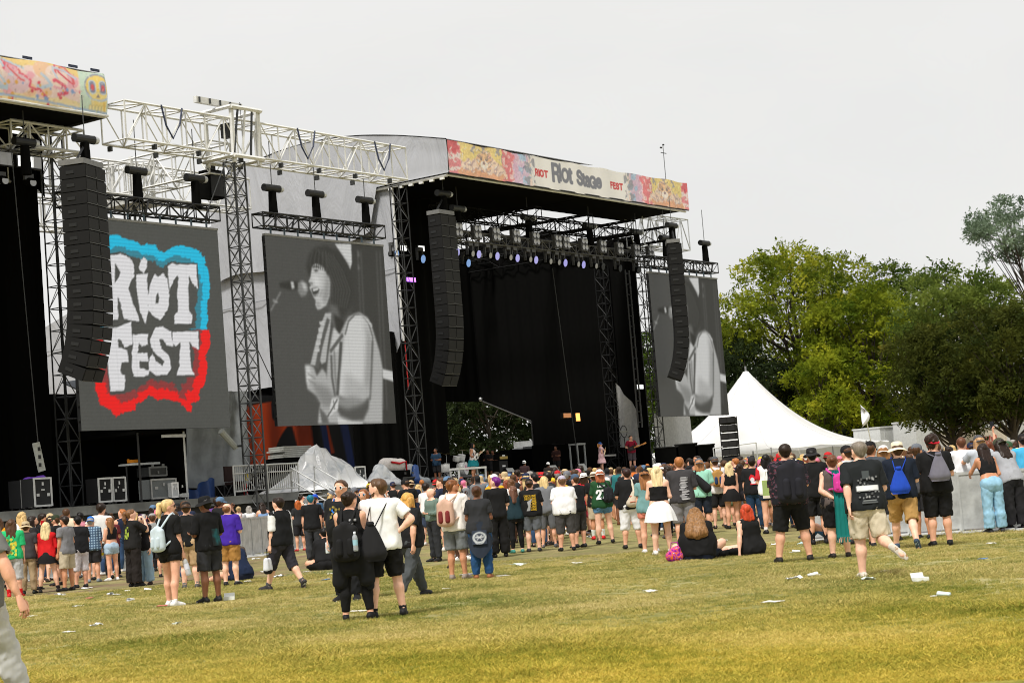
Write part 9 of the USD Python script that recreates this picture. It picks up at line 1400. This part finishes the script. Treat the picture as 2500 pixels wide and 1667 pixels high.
 # stagehands in the shade
 for px, hy, t, top, hat, lab in ((1282, 1128, 0.4, (60, 40, 42), (220, 220, 220), 'stagehand in white cap crouching by the wedge monitor'), (1340, 1132, 0.5, (50, 40, 36), (230, 230, 230), 'photographer in white cap low at the stage front'), (1362, 1128, 6, (70, 44, 40), None, 'dark-haired stagehand standing in the shade of the far stage'), (1195, 1118, 6.5, (40, 38, 40), None, 'stagehand in black behind the singer and the amplifier'), (1207, 1122, 7.5, (36, 36, 38), None, 'second stagehand in black behind the amplifier'), (1068, 1118, 2.4, (34, 60, 84), None, 'stagehand in black tee with a blue print at the near wing')):
  base = on_deck(px, t); p = at(px, hy, base[1]); person(lab, base - [0, 0, max(0, 1.62 - (p[2] - 2.2)) * (1 if t < 1 else 0)], -0.4 + math.pi * (t > 1), 1.7, ('tee', top), ('shorts', (40, 40, 42)), ('short', BLACKH), skin='brown', lod=2, hat=('backcap', hat) if hat else None, body=dict(arms=('bent', 'bent')))
# barricades, flag, litter
def barricade(spots, label, group):
 alu = plain('barrier_alu', (0.42, 0.43, 0.42), 0.5, 0.25, var=0.2, vscale=3); first = None
 for k, (x, y, yaw) in enumerate(spots):
  loc = [x, y, gz(x, y)]; lab = label(k)
  if first is None:
   t = first = Thing('crowd_barrier', lab, 'barrier', loc, rz=yaw, group=group, local=True)
   t.part('panel', boxv([0, 0, 0.62], [0.49, 0, 0], [0, 0.012, 0], [0, 0, 0.55]), alu); t.part('top_rail', boxv([0, 0.02, 1.2], [0.52, 0, 0], [0, 0.05, 0], [0, 0, 0.03]), alu); t.part('base_plate', boxv([0, -0.25, 0.02], [0.51, 0, 0], [0, 0.42, 0], [0, 0, 0.015]), plain('plate_pale', (0.55, 0.56, 0.55), 0.5, 0.2))
   for sx in (-0.5, 0.5): t.part('post', boxv([sx, 0.0, 0.6], [0.022, 0, 0], [0, 0.03, 0], [0, 0, 0.58]), alu); t.part('brace', bar([sx * 0.92, 0.02, 1.1], [sx * 0.92, 0.85, 0.05], 0.025, 6), alu)
   t.part('rear_foot', boxv([0, 0.55, 0.02], [0.5, 0, 0], [0, 0.36, 0], [0, 0, 0.015]), alu); t.part('seam', boxv([0.16, -0.016, 0.62], [0.012, 0, 0], [0, 0.004, 0], [0, 0, 0.54]), '/World/Looks/plate_pale')
  else: copy_of(first, loc, yaw, lab)
def ground_things():
 a, b = np.array([5.8, 38.55]), np.array([10.3, 37.5]); u = (b - a) / np.linalg.norm(b - a); n = int(np.linalg.norm(b - a) / 1.04) + 1; nm = ['leftmost', 'second from the left', 'third from the left', 'fourth from the left', 'under the leaning jeans', 'sixth from the left']
 barricade([(*(a + u * 1.04 * (k + 0.5)), math.atan2(u[1], u[0])) for k in range(n)], lambda k: 'aluminium crowd barrier on the lawn by the tent side, ' + nm[min(k, 5)], 'barricade near the tent')
 sp = []; a = np.array([-19.0, 42.7])
 d1 = DS[:2]; n1 = 17
 for k in range(n1): sp.append((*(a + d1 * 1.04 * (k + 0.5)), math.atan2(d1[1], d1[0])))
 c = a + d1 * 1.04 * n1; d2 = unit([0.16, 0.98]); 
 for k in range(14): sp.append((*(c + d2 * 1.04 * (k + 0.5)), math.atan2(d2[1], d2[0])))
 names = [(40, 'the green tee'), (121, 'the red sweater'), (168, 'the fitted grey tee'), (230, 'the plaid shirt'), (277, 'the light denim shorts'), (330, 'the drinking ponytail'), (424, 'the white high-tops'), (518, 'the black bucket hat'), (566, 'the purple tee'), (616, 'the loose white top'), (695, 'the raglan tee'), (830, 'the white sunglasses')]; seen = {}
 def lab(k):
  x, y, _ = vis[k]; px = 1250 + F * x / y + 25; nm = min(names, key=lambda q: abs(q[0] - px))[1]; l = 'dim grey crowd barrier far behind ' + nm; seen[l] = seen.get(l, 0) + 1; return l
 vis = [q for q in sp if 1250 + F * q[0] / q[1] > -60]; barricade(vis, lab, 'barricade before the stages')
 f = Thing('flag', 'white flag on a thin pole held up over the crowd beside the tent slope', 'flag', at(2128, 1090, 70)); p0, p1 = at(2132, 1085, 70), at(2110, 1000, 70); f.part('pole', bar(p0 - UP * 0.6, p1 + (p1 - p0) * 0.06, 0.02, 6), plain('pole_pale', (0.4, 0.38, 0.3), 0.6)); q0, q1 = at(2102, 988, 70), at(2106, 1036, 70)
 Pn = np.array([[q0 + (q1 - q0) * v + np.array([0.28 * u * (1 - abs(2 * v - 1) ** 2.0), 0.1 * math.sin(u * 4 + v * 3), 0.05 * math.sin(u * 3) - 0.1 * u]) for v in np.linspace(0, 1, 12)] for u in np.linspace(0, 1, 10)]); f.part('cloth', sheet(Pn, 0.01), cloth((226, 228, 236)), True)
 z = Thing('mat', 'dark green mat on the grass behind the middle couple', 'mat', ground(790, 1402)); c = ground(800, 1398) + [0, 0, 0.015]; z.part('mat_cloth', boxv(c, [0.9, 0, 0], [0, 0.6, 0], [0, 0, 0.008]), cloth((66, 96, 70)))
 th = Thing('yellow_sack', 'crumpled yellow plastic bag at the foot of the barricade', 'bag', ground(643, 1352)); c = ground(643, 1352); g = blob([(c + [-0.12, 0, 0.13], c + [0.14, 0, 0.15], 0.16, 0.15), (c + [0, 0, 0.2], c + [0.02, 0, 0.33], 0.12, 0.07)], 0.025, 0.05, [(c, (0, 0, -1))]); th.part('sack', (ruffle(g[0], g[1], 0.03, 9, 3), g[1]), cloth((222, 216, 60), 'shoe'), True)
 litter = [(1587, 1446, 'paper'), (1940, 1417, 'wrap'), (1984, 1407, 'cup'), (2120, 1420, 'bag'), (2248, 1421, 'box'), (2400, 1367, 'blue'), (1945, 1349, 'cup'), (1886, 1473, 'paper'), (2306, 1456, 'cup2'), (236, 1532, 'wrap'), (168, 1546, 'paper'), (430, 1529, 'cup2'), (320, 1467, 'cup'), (190, 1482, 'paper'), (268, 1453, 'cup'), (288, 1453, 'paper'), (212, 1440, 'wrap'), (147, 1455, 'wrap'), (155, 1455, 'paper'), (74, 1507, 'paper'), (362, 1442, 'cup'), (218, 1462, 'red'), (312, 1444, 'paper'), (396, 1482, 'red'), (560, 1465, 'box'), (648, 1397, 'paper'), (680, 1411, 'wrap'), (652, 1395, 'cup2'), (796, 1417, 'blue'), (818, 1385, 'wrap'), (750, 1397, 'paper'), (808, 1403, 'paper'), (905, 1444, 'paper'), (1066, 1352, 'paper'), (1070, 1362, 'wrap'), (1265, 1383, 'bag'), (1408, 1376, 'paper'), (1228, 1408, 'paper'), (1140, 1408, 'wrap'), (1437, 1312, 'cup'), (1768, 1321, 'paper'), (1898, 1333, 'wrap'), (880, 1495, 'paper'), (606, 1421, 'paper'), (625, 1367, 'wrap'), (2160, 1398, 'paper'), (2420, 1329, 'paper'), (1345, 1330, 'paper'), (1090, 1440, 'paper')]
 mats = {'paper': cloth((218, 216, 208), 'shoe'), 'wrap': cloth((226, 228, 232), 'shoe'), 'cup': cloth((222, 224, 226), 'shoe'), 'cup2': cloth((206, 220, 222), 'shoe'), 'bag': cloth((216, 226, 222), 'shoe'), 'box': cloth((230, 232, 226), 'shoe'), 'blue': cloth((76, 130, 190), 'shoe'), 'red': cloth((196, 110, 100), 'shoe')}; R = np.random.default_rng(5)
 word = {'paper': ('paper_scrap', 'torn pale paper scrap', 'litter'), 'wrap': ('wrapper', 'crumpled white food wrapper', 'litter'), 'cup': ('plastic_cup', 'crushed clear plastic cup', 'cup'), 'cup2': ('plastic_cup', 'trodden pale plastic cup', 'cup'), 'bag': ('plastic_bag', 'crumpled clear plastic bag', 'litter'), 'box': ('food_box', 'opened white food carton', 'litter'), 'blue': ('wrapper', 'flattened blue wrapper', 'litter'), 'red': ('wrapper', 'small reddish wrapper', 'litter')}
 marks = [(37, 'the green-tee person'), (129, 'the red sweater'), (172, 'the grey-tee man'), (236, 'the plaid shirt'), (330, 'the drinking ponytail'), (424, 'the white high-tops'), (520, 'the black bucket hat'), (592, 'the sitting navy shirt'), (697, 'the raglan tee'), (800, 'the green mat'), (880, 'the black leggings'), (947, 'the bearded man'), (1030, 'the striding boots'), (1121, 'the striped rucksack'), (1180, 'the tan boots'), (1265, 'the teal trainers'), (1386, 'the dark grey shorts'), (1480, 'the football jersey'), (1620, 'the white skirt'), (1706, 'the sitting brown hair'), (1838, 'the red-haired sitter'), (1941, 'the floral shirt'), (2053, 'the teal scarf'), (2130, 'the running man'), (2214, 'the cream bucket hat'), (2300, 'the red bandana'), (2440, 'the light flared jeans')]
 feet = {37: 1458, 129: 1446, 172: 1442, 236: 1421, 330: 1432, 424: 1480, 520: 1470, 592: 1416, 697: 1440, 800: 1400, 880: 1514, 947: 1507, 1030: 1458, 1121: 1414, 1180: 1412, 1265: 1349, 1386: 1344, 1480: 1327, 1620: 1354, 1706: 1375, 1838: 1365, 1941: 1371, 2053: 1361, 2130: 1412, 2214: 1340, 2300: 1332, 2440: 1300}
 cnt = {}
 for k, (px, py, kd) in enumerate(litter):
  g = ground(px, py); nm_, ds, cat = word[kd]; mk = min(marks, key=lambda m: (abs(m[0] - px) + abs(feet[m[0]] - py) * 0.6)); dy = py - feet[mk[0]]; rel = 'well in front of' if dy > 40 else 'just in front of' if dy > 8 else 'behind' if dy < -12 else 'at the feet of' if abs(px - mk[0]) < 16 else ('left beside' if px < mk[0] else 'right beside'); lab = f'{ds} on the grass {rel} {mk[1]}'; cnt[lab] = cnt.get(lab, 0) + 1
  if cnt[lab] > 1: lab = f'{"another " if cnt[lab] == 2 else "yet another "}{lab}'
  t = Thing(nm_, lab, cat, g, local=True, rz=R.uniform(0, 6.28)); L = R.uniform(0.065, 0.12); n = 12
  if kd in ('paper', 'wrap', 'blue', 'red', 'bag'):
   if kd in ('bag', 'wrap'): L *= 1.25
   U, V_ = np.meshgrid(np.linspace(-1, 1, n), np.linspace(-1, 1, n), indexing='ij'); amp = 0.022 if kd in ('paper', 'blue', 'red') else 0.05; zz_ = amp * (meshkit.fbm(np.stack([U * 1.6 + k, V_ * 1.6, 0 * U], -1), 3, k) * 1.5) + 0.012; edge = 1 + 0.2 * (meshkit.noise(np.stack([U * 2 + k, V_ * 2, 0 * U + 5], -1), 2) - 0.5); t.part('sheet' if kd != 'bag' else 'film', sheet(np.stack([U * L * edge, V_ * L * 0.62 * edge, zz_], -1), 0.004), mats[kd], True)
  elif kd in ('cup', 'cup2'):
   VF = lathe([(0.0, -0.07), (0.034, -0.07), (0.046, 0.07), (0.05, 0.072), (0.044, 0.068), (0.03, -0.06), (0, -0.062)], 14); V = np.asarray(VF[0]); V = V[:, [2, 0, 1]] * [0.95, 0.9, 0.6]; V[:, 2] += 0.03 + 0.012 * np.sin(V[:, 0] * 40); t.part('cup', (V, VF[1]), mats[kd], True); t.part('lid', (lambda q: (np.asarray(q[0]) * [0.8, 0.8, 0.5] + [0.11, 0.04, 0.015], q[1]))(lathe([(0, 0.01), (0.05, 0.008), (0.052, -0.004), (0, 0.0)], 14)), mats['cup'], True)
  else:
   t.part('carton', boxv([0, 0, 0.035], [0.085, 0, 0], [0, 0.06, 0], [0, 0, 0.028]), mats[kd]); t.part('lid', boxv([0, 0.075, 0.075], [0.085, 0, 0], [0, 0.018, 0.04], [0, 0.003, -0.002]), mats[kd])
field(); grass(); trees(); tent(); trailers()
steel(); stages(); bridge(); screens(); arrays(); banners(); rig(); deck_things()
looks_for_people(); front_people(); band(); crowd(); ground_things()
